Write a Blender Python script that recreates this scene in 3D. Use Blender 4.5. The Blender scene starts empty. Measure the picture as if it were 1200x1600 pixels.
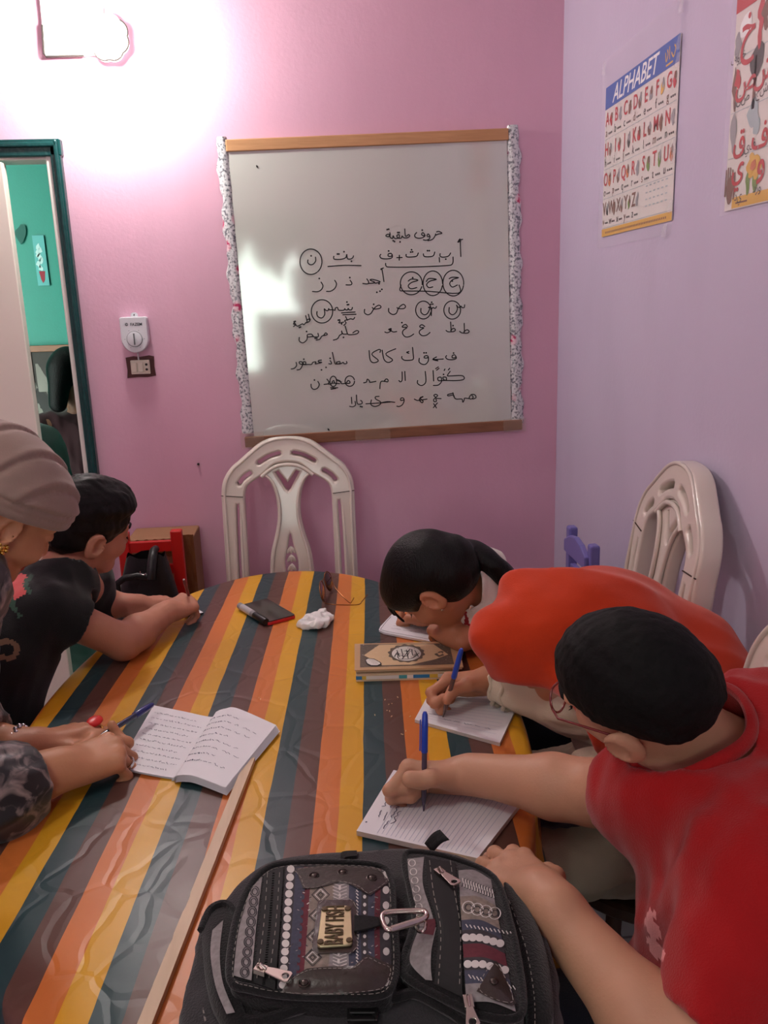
import bpy, bmesh, math, random
import numpy as np
from mathutils import Vector, Matrix, Euler
random.seed(7)
rng = np.random.default_rng(7)
SC = bpy.context.scene
COL = SC.collection
R = math.radians

# ------------------------------------------------------------------ camera
FPX = 1300.0                                     # focal length in pixels of the 1200x1600 frame
EYE = np.array([0.0, 0.0, 1.5])
yaw, pitch, roll = R(4.17), R(14.02), R(-1.89)
_f = np.array([math.sin(yaw)*math.cos(pitch), math.cos(yaw)*math.cos(pitch), -math.sin(pitch)])
_r0 = np.array([math.cos(yaw), -math.sin(yaw), 0.0])
_u0 = np.cross(_r0, _f)
CR = math.cos(roll)*_r0 + math.sin(roll)*_u0
CU = -math.sin(roll)*_r0 + math.cos(roll)*_u0
CF = _f
cam = bpy.data.cameras.new('camera')
cam.sensor_fit = 'HORIZONTAL'
cam.sensor_width = 36.0
cam.lens = 36.0*FPX/1200.0
cam.clip_start = 0.02
camo = bpy.data.objects.new('camera', cam)
COL.objects.link(camo)
m = Matrix.Identity(4)
for i in range(3):
    m[i][0], m[i][1], m[i][2], m[i][3] = CR[i], CU[i], -CF[i], EYE[i]
camo.matrix_world = m
SC.camera = camo

# ------------------------------------------------------------------ world, light, exposure
LAMP_POS = (-0.585, 2.66, 2.285)
LAMP_W = 19.0
WIN_STRENGTH = 7.5
w = bpy.data.worlds.new('world')
SC.world = w
w.use_nodes = True
nt = w.node_tree
nt.nodes.clear()
bg = nt.nodes.new('ShaderNodeBackground')
bg.inputs[0].default_value = (0.86, 1.0, 0.93, 1)
bg.inputs[1].default_value = WIN_STRENGTH
out = nt.nodes.new('ShaderNodeOutputWorld')
tcw = nt.nodes.new('ShaderNodeTexCoord'); nzw = nt.nodes.new('ShaderNodeTexNoise'); nzw.inputs['Scale'].default_value = 9; nzw.inputs['Detail'].default_value = 4
rpw = nt.nodes.new('ShaderNodeValToRGB'); rpw.color_ramp.elements[0].position = .35; rpw.color_ramp.elements[0].color = (.42, .55, .45, 1); rpw.color_ramp.elements[1].position = .6; rpw.color_ramp.elements[1].color = (.92, 1, .96, 1)
nt.links.new(tcw.outputs['Generated'], nzw.inputs['Vector']); nt.links.new(nzw.outputs['Fac'], rpw.inputs['Fac']); nt.links.new(rpw.outputs['Color'], bg.inputs[0])   # foliage and sky outside the window
nt.links.new(bg.outputs[0], out.inputs[0])
vs = SC.view_settings
vs.view_transform = 'Standard'
vs.look = 'None'
vs.gamma = 1.0
vs.use_curve_mapping = False
vs.exposure = 0.66

def add_light(name, kind, loc, energy, color=(1, 1, 1), size=0.1, rot=None, size_y=None):
    d = bpy.data.lights.new(name, kind)
    d.energy = energy
    d.color = color
    if kind == 'AREA':
        d.size = size
        if size_y:
            d.shape = 'RECTANGLE'
            d.size_y = size_y
    else:
        d.shadow_soft_size = size
    o = bpy.data.objects.new(name, d)
    COL.objects.link(o)
    o.location = loc
    if rot:
        o.rotation_euler = rot
    return o

# the wall lamp's own light (bulb stands off the far wall)
add_light('lamp_light', 'POINT', LAMP_POS, LAMP_W, (0.99, 1.0, 0.93), 0.045)
# added fill light out of view, with no known lamp in the room
add_light('fill_light', 'POINT', (-0.95, 0.15, 2.66), 14.5, (0.98, 1.0, 0.92), 0.18)

# ------------------------------------------------------------------ pixel -> place helpers
def ray(x, y):
    return CF + CR*(x-600)/FPX - CU*(y-800)/FPX
def PZ(x, y, z):
    d = ray(x, y); return EYE + d*((z-EYE[2])/d[2])
def PY(x, y, Y):
    d = ray(x, y); return EYE + d*(Y/d[1])
def PX(x, y, X):
    d = ray(x, y); return EYE + d*(X/d[0])
def PD(x, y, D):
    return EYE + ray(x, y)*D
def cdir(a, b, c):
    """direction from camera axes: right, up, away"""
    v = CR*a + CU*b + CF*c
    return v/np.linalg.norm(v)
def nrm(v):
    v = np.asarray(v, float); return v/np.linalg.norm(v)

# ------------------------------------------------------------------ materials
def lin(c):
    return tuple(((x/12.92) if x <= 0.04045 else ((x+0.055)/1.055)**2.4) for x in (v/255.0 for v in c))
MATS = {}
class NT:
    def __init__(s, mat):
        s.t = mat.node_tree
    def n(s, kind, **kw):
        nd = s.t.nodes.new('ShaderNode'+kind)
        for k, v in kw.items():
            if k.startswith('i_'):
                nd.inputs[k[2:].replace('_', ' ')].default_value = v
            else:
                setattr(nd, k, v)
        return nd
    def l(s, a, b):
        s.t.links.new(a, b)
def new_mat(name):
    m = bpy.data.materials.new(name)
    m.use_nodes = True
    return m, m.node_tree.nodes['Principled BSDF'], NT(m)
def mat(name, rgb, rough=0.6, metal=0.0, var=0.08, scale=8.0, bump=0.0, bscale=None, spec=0.4,
        coat=0.0, sheen=0.0, alpha=1.0, sub=0.0, stretch=None, emit=0.0, transmission=0.0):
    """principled material with a little procedural mottling and bump"""
    if name in MATS:
        return MATS[name]
    m, b, t = new_mat(name)
    c = lin(rgb)
    tc = t.n('TexCoord')
    mp = t.n('Mapping')
    t.l(tc.outputs['Object'], mp.inputs['Vector'])
    if stretch:
        mp.inputs['Scale'].default_value = stretch
    nz = t.n('TexNoise')
    nz.inputs['Scale'].default_value = scale
    nz.inputs['Detail'].default_value = 5
    t.l(mp.outputs[0], nz.inputs['Vector'])
    if var > 0:
        mx = t.n('Mix', data_type='RGBA')
        mx.inputs['A'].default_value = tuple(x*(1-var) for x in c)+(1,)
        mx.inputs['B'].default_value = tuple(min(1, x*(1+var)) for x in c)+(1,)
        t.l(nz.outputs['Fac'], mx.inputs['Factor'])
        t.l(mx.outputs['Result'], b.inputs['Base Color'])
    else:
        b.inputs['Base Color'].default_value = c+(1,)
    b.inputs['Roughness'].default_value = rough
    b.inputs['Metallic'].default_value = metal
    b.inputs['Specular IOR Level'].default_value = spec
    b.inputs['Coat Weight'].default_value = coat
    b.inputs['Coat Roughness'].default_value = 0.08
    b.inputs['Sheen Weight'].default_value = sheen
    b.inputs['Alpha'].default_value = alpha
    if sub:
        b.inputs['Subsurface Weight'].default_value = sub
        b.inputs['Subsurface Radius'].default_value = (0.012, 0.004, 0.002)
        b.inputs['Subsurface Scale'].default_value = 0.6
    if transmission:
        b.inputs['Transmission Weight'].default_value = transmission
    if emit:
        b.inputs['Emission Color'].default_value = c+(1,)
        b.inputs['Emission Strength'].default_value = emit
    if bump:
        nb = t.n('TexNoise')
        nb.inputs['Scale'].default_value = bscale or scale*4
        nb.inputs['Detail'].default_value = 6
        t.l(mp.outputs[0], nb.inputs['Vector'])
        bp = t.n('Bump')
        bp.inputs['Strength'].default_value = bump
        bp.inputs['Distance'].default_value = 0.01
        t.l(nb.outputs['Fac'], bp.inputs['Height'])
        t.l(bp.outputs['Normal'], b.inputs['Normal'])
    MATS[name] = m
    return m

# ------------------------------------------------------------------ mesh builder
def rot_to(d, up=(0, 0, 1)):
    """3x3 whose Z column is d"""
    z = nrm(d); up = np.asarray(up, float)
    if abs(z @ nrm(up)) > 0.98:
        up = np.array([0, 1.0, 0]) if abs(z[1]) < 0.9 else np.array([1.0, 0, 0])
    x = nrm(np.cross(up, z)); y = np.cross(z, x)
    return np.stack([x, y, z], 1)
class MB:
    def __init__(s):
        s.v, s.f, s.mi = [], [], []
    def add(s, verts, faces, mi=0):
        o = len(s.v)
        s.v += [tuple(map(float, p)) for p in verts]
        s.f += [tuple(i+o for i in f) for f in faces]
        s.mi += [mi]*len(faces)
        return s
    def box(s, c, size, rot=None, mi=0):
        hx, hy, hz = (x/2 for x in size)
        p = np.array([(x, y, z) for x in (-hx, hx) for y in (-hy, hy) for z in (-hz, hz)])
        if rot is not None:
            p = p @ np.asarray(rot).T
        p = p+np.asarray(c)
        return s.add(p, [(0, 1, 3, 2), (4, 6, 7, 5), (0, 4, 5, 1), (2, 3, 7, 6), (0, 2, 6, 4), (1, 5, 7, 3)], mi)
    def bar(s, a, b, w, h, up=(0, 0, 1), mi=0):
        a = np.asarray(a, float); b = np.asarray(b, float)
        return s.box((a+b)/2, (w, h, np.linalg.norm(b-a)), rot_to(b-a, up), mi)
    def tube(s, pts, r, n=8, cap=True, mi=0, flat=1.0, closed=False, up=(0, 0, 1)):
        pts = [np.asarray(p, float) for p in pts]
        rs = r if hasattr(r, '__len__') else [r]*len(pts)
        vs, fs = [], []
        N = len(pts)
        prev = None
        for i, p in enumerate(pts):
            if closed:
                d = pts[(i+1) % N]-pts[i-1]
            else:
                d = pts[min(i+1, N-1)]-pts[max(i-1, 0)]
            z = nrm(d)
            if prev is None:
                M = rot_to(z, up); x = M[:, 0]
            else:
                x = prev-z*(prev @ z)
                x = nrm(x) if np.linalg.norm(x) > 1e-6 else rot_to(z)[:, 0]
            y = np.cross(z, x); prev = x
            for k in range(n):
                a = 2*math.pi*k/n
                vs.append(p+rs[i]*(x*math.cos(a)+y*math.sin(a)*flat))
        for i in range(N-1 if not closed else N):
            for k in range(n):
                a, b = i*n+k, i*n+(k+1) % n
                j = ((i+1) % N)*n
                fs.append((a, b, j+(k+1) % n, j+k))
        if cap and not closed:
            fs.append(tuple(range(n-1, -1, -1)))
            fs.append(tuple(range((N-1)*n, N*n)))
        return s.add(vs, fs, mi)
    def lathe(s, prof, origin=(0, 0, 0), rot=None, n=24, mi=0):
        """prof: (radius, height) pairs"""
        vs, fs = [], []
        for r_, z in prof:
            for k in range(n):
                a = 2*math.pi*k/n
                vs.append((r_*math.cos(a), r_*math.sin(a), z))
        for i in range(len(prof)-1):
            for k in range(n):
                fs.append((i*n+k, i*n+(k+1) % n, (i+1)*n+(k+1) % n, (i+1)*n+k))
        fs.append(tuple(range(n-1, -1, -1)))
        fs.append(tuple(range((len(prof)-1)*n, len(prof)*n)))
        vs = np.array(vs)
        if rot is not None:
            vs = vs @ np.asarray(rot).T
        return s.add(vs+np.asarray(origin), fs, mi)
    def ell(s, c, r, rot=None, nu=20, nv=12, mi=0):
        vs, fs = [], []
        for j in range(nv+1):
            t = math.pi*j/nv
            for k in range(nu):
                a = 2*math.pi*k/nu
                vs.append((math.sin(t)*math.cos(a)*r[0], math.sin(t)*math.sin(a)*r[1], math.cos(t)*r[2]))
        for j in range(nv):
            for k in range(nu):
                fs.append((j*nu+k, (j+1)*nu+k, (j+1)*nu+(k+1) % nu, j*nu+(k+1) % nu))
        vs = np.array(vs)
        if rot is not None:
            vs = vs @ np.asarray(rot).T
        return s.add(vs+np.asarray(c), fs, mi)
    def prism(s, poly, M, depth, mi=0, top=True):
        """2-D polygon extruded along local +z by depth; M: 4x4 / (origin, 3x3)"""
        o, B = M
        n = len(poly)
        lo = [np.asarray(o)+B @ np.array([p[0], p[1], 0.0]) for p in poly]
        hi = [np.asarray(o)+B @ np.array([p[0], p[1], depth]) for p in poly]
        fs = [tuple(range(n-1, -1, -1)), tuple(range(n, 2*n))]
        for i in range(n):
            j = (i+1) % n
            fs.append((i, j, n+j, n+i))
        return s.add(lo+hi, fs, mi)
    def grid(s, fn, nu, nv, mi=0, uv=None):
        vs = [fn(i/(nu-1), j/(nv-1)) for j in range(nv) for i in range(nu)]
        fs = [(j*nu+i, j*nu+i+1, (j+1)*nu+i+1, (j+1)*nu+i) for j in range(nv-1) for i in range(nu-1)]
        return s.add(vs, fs, mi)
    def build(s, name, mats, parent=None, smooth=None, bevel=None, seg=2, fix=True, solid=None, sub=0):
        me = bpy.data.meshes.new(name)
        vs = s.v
        if parent is not None:
            Mi = wmat(parent).inverted()
            vs = [tuple(Mi @ Vector(p)) for p in vs]
        me.from_pydata(vs, [], s.f)
        if fix:
            bm = bmesh.new(); bm.from_mesh(me)
            bmesh.ops.recalc_face_normals(bm, faces=bm.faces)
            bm.to_mesh(me); bm.free()
        for mm in (mats if isinstance(mats, (list, tuple)) else [mats]):
            me.materials.append(mm)
        if any(s.mi):
            me.polygons.foreach_set('material_index', s.mi)
        me.update()
        o = bpy.data.objects.new(name, me)
        COL.objects.link(o)
        if parent is not None:
            o.parent = parent
        if smooth is not None:
            shade(me, smooth)
        if solid:
            q = o.modifiers.new('solid', 'SOLIDIFY'); q.thickness = solid; q.offset = 0
        if bevel:
            q = o.modifiers.new('bevel', 'BEVEL'); q.width = bevel; q.segments = seg; q.limit_method = 'ANGLE'; q.angle_limit = R(40)
        if sub:
            q = o.modifiers.new('sub', 'SUBSURF'); q.levels = sub; q.render_levels = sub
        return o
def shade(me, ang=40):
    me.polygons.foreach_set('use_smooth', [True]*len(me.polygons))
    try:
        me.set_sharp_from_angle(angle=R(ang))
    except Exception:
        pass
def wmat(o):
    M = o.matrix_basis.copy()
    while o.parent is not None:
        o = o.parent
        M = o.matrix_basis @ M
    return M
def tag(o, label=None, cat=None, group=None, kind=None):
    if label: o['label'] = label
    if cat: o['category'] = cat
    if group: o['group'] = group
    if kind: o['kind'] = kind
    return o
def thing(name, label, cat, loc=(0, 0, 0), rot=(0, 0, 0), group=None):
    o = bpy.data.objects.new(name, None)
    COL.objects.link(o)
    o.empty_display_size = 0.05
    o.location = tuple(float(x) for x in loc)
    o.rotation_euler = rot
    return tag(o, label, cat, group)
def struct(o):
    o['kind'] = 'structure'
    return o
def copy_tree(o, parent=None):
    c = o.copy()
    COL.objects.link(c)
    if parent is not None:
        c.parent = parent
    for ch in [x for x in bpy.data.objects if x.parent == o]:
        copy_tree(ch, c)
    return c
def spline(pts, n=6, closed=False):
    """catmull-rom through the points"""
    P = [np.asarray(p, float) for p in pts]
    N = len(P)
    if N < 3 and not closed:
        return P
    out = []
    rngs = range(N) if closed else range(N-1)
    for i in rngs:
        if closed:
            p0, p1, p2, p3 = P[i-1], P[i], P[(i+1) % N], P[(i+2) % N]
        else:
            p0, p1, p2, p3 = P[max(i-1, 0)], P[i], P[i+1], P[min(i+2, N-1)]
        for k in range(n):
            t = k/n
            out.append(0.5*((2*p1)+(-p0+p2)*t+(2*p0-5*p1+4*p2-p3)*t*t+(-p0+3*p1-3*p2+p3)*t**3))
    if not closed:
        out.append(P[-1])
    return out
def ribbon(mb, pts3, normal, width, mi=0):
    """flat ribbon along points lying on a surface with this normal"""
    P = [np.asarray(p, float) for p in pts3]
    nn = nrm(normal); vs = []
    for i, p in enumerate(P):
        d = P[min(i+1, len(P)-1)]-P[max(i-1, 0)]
        L = np.linalg.norm(d)
        side = np.cross(nn, d/L if L > 1e-9 else np.array([1.0, 0, 0]))
        e = 1.0
        vs += [p-side*width*e/2, p+side*width*e/2]
    fs = [(2*i, 2*i+1, 2*i+3, 2*i+2) for i in range(len(P)-1)]
    mb.add(vs, fs, mi)
def dot3(mb, p, normal, r, n=8, mi=0):
    M = rot_to(normal)
    vs = [np.asarray(p)+M[:, 0]*r*math.cos(2*math.pi*k/n)+M[:, 1]*r*math.sin(2*math.pi*k/n) for k in range(n)]
    mb.add(vs, [tuple(range(n))], mi)
def curve_plate(splines, depth, bevel=0.0, res=2):
    """2-D outlines (first outer, then holes) -> filled plate mesh data (verts, faces) in xy, extruded in z"""
    cu = bpy.data.curves.new('tmp', 'CURVE')
    cu.dimensions = '2D'
    cu.fill_mode = 'BOTH'
    cu.extrude = max(depth/2-bevel, 0.0)
    cu.bevel_depth = bevel
    cu.bevel_resolution = res
    cu.offset = -bevel
    for sp in splines:
        s = cu.splines.new('POLY')
        s.points.add(len(sp)-1)
        for p, q in zip(s.points, sp):
            p.co = (q[0], q[1], 0, 1)
        s.use_cyclic_u = True
    o = bpy.data.objects.new('tmp', cu)
    COL.objects.link(o)
    dg = bpy.context.evaluated_depsgraph_get()
    dg.update()
    me = bpy.data.meshes.new_from_object(o.evaluated_get(dg))
    vs = [tuple(v.co) for v in me.vertices]
    fs = [tuple(p.vertices) for p in me.polygons]
    bpy.data.objects.remove(o); bpy.data.curves.remove(cu); bpy.data.meshes.remove(me)
    return vs, fs
def text_mesh(txt, size, extrude=0.0, align='CENTER', shear=0.0, bold=0.0):
    cu = bpy.data.curves.new('tmp', 'FONT')
    cu.body = txt
    cu.size = size
    cu.extrude = extrude
    cu.align_x = align
    cu.align_y = 'CENTER'
    cu.shear = shear
    cu.offset = bold
    cu.resolution_u = 3
    o = bpy.data.objects.new('tmp', cu)
    COL.objects.link(o)
    dg = bpy.context.evaluated_depsgraph_get()
    dg.update()
    me = bpy.data.meshes.new_from_object(o.evaluated_get(dg))
    vs = [tuple(v.co) for v in me.vertices]
    fs = [tuple(p.vertices) for p in me.polygons]
    bpy.data.objects.remove(o); bpy.data.curves.remove(cu); bpy.data.meshes.remove(me)
    return vs, fs
def put(mb, vf, o, B, mi=0, sx=1.0, sy=1.0):
    """place flat verts/faces with frame B (3x3, columns = local axes) at o"""
    vs, fs = vf
    mb.add([np.asarray(o)+B @ np.array([v[0]*sx, v[1]*sy, v[2]]) for v in vs], fs, mi)
def frame(x, y):
    x = nrm(x); y = np.asarray(y, float); y = nrm(y-x*(x @ y))
    return np.stack([x, y, np.cross(x, y)], 1)
def ellipse(cx, cy, rx, ry, n=32, a0=0.0, a1=2*math.pi):
    return [(cx+rx*math.cos(a0+(a1-a0)*k/n), cy+ry*math.sin(a0+(a1-a0)*k/n)) for k in range(n+(0 if abs(a1-a0-2*math.pi) < 1e-6 else 1))]
# ================================================================== SETTING
D = 2.85                 # far wall
XR = 0.825               # right wall
XL, YB, ZC = -1.95, -1.5, 2.95
DOOR_R, DOOR_L, DOOR_T = -0.79, -1.62, 1.985      # opening in the far wall

def wall_mat(name, base, low, split, mottled):
    """painted plaster: two close tints blended by noise, mottling, roller bump, scuffs"""
    m, b, t = new_mat(name)
    tc = t.n('TexCoord')
    n1 = t.n('TexNoise'); n1.inputs['Scale'].default_value = 1.3; n1.inputs['Detail'].default_value = 6
    n2 = t.n('TexNoise'); n2.inputs['Scale'].default_value = 90; n2.inputs['Detail'].default_value = 3
    n3 = t.n('TexNoise'); n3.inputs['Scale'].default_value = 5; n3.inputs['Detail'].default_value = 8
    mp = t.n('Mapping'); mp.inputs['Scale'].default_value = (1, 1, 0.35)
    t.l(tc.outputs['Object'], n1.inputs['Vector']); t.l(tc.outputs['Object'], n2.inputs['Vector'])
    t.l(tc.outputs['Object'], mp.inputs['Vector']); t.l(mp.outputs[0], n3.inputs['Vector'])
    mx = t.n('Mix', data_type='RGBA')
    c, d = lin(base), lin(low)
    mx.inputs['A'].default_value = c+(1,); mx.inputs['B'].default_value = d+(1,)
    t.l(n1.outputs['Fac'], mx.inputs['Factor'])
    rp = t.n('ValToRGB')
    rp.color_ramp.elements[0].position = 0.30; rp.color_ramp.elements[0].color = (1-mottled,)*3+(1,)
    rp.color_ramp.elements[1].position = 0.55; rp.color_ramp.elements[1].color = (1, 1, 1, 1)
    t.l(n3.outputs['Fac'], rp.inputs['Fac'])
    mu = t.n('Mix', data_type='RGBA', blend_type='MULTIPLY'); mu.inputs['Factor'].default_value = 1
    t.l(mx.outputs['Result'], mu.inputs['A']); t.l(rp.outputs['Color'], mu.inputs['B'])
    t.l(mu.outputs['Result'], b.inputs['Base Color'])
    b.inputs['Roughness'].default_value = 0.42
    b.inputs['Specular IOR Level'].default_value = 0.35
    bp = t.n('Bump'); bp.inputs['Strength'].default_value = 0.12; bp.inputs['Distance'].default_value = 0.004
    ad = t.n('Math', operation='ADD'); t.l(n2.outputs['Fac'], ad.inputs[0]); t.l(n3.outputs['Fac'], ad.inputs[1])
    t.l(ad.outputs[0], bp.inputs['Height']); t.l(bp.outputs['Normal'], b.inputs['Normal'])
    return m
M_pink = wall_mat('pink paint', (222, 176, 196), (217, 164, 188), 1, 0.06)
M_lav = wall_mat('lavender paint', (200, 191, 211), (194, 182, 209), 1, 0.05)
M_teal = wall_mat('teal paint', (0, 132, 114), (0, 122, 108), 1, 0.08)
M_ceil = wall_mat('ceiling paint', (225, 215, 212), (220, 210, 208), 1, 0.04)
M_cream = mat('cream door paint', (228, 216, 206), 0.45, var=0.05, scale=4, bump=0.05)
M_green = mat('dark green gloss paint', (8, 62, 62), 0.3, var=0.25, scale=20, bump=0.25, bscale=60)
M_white = mat('white paint', (222, 216, 210), 0.45, var=0.04, scale=10)

def tile_mat(name, rgb, grout, size):
    m, b, t = new_mat(name)
    tc = t.n('TexCoord')
    br = t.n('TexBrick'); br.offset = 0.0
    br.inputs['Color1'].default_value = lin(rgb)+(1,); br.inputs['Color2'].default_value = lin(tuple(x*0.96 for x in rgb))+(1,)
    br.inputs['Mortar'].default_value = lin(grout)+(1,)
    br.inputs['Scale'].default_value = 1.0; br.inputs['Mortar Size'].default_value = 0.004
    br.inputs['Brick Width'].default_value = size; br.inputs['Row Height'].default_value = size
    t.l(tc.outputs['Object'], br.inputs['Vector']); t.l(br.outputs['Color'], b.inputs['Base Color'])
    b.inputs['Roughness'].default_value = 0.25
    return m
M_tile = tile_mat('floor tiles', (196, 206, 200), (120, 125, 122), 0.33)

def slab(name, lo, hi, m):
    mb = MB(); lo = np.array(lo, float); hi = np.array(hi, float)
    return struct(mb.box((lo+hi)/2, hi-lo).build(name, m))
slab('floor', (XL-.1, YB-.1, -.1), (XR+.1, 5.3, 0), M_tile)
slab('ceiling', (XL-.1, YB-.1, ZC), (XR+.1, D+.14, ZC+.1), M_ceil)
slab('wall_right', (XR, YB-.1, 0), (XR+.1, D+.14, ZC), M_lav)
slab('wall_left', (XL-.1, YB-.1, 0), (XL, D+.14, ZC), M_pink)
# far wall with the door opening
mb = MB()
for lo, hi in (((XL, D, 0), (DOOR_L, D+.14, ZC)), ((DOOR_R, D, 0), (XR, D+.14, ZC)), ((DOOR_L, D, DOOR_T), (DOOR_R, D+.14, ZC))):
    lo = np.array(lo, float); hi = np.array(hi, float); mb.box((lo+hi)/2, hi-lo)
struct(mb.build('wall_far', M_pink))
# rear wall with the window opening (mirrored in the whiteboard)
WX0, WX1, WZ0, WZ1 = -0.78, -0.06, 0.95, 2.15
mb = MB()
for lo, hi in (((XL, YB-.1, 0), (WX0, YB, ZC)), ((WX1, YB-.1, 0), (XR, YB, ZC)), ((WX0, YB-.1, 0), (WX1, YB, WZ0)), ((WX0, YB-.1, WZ1), (WX1, YB, ZC))):
    lo = np.array(lo, float); hi = np.array(hi, float); mb.box((lo+hi)/2, hi-lo)
struct(mb.build('wall_rear', M_pink))
wf = MB()
for z in (WZ0+.02, WZ1-.02):
    wf.box(((WX0+WX1)/2, YB-.05, z), (WX1-WX0, .05, .04))
for x in (WX0+.02, WX1-.02):
    wf.box((x, YB-.05, (WZ0+WZ1)/2), (.04, .05, WZ1-WZ0))
win = struct(wf.build('window_1', M_white, bevel=.004))
# added cloth curtain, ragged to shape the window's reflection in the whiteboard
cu = MB()
M_gobo = mat('curtain cloth', (150, 140, 132), 0.9, var=0.1)
def gobo_strip(x0, x1, zt, zb, ph):
    def f(u, v):
        x = x0+(x1-x0)*u
        zz = zb+0.07*math.sin(9*u+ph)+0.05*math.sin(17*u+2*ph)+.03*math.sin(41*u)
        return (x, YB+.05+.018*math.sin(u*40+ph), zt+(zz-zt)*v)
    return f
cu.grid(gobo_strip(WX0-.08, WX0+.36, 2.25, 1.90, 0.6), 40, 8)
cu.grid(gobo_strip(WX0+.33, WX1+.08, 2.25, 1.80, 2.0), 40, 8)
cu.grid(gobo_strip(WX0+.30, WX1+.08, 1.46, 0.80, 1.1), 30, 8)
cu.grid(gobo_strip(WX0+.60, WX1+.08, 1.82, 1.45, 0.3), 30, 8)
tag(cu.build('gobo', M_gobo, smooth=60), 'added grey ragged curtain half drawn over the window behind the photographer', 'gobo')
pl = bpy.data.lights.new('window_portal', 'AREA'); pl.shape = 'RECTANGLE'; pl.size = WX1-WX0; pl.size_y = WZ1-WZ0
pl.cycles.is_portal = True
plo = bpy.data.objects.new('window_portal', pl); COL.objects.link(plo)
plo.location = ((WX0+WX1)/2, YB-.11, (WZ0+WZ1)/2); plo.rotation_euler = (R(90), 0, 0)

# hallway beyond the door: teal room
slab('wall_hall', (-3.2, 5.0, 0), (XR+.1, 5.1, ZC), M_teal)
slab('wall_hall_left', (-3.3, D+.14, 0), (-3.2, 5.1, ZC), M_teal)
slab('wall_hall_right', (0.4, D+.14, 0), (0.5, 5.0, ZC), M_teal)
slab('ceiling_hall', (-3.3, D+.14, ZC-.1), (0.5, 5.1, ZC), M_ceil)
slab('floor_hall', (-3.3, D+.14, -.1), (XL-.1, 5.1, 0), M_tile)
add_light('hall_lamp_light', 'POINT', (-1.5, 3.9, 2.6), 1.5, (1.0, 0.97, 0.92), 0.12)

# door frame: dark green architrave, white stop strip
fr = MB()
z1 = 2.02
fr.box((-.773, D-.012, z1/2), (.031, .03, z1))
fr.box(((-.757+DOOR_L-.05)/2, D-.012, 2.0), (.92, .03, .05))
fr.box((DOOR_L-.02, D-.012, z1/2), (.05, .03, z1))
fr.box((-.768, D-.03, z1/2), (.012, .014, z1)); fr.box(((-.765+DOOR_L)/2, D-.03, 2.008), (.86, .014, .014))
fo = struct(fr.build('trim_1', M_green, bevel=.004))
st = MB()
st.box((DOOR_R-.007, D+.032, DOOR_T/2), (.016, .10, DOOR_T)); st.box(((DOOR_R+DOOR_L)/2, D+.035, DOOR_T-.008), (DOOR_R-DOOR_L, .09, .018))
struct(st.build('trim_2', M_white, bevel=.003))
# cream door leaf, hinged on the left and standing ajar
hinge = np.array([DOOR_L+.02, D-.005, 0]); free = PY(33, 460, 2.835); free[2] = 0
dv = free-hinge; dl = np.linalg.norm(dv); du = dv/dl; dn = np.array([du[1], -du[0], 0])
if dn[1] > 0: dn = -dn
leaf = MB()
B = np.stack([du, -dn, np.array([0, 0, 1.0])], 1)
def lbox(mb, u, w_, z, h, t=0.04, off=0.0):
    mb.box(hinge+du*u+np.array([0, 0, z])-dn*off, (w_, t, h), B)
lbox(leaf, dl/2, dl, .985, 1.95, .036)
for zz, hh in ((.5, .7), (1.42, .8)):      # raised panel mouldings
    for uu, ww in ((.14, .02), (dl-.14, .02)):
        lbox(leaf, uu, ww, zz, hh, .012, -.022)
    for dz in (-hh/2, hh/2):
        lbox(leaf, dl/2, dl-.26, zz+dz, .02, .012, -.022)
door = struct(leaf.build('door_1', M_cream, bevel=.003))
hd = MB(); c0 = hinge+du*(dl-.24)+dn*.05+np.array([0, 0, .95])
hd.tube([c0-dn*.03, c0, c0-du*.09], .008); hd.build('door_handle', mat('brushed metal', (170, 165, 160), .3, 1.0), door, smooth=40)

# ------------------------------------------------------------------ on the far wall
def on_far(px, py, off=0.0):
    return PY(px, py, D-off)
FX, FZ = np.array([1.0, 0, 0]), np.array([0, 0, 1.0])
NF = np.array([0, -1.0, 0])              # towards the room
BF = np.stack([FX, FZ, NF], 1)           # local x right, y up, z out of the wall

# wall lamp: mounting board, scalloped rose, glowing bulb
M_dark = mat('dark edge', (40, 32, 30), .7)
M_glow = mat('lamp glass', (255, 244, 232), .4, var=0, emit=22.0)
M_shade = mat('opal shade', (250, 244, 238), .5, var=0.02, emit=1.4)
lamp = thing('wall_lamp', 'bright glowing wall lamp on a white board high above the door', 'lamp', (-.64, D, 2.31))
bd = MB(); bd.prism([(-.125, -.055), (.06, -.053), (.06, .11), (-.122, .11)], (np.array([-.645, D-.001, 2.31]), BF), .018)
bd.build('mounting_board', M_white, lamp, bevel=.003)
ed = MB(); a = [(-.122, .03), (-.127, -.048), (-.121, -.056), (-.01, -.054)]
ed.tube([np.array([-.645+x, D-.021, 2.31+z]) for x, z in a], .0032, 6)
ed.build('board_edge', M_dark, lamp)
cx, cz = -.577, 2.30
sc = [(cx+(.058+.005*abs(math.sin(4*t)))*math.cos(t), cz+(.062+.005*abs(math.sin(4*t)))*math.sin(t)) for t in (2*math.pi*k/64 for k in range(64))]
rs = MB(); rs.prism([(x, z) for x, z in sc], (np.array([0, D-.02, 0]), BF), .022)
rs.build('scalloped_rose', M_shade, lamp, bevel=.003)
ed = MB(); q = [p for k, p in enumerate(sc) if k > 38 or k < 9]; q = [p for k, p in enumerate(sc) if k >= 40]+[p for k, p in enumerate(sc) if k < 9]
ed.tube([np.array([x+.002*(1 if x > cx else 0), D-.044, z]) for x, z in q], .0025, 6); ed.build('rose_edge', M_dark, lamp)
bb = MB(); bb.lathe([(.004, .0), (.018, .0), (.018, .03), (.012, .035)], (cx, D-.04, cz), rot_to((0, -1, 0)), 16); bb.build('socket', M_white, lamp, smooth=40)
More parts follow.
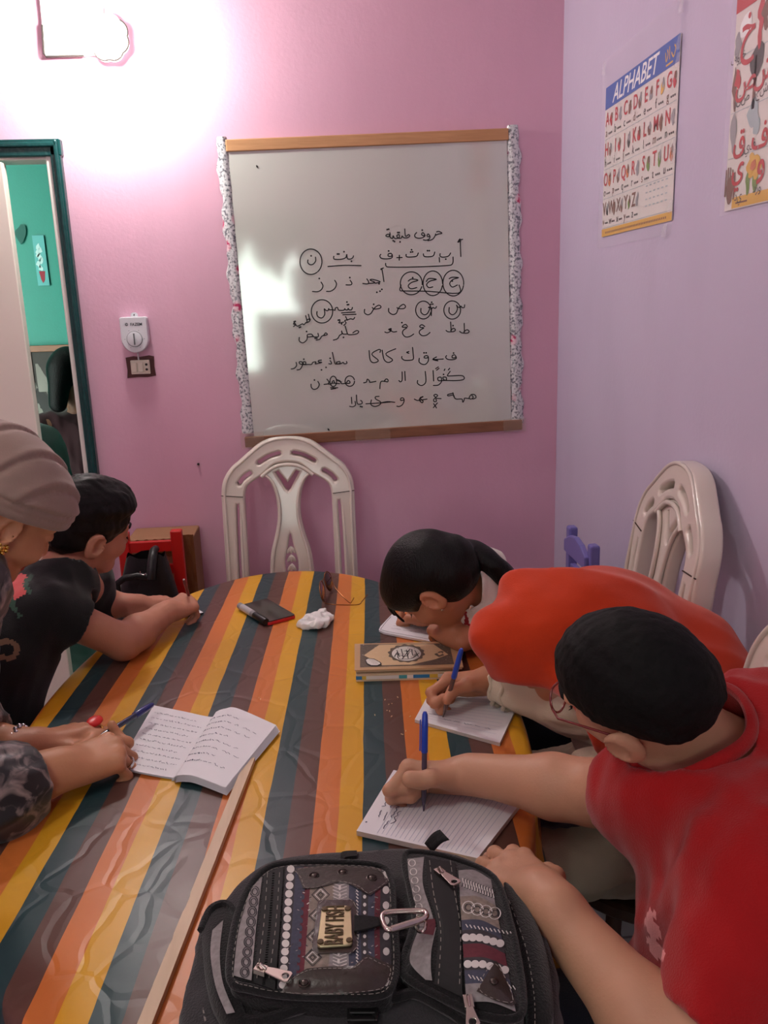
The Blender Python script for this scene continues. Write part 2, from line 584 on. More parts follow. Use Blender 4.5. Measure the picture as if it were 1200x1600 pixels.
bb = MB(); bb.ell((cx, D-.12, cz), (.03, .05, .03)); bb.build('bulb', M_glow, lamp, smooth=80)

# added fixture that carries the fill light, out of view above the near end
cl_ = thing('fill_lamp', 'added round opal fill lamp above the near end of the room', 'lamp', (-.95, .15, ZC))
mb = MB(); mb.lathe([(.03, 0), (.06, -.01), (.06, -.03), (.012, -.04), (.012, -.16)], (-.95, .15, ZC), None, 20); mb.build('ceiling_rose', M_white, cl_, smooth=40)
mb = MB(); mb.lathe([(.02, -.15), (.13, -.19), (.135, -.20), (.12, -.205), (.02, -.165)], (-.95, .15, ZC), None, 28); mb.build('lamp_shade', M_shade, cl_, smooth=50)

# small white appliance control with a dial
dev = thing('dial_control', 'white wall control box with a round dial above the switch plate', 'control box', (-.588, D, 1.43))
o = np.array([-.588, D-.001, 1.43])
w2, h2 = .043, .052
body = [(-w2, h2), (-w2, -.012)]+[(w2*math.cos(t), -.012-.046*math.sin(t)) for t in np.linspace(math.pi, 0, 14)][1:-1]+[(w2, -.012), (w2, h2), (w2-.004, h2+.004), (-w2+.004, h2+.004)]
mb = MB(); mb.prism(body, (o, BF), .034)
mb.build('casing', mat('white plastic', (214, 214, 220), .35, var=.02), dev, bevel=.005)
mb = MB(); mb.lathe([(.024, 0), (.0235, .004), (.02, .005)], o+NF*.034+FZ*-.014, BF, 28); mb.build('dial', mat('white plastic', (0, 0, 0)), dev, smooth=30)
mb = MB(); mb.tube([o+NF*.0345+FX*.0245*math.cos(t)+FZ*(-.014+.0245*math.sin(t)) for t in np.linspace(0, 2*math.pi, 33)[:-1]], .0009, 5, closed=True)
for t in np.linspace(0, 2*math.pi, 7)[:-1]:
    dot3(mb, o+NF*.0343+FX*.031*math.cos(t)+FZ*(-.014+.031*math.sin(t)), NF, .0012)
mb.box(o+NF*.04+FZ*-.014, (.004, .004, .036)); mb.build('dial_marks', mat('grey print', (95, 95, 100), .6), dev)
mb = MB(); put(mb, text_mesh('\u263C FAZEM', .0125, bold=.0003), o+NF*.0345+FZ*.032, BF); mb.build('lettering', mat('dark print', (40, 40, 48), .6), dev)
mb = MB(); mb.prism([(-.012, .056), (.012, .056), (.01, .066), (.004, .07), (-.004, .07), (-.01, .066)], (o, BF), .004); mb.build('hanging_tab', MATS['white plastic'], dev)
mb = MB(); mb.tube([o+NF*.004+FZ*.064, o+NF*.007+FZ*.060], .0018, 6); mb.build('nail', M_dark, dev)
mb = MB(); mb.tube([o+NF*.01+FZ*-.06, o+NF*.008+FZ*-.068, o+NF*.004+FZ*-.085], .0025, 6); mb.build('cable', MATS['white plastic'], dev)

sw = thing('switch_plate', 'white switch and socket plate set in a chipped brown patch', 'switch', (-.584, D, 1.324))
o = np.array([-.584, D-.001, 1.324])
pp = [(-.046, .032), (-.02, .036), (.0, .033), (.03, .037), (.046, .033), (.044, .0), (.047, -.03), (.02, -.034), (-.01, -.033), (-.047, -.035), (-.044, -.01)]
mb = MB(); mb.prism(pp, (o, BF), .003); mb.build('brown_patch', mat('chipped brown paint', (78, 38, 36), .6, var=.4, scale=60), sw)
mb = MB(); mb.box(o+NF*.006, (.062, .008, .046)); mb.build('plate', mat('ivory plastic', (215, 205, 190), .4), sw, bevel=.002)
for i, x in enumerate((-.019, .0015)):
    mb = MB(); mb.box(o+NF*.0115+FX*x, (.017, .006, .032)); mb.build('rocker', MATS['ivory plastic'], sw, bevel=.002)
mb = MB(); mb.box(o+NF*.011+FX*.021, (.014, .004, .034)); mb.build('socket', MATS['ivory plastic'], sw, bevel=.002)
mb = MB()
for z in (.008, -.008):
    mb.lathe([(.0042, 0), (.0042, .0012)], o+NF*.013+FX*.021+FZ*z, BF, 12)
mb.build('socket_hole', M_dark, sw)
# nail and scratches in the plaster
mb = MB(); p = on_far(310, 725); mb.tube([p+NF*-.004, p+NF*.006], .004, 7); tag(mb.build('wall_plug', M_dark), 'small dark plug hole in the pink wall left of the arched chair', 'wall plug')

# ------------------------------------------------------------------ whiteboard
wb_o = np.array([.2066, D-.004, 1.5353])
wa = R(-1.35)
WXA = np.array([math.cos(wa), 0, math.sin(-wa)]); WZA = np.array([-math.sin(-wa), 0, math.cos(wa)])
WXA = nrm((.64023-(-.2465), 0, 1.99424-1.97626)); WZA = nrm(np.cross(WXA, NF)*-1.0)
WZA = np.array([-WXA[2], 0, WXA[0]])
BWB = np.stack([WXA, WZA, NF], 1)
board = thing('whiteboard', 'whiteboard with black Arabic handwriting on the pink wall', 'whiteboard', wb_o)
def wbp(x, y, off): return wb_o+WXA*x+WZA*y+NF*off
M_wb, b_, t_ = new_mat('whiteboard enamel')
b_.inputs['Base Color'].default_value = lin((198, 200, 193))+(1,); b_.inputs['Roughness'].default_value = 0.09; b_.inputs['Coat Weight'].default_value = 1.0; b_.inputs['Coat IOR'].default_value = 1.75; b_.inputs['Coat Roughness'].default_value = .07
b_.inputs['Specular IOR Level'].default_value = 0.6
tc = t_.n('TexCoord'); nz = t_.n('TexNoise'); nz.inputs['Scale'].default_value = 6; t_.l(tc.outputs['Object'], nz.inputs['Vector'])
bp = t_.n('Bump'); bp.inputs['Strength'].default_value = .012; bp.inputs['Distance'].default_value = .02
t_.l(nz.outputs['Fac'], bp.inputs['Height']); t_.l(bp.outputs['Normal'], b_.inputs['Normal']); t_.l(bp.outputs['Normal'], b_.inputs['Coat Normal'])
HW, HH = .4435, .452
mb = MB(); mb.box(wbp(0, 0, .006), (2*HW, .012, 2*HH), np.stack([WXA, -NF, WZA], 1)); mb.build('panel', M_wb, board)
def wood_mat(name, rgb, dark, axis=(1, 14, 14)):
    m, b, t = new_mat(name)
    tc = t.n('TexCoord'); mp = t.n('Mapping'); mp.inputs['Scale'].default_value = axis; t.l(tc.outputs['Object'], mp.inputs['Vector'])
    n = t.n('TexNoise'); n.inputs['Scale'].default_value = 5; n.inputs['Detail'].default_value = 8; t.l(mp.outputs[0], n.inputs['Vector'])
    mx = t.n('Mix', data_type='RGBA'); mx.inputs['A'].default_value = lin(dark)+(1,); mx.inputs['B'].default_value = lin(rgb)+(1,)
    t.l(n.outputs['Fac'], mx.inputs['Factor']); t.l(mx.outputs['Result'], b.inputs['Base Color']); b.inputs['Roughness'].default_value = .5
    return m
M_wood = wood_mat('pine rail', (205, 155, 110), (165, 115, 75), (2, 30, 30))
M_wood2 = wood_mat('taped brown rail', (150, 100, 70), (105, 62, 42), (3, 25, 25))
BW3 = np.stack([WXA, -NF, WZA], 1)
mb = MB(); mb.box(wbp(0.0, HH+.018, .009), (2*HW+.01, .018, .036), BW3); mb.build('top_rail', M_wood, board, bevel=.003)
mb = MB(); mb.box(wbp(.003, -HH-.014, .010), (2*HW+.07, .018, .036), BW3); mb.build('bottom_rail', M_wood2, board, bevel=.003)
# side strips covered in floral paper
def floral():
    m, b, t = new_mat('floral paper')
    tc = t.n('TexCoord')
    v1 = t.n('TexVoronoi'); v1.inputs['Scale'].default_value = 95; v1.inputs['Randomness'].default_value = 1
    n1 = t.n('TexNoise'); n1.inputs['Scale'].default_value = 120; n1.inputs['Detail'].default_value = 3
    v2 = t.n('TexVoronoi'); v2.inputs['Scale'].default_value = 11
    n2 = t.n('TexNoise'); n2.inputs['Scale'].default_value = 70
    for q in (v1, n1, v2, n2): t.l(tc.outputs['Object'], q.inputs['Vector'])
    r1 = t.n('ValToRGB'); e = r1.color_ramp.elements
    e[0].position = .38; e[0].color = lin((112, 114, 122))+(1,); e[1].position = .52; e[1].color = lin((212, 212, 214))+(1,)
    t.l(n1.outputs['Fac'], r1.inputs['Fac'])
    r2 = t.n('ValToRGB'); r2.color_ramp.elements[0].position = .16; r2.color_ramp.elements[0].color = (1, 1, 1, 1); r2.color_ramp.elements[1].position = .24; r2.color_ramp.elements[1].color = (0, 0, 0, 1)
    t.l(v2.outputs['Distance'], r2.inputs['Fac'])
    r3 = t.n('ValToRGB'); r3.color_ramp.elements[0].position = .42; r3.color_ramp.elements[0].color = lin((190, 40, 95))+(1,); r3.color_ramp.elements[1].position = .56; r3.color_ramp.elements[1].color = lin((228, 196, 205))+(1,)
    t.l(n2.outputs['Fac'], r3.inputs['Fac'])
    mx = t.n('Mix', data_type='RGBA'); t.l(r2.outputs['Color'], mx.inputs['Factor']); t.l(r1.outputs['Color'], mx.inputs['A']); t.l(r3.outputs['Color'], mx.inputs['B'])
    t.l(mx.outputs['Result'], b.inputs['Base Color']); b.inputs['Roughness'].default_value = .25; b.inputs['Coat Weight'].default_value = .5
    return m
M_flo = floral()
def strip(x0, x1, y0, y1, name):
    mb = MB()
    def f(u, v):
        x = x0+(x1-x0)*u; y = y0+(y1-y0)*v
        jag = .004*math.sin(37*v)+.003*math.sin(91*v+1)
        x += jag*(1 if u > .5 else -1)*(1 if u in (0, 1) else 0)
        return wbp(x, y, .004+.013*math.sin(math.pi*u)**.5+.0015*math.sin(60*v+9*u))
    mb.grid(f, 7, 70)
    return mb.build(name, M_flo, board, smooth=60)
strip(-HW-.036, -HW+.004, -HH+.015, HH+.045, 'floral_strip')
strip(HW-.002, HW+.043, -HH-.01, HH+.045, 'floral_strip')
for x0, x1, y0, y1 in ((-HW-.045, -HW+.035, -HH-.036, -HH+.02), (HW-.03, HW+.05, -HH-.036, -HH+.01), (-.1, .02, -HH-.035, -HH+.004)):
    mb = MB(); mb.grid(lambda u, v: wbp(x0+(x1-x0)*u, y0+(y1-y0)*v, .0225+.001*math.sin(9*u+7*v)), 8, 8)
    mb.build('clear_tape', mat('clear tape', (200, 180, 160), .15, var=0, alpha=.22, spec=.8), board, smooth=60)

# handwriting, traced stroke by stroke: (crop origin, crop scale, strokes, dots)
S7 = 1200/170.0
WRITE = [
 ((590, 340), S7, [
  [(650,158),(675,152),(710,172),(670,182),(640,195)], [(640,180),(632,205),(605,240),(555,255)],
  [(575,200),(558,180),(545,198),(560,212),(577,205),(570,235),(535,250),(505,245)],
  [(520,190),(500,165),(485,185),(505,200),(525,195),(500,220),(450,228),(415,215),(410,190),(430,165)],
  [(300,125),(308,205),(340,188),(355,202),(330,222),(290,222),(270,203),(262,225),(225,225),(212,198),(238,188),(235,222),(190,230),(172,200),(165,230),(140,218),(128,185),(100,188),(92,203),(120,210),(138,190),(134,165)],
  [(912,270),(915,350),(918,430)], [(908,235),(893,255),(915,245),(938,240)], [(893,258),(885,272),(918,258)],
  [(690,398),(690,425),(720,437),(780,425),(805,390)], [(505,400),(515,428),(570,432),(615,420),(630,380)],
  [(315,405),(320,432),(370,435),(430,425),(448,390)], [(212,442),(270,440)], [(240,415),(238,470)],
  [(150,395),(120,400),(118,425),(155,425),(156,398),(160,440),(110,455),(45,450),(25,425),(35,405)],
  [(88,505),(95,535),(140,546),(400,545),(750,530),(825,510),(832,435)], [(680,440),(683,490)],
  [(50,580),(60,640),(70,705)], [(35,572),(48,562),(64,556)]],
  [(492,138),(222,165),(238,165),(248,268),(172,255),(186,264),(105,132),(122,128),(752,458),(550,365),(570,365),(365,380),(385,378),(375,355),(122,368),(40,568),(46,566)]),
 ((440, 340), 3.75, [
  [(700,395),(693,425),(720,430),(860,432),(1035,443),(1040,395)],
  [(742,372),(762,360),(800,367),(762,380),(742,400),(758,417),(792,410)],
  [(848,375),(864,357),(908,362),(870,372),(850,392),(862,410),(886,406)],
  [(982,358),(1000,350),(1038,352),(1005,362),(985,385),(1000,407),(1030,395)],
  ellipse(760,385,64,67,24,.3,6.4), ellipse(886,385,57,72,24,.2,6.3), ellipse(1006,384,61,75,24,.2,6.4)],
  [(768,352),(1000,372)]),
 ((450, 370), S7, [
  ellipse(253,275,121,140,28,1.0,7.2), [(220,255),(218,285),(245,308),(280,300),(305,265),(303,225)],
  [(505,215),(508,245),(560,250),(610,243),(640,225),(648,192),(655,240),(690,245),(715,230),(722,210)],
  [(440,328),(620,315),(805,318)], [(870,465),(890,500),(875,520),(825,515)], [(885,515),(960,505),(905,478),(935,470),(1018,497),(960,512)],
  [(685,480),(705,512),(690,530),(640,530)], [(515,480),(535,520),(515,570),(470,600),(425,602)],
  [(365,500),(385,540),(370,580),(330,605),(270,603)]],
  [(255,210),(545,190),(562,190),(618,165),(700,270),(1005,518),(682,450),(345,460),(1035,580),(1015,600),(980,612)]),
 ((590, 450), S7, [
  ellipse(823,243,92,100,26,.2,6.5), [(960,185),(955,215),(930,215),(920,200),(905,215),(880,205),(870,185),(880,230),(860,275),(825,295),(790,270),(790,215)],
  ellipse(505,243,85,98,26,.2,6.3), [(650,205),(635,225),(610,215),(600,225),(575,210),(560,215),(575,225),(550,280),(515,295),(480,270),(478,225)], [(595,220),(592,305)],
  [(215,215),(225,226),(285,228),(308,205),(285,180),(245,205),(225,235),(205,280),(165,292),(125,265),(122,225)],
  [(955,390),(958,488)], [(905,478),(930,495),(990,498),(1010,478),(985,460),(950,485)], [(805,375),(812,475)], [(755,468),(780,483),(840,480),(858,460),(835,445),(805,470)],
  [(520,425),(490,405),(465,420),(475,435),(510,440),(470,465),(460,495),(490,525),(540,520),(578,490)],
  [(330,425),(310,402),(280,415),(275,432),(325,435),(285,465),(275,500),(305,538),(355,535),(398,508)],
  [(80,485),(110,493),(150,470),(120,458),(150,447),(148,470),(175,485),(210,480)], [(125,462),(150,460),(135,468),(150,452)], [(128,456),(148,456)]],
  [(588,180),(608,178),(596,158),(832,415),(268,382),(140,460),(136,464)]),
 ((450, 450), S7, [
  ellipse(375,258,118,128,26,.4,6.7), [(710,215),(700,240),(672,240),(665,225),(655,242),(635,240),(625,228),(615,245),(560,245),(545,215),(520,225),(520,245),(490,240),(455,240),(450,225),(440,250),(415,245),(400,230),(405,290),(375,330),(335,320),(318,290),(320,260)],
  [(590,275),(740,265)], [(605,295),(750,290)], [(930,215),(950,232),(1010,225),(1025,205),(1000,190),(960,215),(940,240),(915,280),(880,295),(845,275),(845,235)],
  [(60,425),(85,405),(60,398),(72,385),(100,420),(130,410),(160,395),(175,405),(200,380),(207,385)], [(195,305),(205,345),(215,378),(240,362),(242,340),(215,350)], [(225,290),(240,355)],
  [(735,325),(720,345),(690,340),(660,350),(625,360),(640,385),(615,412)], [(635,315),(655,355)], [(615,375),(590,382),(560,385),(575,365)],
  [(630,420),(645,470),(660,510),(700,515),(760,505),(780,480),(755,470),(715,495)], [(655,508),(605,506),(590,470),(595,505),(570,522),(545,560),(500,575)],
  [(435,510),(415,495),(395,520),(370,535),(350,565),(310,575)], [(430,517),(395,525)], [(330,500),(335,535),(300,540),(280,535),(260,510),(215,515),(220,540),(270,535)], [(212,520),(208,570),(165,605),(125,585),(125,545)], [(280,538),(262,534)]],
  [(655,185),(668,183),(650,155),(945,180),(68,372),(80,368),(125,435),(138,430),(555,355),(568,352),(592,396),(612,545),(205,480),(300,555),(318,555)]),
 ((590, 540), S7, [
  [(850,100),(825,110),(825,135),(862,130),(855,105),(868,140),(830,155),(775,152),(752,130),(760,110)], [(725,148),(610,155)], [(650,125),(608,152),(665,168)], [(612,150),(660,158)],
  [(550,110),(520,115),(515,135),(550,135),(555,115),(560,165),(530,205),(490,205),(458,180),(460,140)],
  [(385,20),(392,90),(395,145),(370,160),(300,162),(268,140),(268,120)], [(345,65),(320,75),(345,85)],
  [(200,35),(90,90),(160,150),(150,175),(110,185),(70,150),(50,50)],
  [(800,285),(770,330),(800,335),(920,330),(955,350),(945,375),(880,385),(780,385),(735,380),(720,350),(755,350),(755,380),(700,387),(670,385),(665,355),(700,350),(705,395),(670,435),(615,440)],
  [(612,275),(618,390)], [(640,255),(670,235)], [(650,272),(678,250)], [(735,275),(742,258)], [(780,268),(795,250)],
  [(525,285),(533,390),(510,430),(475,440),(440,415),(442,385)], [(300,285),(305,385)], [(270,290),(270,380),(250,400),(235,385)],
  [(25,475),(35,400),(80,395),(110,400),(115,380),(95,368),(70,395)],
  [(1050,590),(1085,575),(1075,545),(1035,540),(1010,575),(1030,590),(1055,570),(1040,550)], [(1010,585),(960,580),(955,600),(940,625),(930,590),(870,590),(845,570),(830,520)], [(845,560),(830,545),(780,555),(775,540),(835,525)],
  [(640,570),(620,550),(640,538),(662,550),(640,575),(618,595),(625,618),(650,612),(645,585),(700,585)], [(618,640),(650,688)], [(660,632),(615,685)],
  [(405,590),(440,605),(480,600),(545,590)], [(500,565),(460,590),(475,620),(495,630),(500,610),(475,590),(470,575),(500,562)],
  [(285,600),(255,605),(258,580),(285,580),(292,610),(275,650),(240,672),(212,668)], [(35,632),(110,618),(190,626)]],
  [(838,82),(512,80),(535,80),(728,318)]),
 ((440, 540), S7, [
  [(1085,75),(1090,47),(1060,48),(995,95),(1065,160),(1040,185),(1000,185),(975,150),(965,55)],
  [(905,410),(935,402),(945,370),(970,390),(975,405),(1040,395)],
  [(1075,560),(1035,565),(1040,590),(1090,620),(1085,650),(1030,672),(985,650),(990,600)], [(930,642),(1095,632),(1200,622)],
  [(770,570),(775,640)], [(825,545),(835,640),(885,640),(885,615),(870,605)], [(810,615),(815,655),(785,675),(750,670)],
  [(715,175),(720,195),(690,200),(680,185),(650,200),(610,200),(605,185),(640,175),(640,198),(590,203)], [(560,75),(585,195)], [(535,165),(550,190),(545,203),(520,200)],
  [(440,160),(410,165),(405,180),(445,185),(400,197),(370,202),(380,180),(345,185),(330,207),(290,208),(245,208),(240,180),(265,182),(262,206),(225,208),(200,200),(195,180),(225,180),(230,215),(205,260),(170,268)], [(160,185),(165,220),(140,250),(105,258)],
  ellipse(752,392,52,57,20,0,6.0), [(755,400),(735,385),(715,415),(750,415),(755,400)], [(715,415),(660,420),(645,390),(600,375),(660,402)], [(640,420),(590,415),(575,385),(555,410),(590,415)], ellipse(570,395,37,57,20,0,6.2),
  [(555,420),(515,425),(522,400),(500,370)], [(520,422),(468,428)], [(540,465),(620,465)], [(545,482),(600,472)],
  [(325,425),(328,460),(355,483),(395,470),(415,430),(400,395)]],
  [(870,672),(887,675),(535,140),(245,150),(362,380),(490,240),(440,268)]),
 ((330, 190), 2.4, [[(170,165),(174,172)], [(438,1152),(442,1158)]], [(172,168),(440,1155)])]
dpl = (wb_o+NF*.0135)[1]
for (ox, oy), s, strokes, dots in WRITE:
    mb = MB()
    for st_ in strokes:
        pts = [PY(ox+x/s, oy+y/s, dpl) for x, y in spline(st_, 4)]
        ribbon(mb, pts, NF, .0036)
        dot3(mb, pts[0]+NF*.0002, NF, .0018, 6); dot3(mb, pts[-1]+NF*.0002, NF, .0018, 6)
    for x, y in dots:
        dot3(mb, PY(ox+x/s, oy+y/s, dpl), NF, .0030)
    mb.build('handwriting', mat('black marker ink', (28, 26, 30), .5, var=.0), board, fix=False)

# ------------------------------------------------------------------ posters on the right wall
NR = np.array([-1.0, 0, 0])
BR_ = np.stack([np.array([0, -1.0, 0]), FZ, NR], 1)      # local x towards the photographer, y up, z into the room
M_paper = mat('poster paper', (226, 220, 214), .35, var=.03, coat=.3)
M_red = mat('poster red', (190, 40, 48), .4); M_blue = mat('poster blue', (40, 92, 176), .4, var=.05)
M_yel = mat('poster yellow', (222, 172, 60), .4, var=.05); M_ink = mat('poster ink', (60, 52, 52), .5)
M_brn = mat('poster brown', (120, 78, 60), .5, var=.2, scale=40); M_grn = mat('poster green', (110, 140, 50), .5, var=.2, scale=40)
M_gry = mat('poster grey', (150, 148, 152), .5, var=.2, scale=40); M_pwh = mat('poster white print', (245, 245, 245), .4, var=0); M_orn = mat('poster orange', (205, 110, 50), .4, var=.2, scale=40); M_pline = mat('poster rule', (170, 185, 190), .5, var=0)
PM = [M_paper, M_red, M_blue, M_yel, M_ink, M_brn, M_grn, M_gry, M_pwh, M_orn, M_pline]
P_RED, P_BLU, P_YEL, P_INK, P_BRN, P_GRN, P_GRY, P_WHT, P_ORN, P_LIN = range(1, 11)
def flat(mb, B, o, poly, off, mi):
    mb.add([o+B @ np.array([x, y, off]) for x, y in poly], [tuple(range(len(poly)))], mi)
def blob(n, rx, ry, seed, cx=0, cy=0, rough=.2):
    g = np.random.default_rng(seed); ph = g.uniform(0, 6.28, 3)
    return [(cx+rx*math.cos(t)*(1+rough*math.sin(3*t+ph[0])+rough*.6*math.sin(5*t+ph[1])), cy+ry*math.sin(t)*(1+rough*math.sin(2*t+ph[2]))) for t in np.linspace(0, 2*math.pi, n+1)[:-1]]
def crop6(x, y): return PX(920+x/4.21, y/4.21, XR-.003)
# English alphabet poster
pw, ph = .492, .415
po = np.array([XR-.002, (crop6(118, 580)[1]+crop6(85, 1555)[1])/2, crop6(100, 1557)[2]])
ptop = crop6(118, 580)[2]; pw = po[1]-crop6(608, 195)[1]; ph = ptop-po[2]
abc = thing('alphabet_poster', 'English alphabet poster with blue heading on the lavender wall', 'poster', po)
mb = MB(); mb.box(po+BR_ @ np.array([pw/2, ph/2, .0008]), (.0012, pw, ph)); mb.build('sheet', M_paper, abc)
mb = MB(); flat(mb, BR_, po, [(0, ph*.855), (pw, ph*.855), (pw, ph), (0, ph)], .0020, P_BLU)
flat(mb, BR_, po, [(0, 0), (pw, 0), (pw, .020), (0, .020)], .0020, P_YEL)
for k in range(40):
    flat(mb, BR_, po, [(.03+k*.0105, .007), (.036+k*.0105, .007), (.036+k*.0105, .012), (.03+k*.0105, .012)], .0022, P_BRN)
put(mb, text_mesh('ALPHABET', .060, shear=.3, bold=.0006), po+BR_ @ np.array([pw*.43, ph*.923, .0023]), BR_, P_WHT, 1.05, 1.0)
for q in ([(.84,.95),(.85,.90),(.87,.93),(.86,.96)],[(.885,.97),(.89,.90)],[(.91,.93),(.935,.90),(.955,.94),(.94,.96)],[(.85,.875),(.93,.878)]):
    ribbon(mb, [po+BR_ @ np.array([pw*x, ph*y, .0023]) for x, y in spline(q, 4)], NR, .004, P_YEL)
rows = ['ABCDEFG', 'HIJKLMN', 'OPQRSTU', 'VWXYZ']
cols = [P_RED, P_RED, P_RED, P_RED]
pc = [P_RED, P_GRY, P_BRN, P_BRN, P_GRY, P_YEL, P_RED, P_BRN, P_RED, P_INK, P_RED, P_BRN, P_BRN, P_GRY, P_ORN, P_BRN, P_ORN, P_GRY, P_GRN, P_GRN, P_ORN, P_INK, P_BRN, P_BRN, P_GRN, P_GRY]
k = 0
rh = (ph*.855-.022)/4
for r_, row in enumerate(rows):
    y0 = ph*.855-rh*(r_+1)
    flat(mb, BR_, po, [(.004, y0), (pw-.004, y0), (pw-.004, y0+.0012), (.004, y0+.0012)], .0021, P_LIN)
    cw = pw/7 if len(row) == 7 else pw*.115
    for c_, ch in enumerate(row):
        x0 = c_*cw
        put(mb, text_mesh(ch, .043, bold=.0007), po+BR_ @ np.array([x0+cw*.30, y0+rh*.64, .0023]), BR_, P_RED if r_ < 3 else P_BRN, .95, 1.1)
        put(mb, text_mesh(ch.lower(), .03), po+BR_ @ np.array([x0+cw*.22, y0+rh*.22, .0023]), BR_, P_INK if (k % 3) else P_BRN)
        for q in range(2):
            flat(mb, BR_, po, blob(14, cw*.14*(1-.4*q), rh*.19*(1-.3*q), 50+k*2+q, x0+cw*.73+.004*q, y0+rh*(.58+.12*q), .22), .0022+.0003*q, pc[k] if q == 0 else (P_GRY if k % 2 else P_BRN))
        for q in range(3):
            flat(mb, BR_, po, [(x0+cw*(.45+.15*q), y0+rh*.14), (x0+cw*(.55+.15*q), y0+rh*.14), (x0+cw*(.55+.15*q), y0+rh*.2), (x0+cw*(.45+.15*q), y0+rh*.2)], .0022, P_INK)
        k += 1
for q in range(4):
    for j in range(6):
        x0 = pw*(.66+.05*j); y0 = .035+rh*(.15+.2*q)
        flat(mb, BR_, po, [(x0, y0), (x0+.012, y0), (x0+.012, y0+.003), (x0, y0+.003)], .0022, P_LIN)
mb.build('print', PM, abc, fix=False)
mb = MB()
M_film = mat('clear film', (235, 235, 240), .06, var=0, alpha=.10, spec=.9)
mb.grid(lambda u, v: po+BR_ @ np.array([-.015+(pw+.03)*u, -.03+(ph+.10)*v, .005+.0015*math.sin(17*u)*math.sin(13*v)+.003*abs(u-.5)**3*8]), 30, 30)
mb.build('plastic_cover', M_film, abc, smooth=60)
for (u0, v0) in ((pw+.004, ph*.95), (pw+.003, ph*.86), (pw+.002, ph*.42), (pw+.002, ph*.35), (pw-.03, -.02), (-.01, ph+.05), (pw+.006, ph+.05), (pw, .03)):
    mb = MB(); mb.grid(lambda u, v: po+BR_ @ np.array([u0-.012+.024*u, v0-.014+.028*v, .006+.002*math.sin(6*u+5*v)]), 5, 5)
    mb.build('clear_tape', mat('shiny tape', (235, 235, 240), .04, var=0, alpha=.25, spec=1.0), abc, smooth=60)

# Arabic alphabet poster (cut by the frame)
bo = np.array([XR-.002, crop6(892, 1392)[1], crop6(892, 1392)[2]])
bw, bh = .50, .70
ar = thing('arabic_letter_poster', 'Arabic letter poster with red heading and yellow lower band', 'poster', bo)
mb = MB(); mb.box(bo+BR_ @ np.array([bw/2, bh/2, .0008]), (.0012, bw, bh)); mb.build('sheet', M_paper, ar)
mb = MB()
def q6(x, y):            # crop6 pixel -> poster coordinates
    p = crop6(x, y); return (bo[1]-p[1], p[2]-bo[2])
hz = q6(970, 100)[1]
flat(mb, BR_, bo, [(.0, hz), (bw, hz), (bw, bh), (0, bh)], .0020, P_RED)
flat(mb, BR_, bo, [(.03, .002), (bw, .002), (bw, .022), (.03, .022)], .0020, P_YEL)
flat(mb, BR_, bo, [(.045, .009), (.09, .009), (.09, .012), (.045, .012)], .0022, P_BRN)
for y in (420, 760, 1050):
    z = q6(930, y)[1]; flat(mb, BR_, bo, [(.004, z), (bw, z), (bw, z+.0012), (.004, z+.0012)], .0021, P_LIN)
AR_L = [('\u062e', (1060, 190), .085), ('\u0635', (1040, 530), .06), ('\u0634', (1160, 450), .06), ('\u0642', (995, 930), .06), ('\u0641', (1130, 900), .06), ('\u064a', (985, 1100), .06), ('\u0648', (1140, 1060), .07)]
for ch, (x, y), s_ in AR_L:
    a_ = q6(x, y); put(mb, text_mesh(ch, s_, bold=.001), bo+BR_ @ np.array([a_[0], a_[1], .0025]), BR_, P_RED)
for wd, (x, y) in (('\u062e\u0631\u0648\u0641', (990, 380)), ('\u0634\u062c\u0631', (1135, 590)), ('\u0635\u0642\u0631', (1010, 650)), ('\u0641\u064a\u0644', (1050, 965)), ('\u064a\u062f', (985, 1290)), ('\u0648\u0631\u062f', (1110, 1235))):
    a_ = q6(x, y); put(mb, text_mesh(wd[::-1], .024), bo+BR_ @ np.array([a_[0], a_[1], .0024]), BR_, P_INK)
def pic(x, y, rx, ry, seed, mi, off=.0022, rough=.2):
    a_ = q6(x, y); flat(mb, BR_, bo, blob(18, rx, ry, seed, a_[0], a_[1], rough), off, mi)
pic(1040, 160, .022, .022, 1, P_WHT, .0021); pic(985, 300, .012, .02, 2, P_GRY); pic(1140, 130, .012, .035, 3, P_RED, .0023, .4); pic(1172, 90, .012, .02, 31, P_BRN, .0024, .4)
pic(1110, 400, .024, .028, 4, P_INK); a_ = q6(1092, 560); flat(mb, BR_, bo, [(a_[0]-.005, a_[1]-.04), (a_[0]+.006, a_[1]-.04), (a_[0]+.004, a_[1]+.05), (a_[0]-.003, a_[1]+.05)], .0022, P_BRN)
pic(965, 590, .008, .035, 5, P_BRN, .0022, .35); pic(985, 520, .010, .02, 6, P_RED, .0023, .3)
pic(1085, 740, .020, .022, 7, P_LIN); pic(1105, 820, .012, .02, 8, P_LIN, .0023); pic(955, 880, .012, .03, 9, P_GRY, .0022, .35)
for k in range(5):       # a hand
    a_ = q6(905+k*14, 1190-18*math.sin(k)); flat(mb, BR_, bo, [(a_[0]-.003, a_[1]-.03), (a_[0]+.003, a_[1]-.03), (a_[0]+.002, a_[1]+.02), (a_[0]-.002, a_[1]+.02)], .0023, P_BRN)
pic(930, 1250, .014, .025, 10, P_BRN, .0022, .1)
for k in range(6):       # yellow flower
    t = k*1.047; pic(1090+22*math.cos(t), 1090+30*math.sin(t), .013, .015, 20+k, P_YEL, .0022+.0001*k)
pic(1090, 1085, .010, .010, 27, P_ORN, .0032); pic(1050, 1190, .008, .022, 28, P_GRN); pic(1095, 1195, .010, .018, 29, P_GRN)
mb.build('print', PM, ar, fix=False)
mb = MB(); mb.grid(lambda u, v: bo+BR_ @ np.array([-.012+(bw+.02)*u, -.008+(bh+.02)*v, .005+.0015*math.sin(17*u)*math.sin(13*v)]), 30, 30)
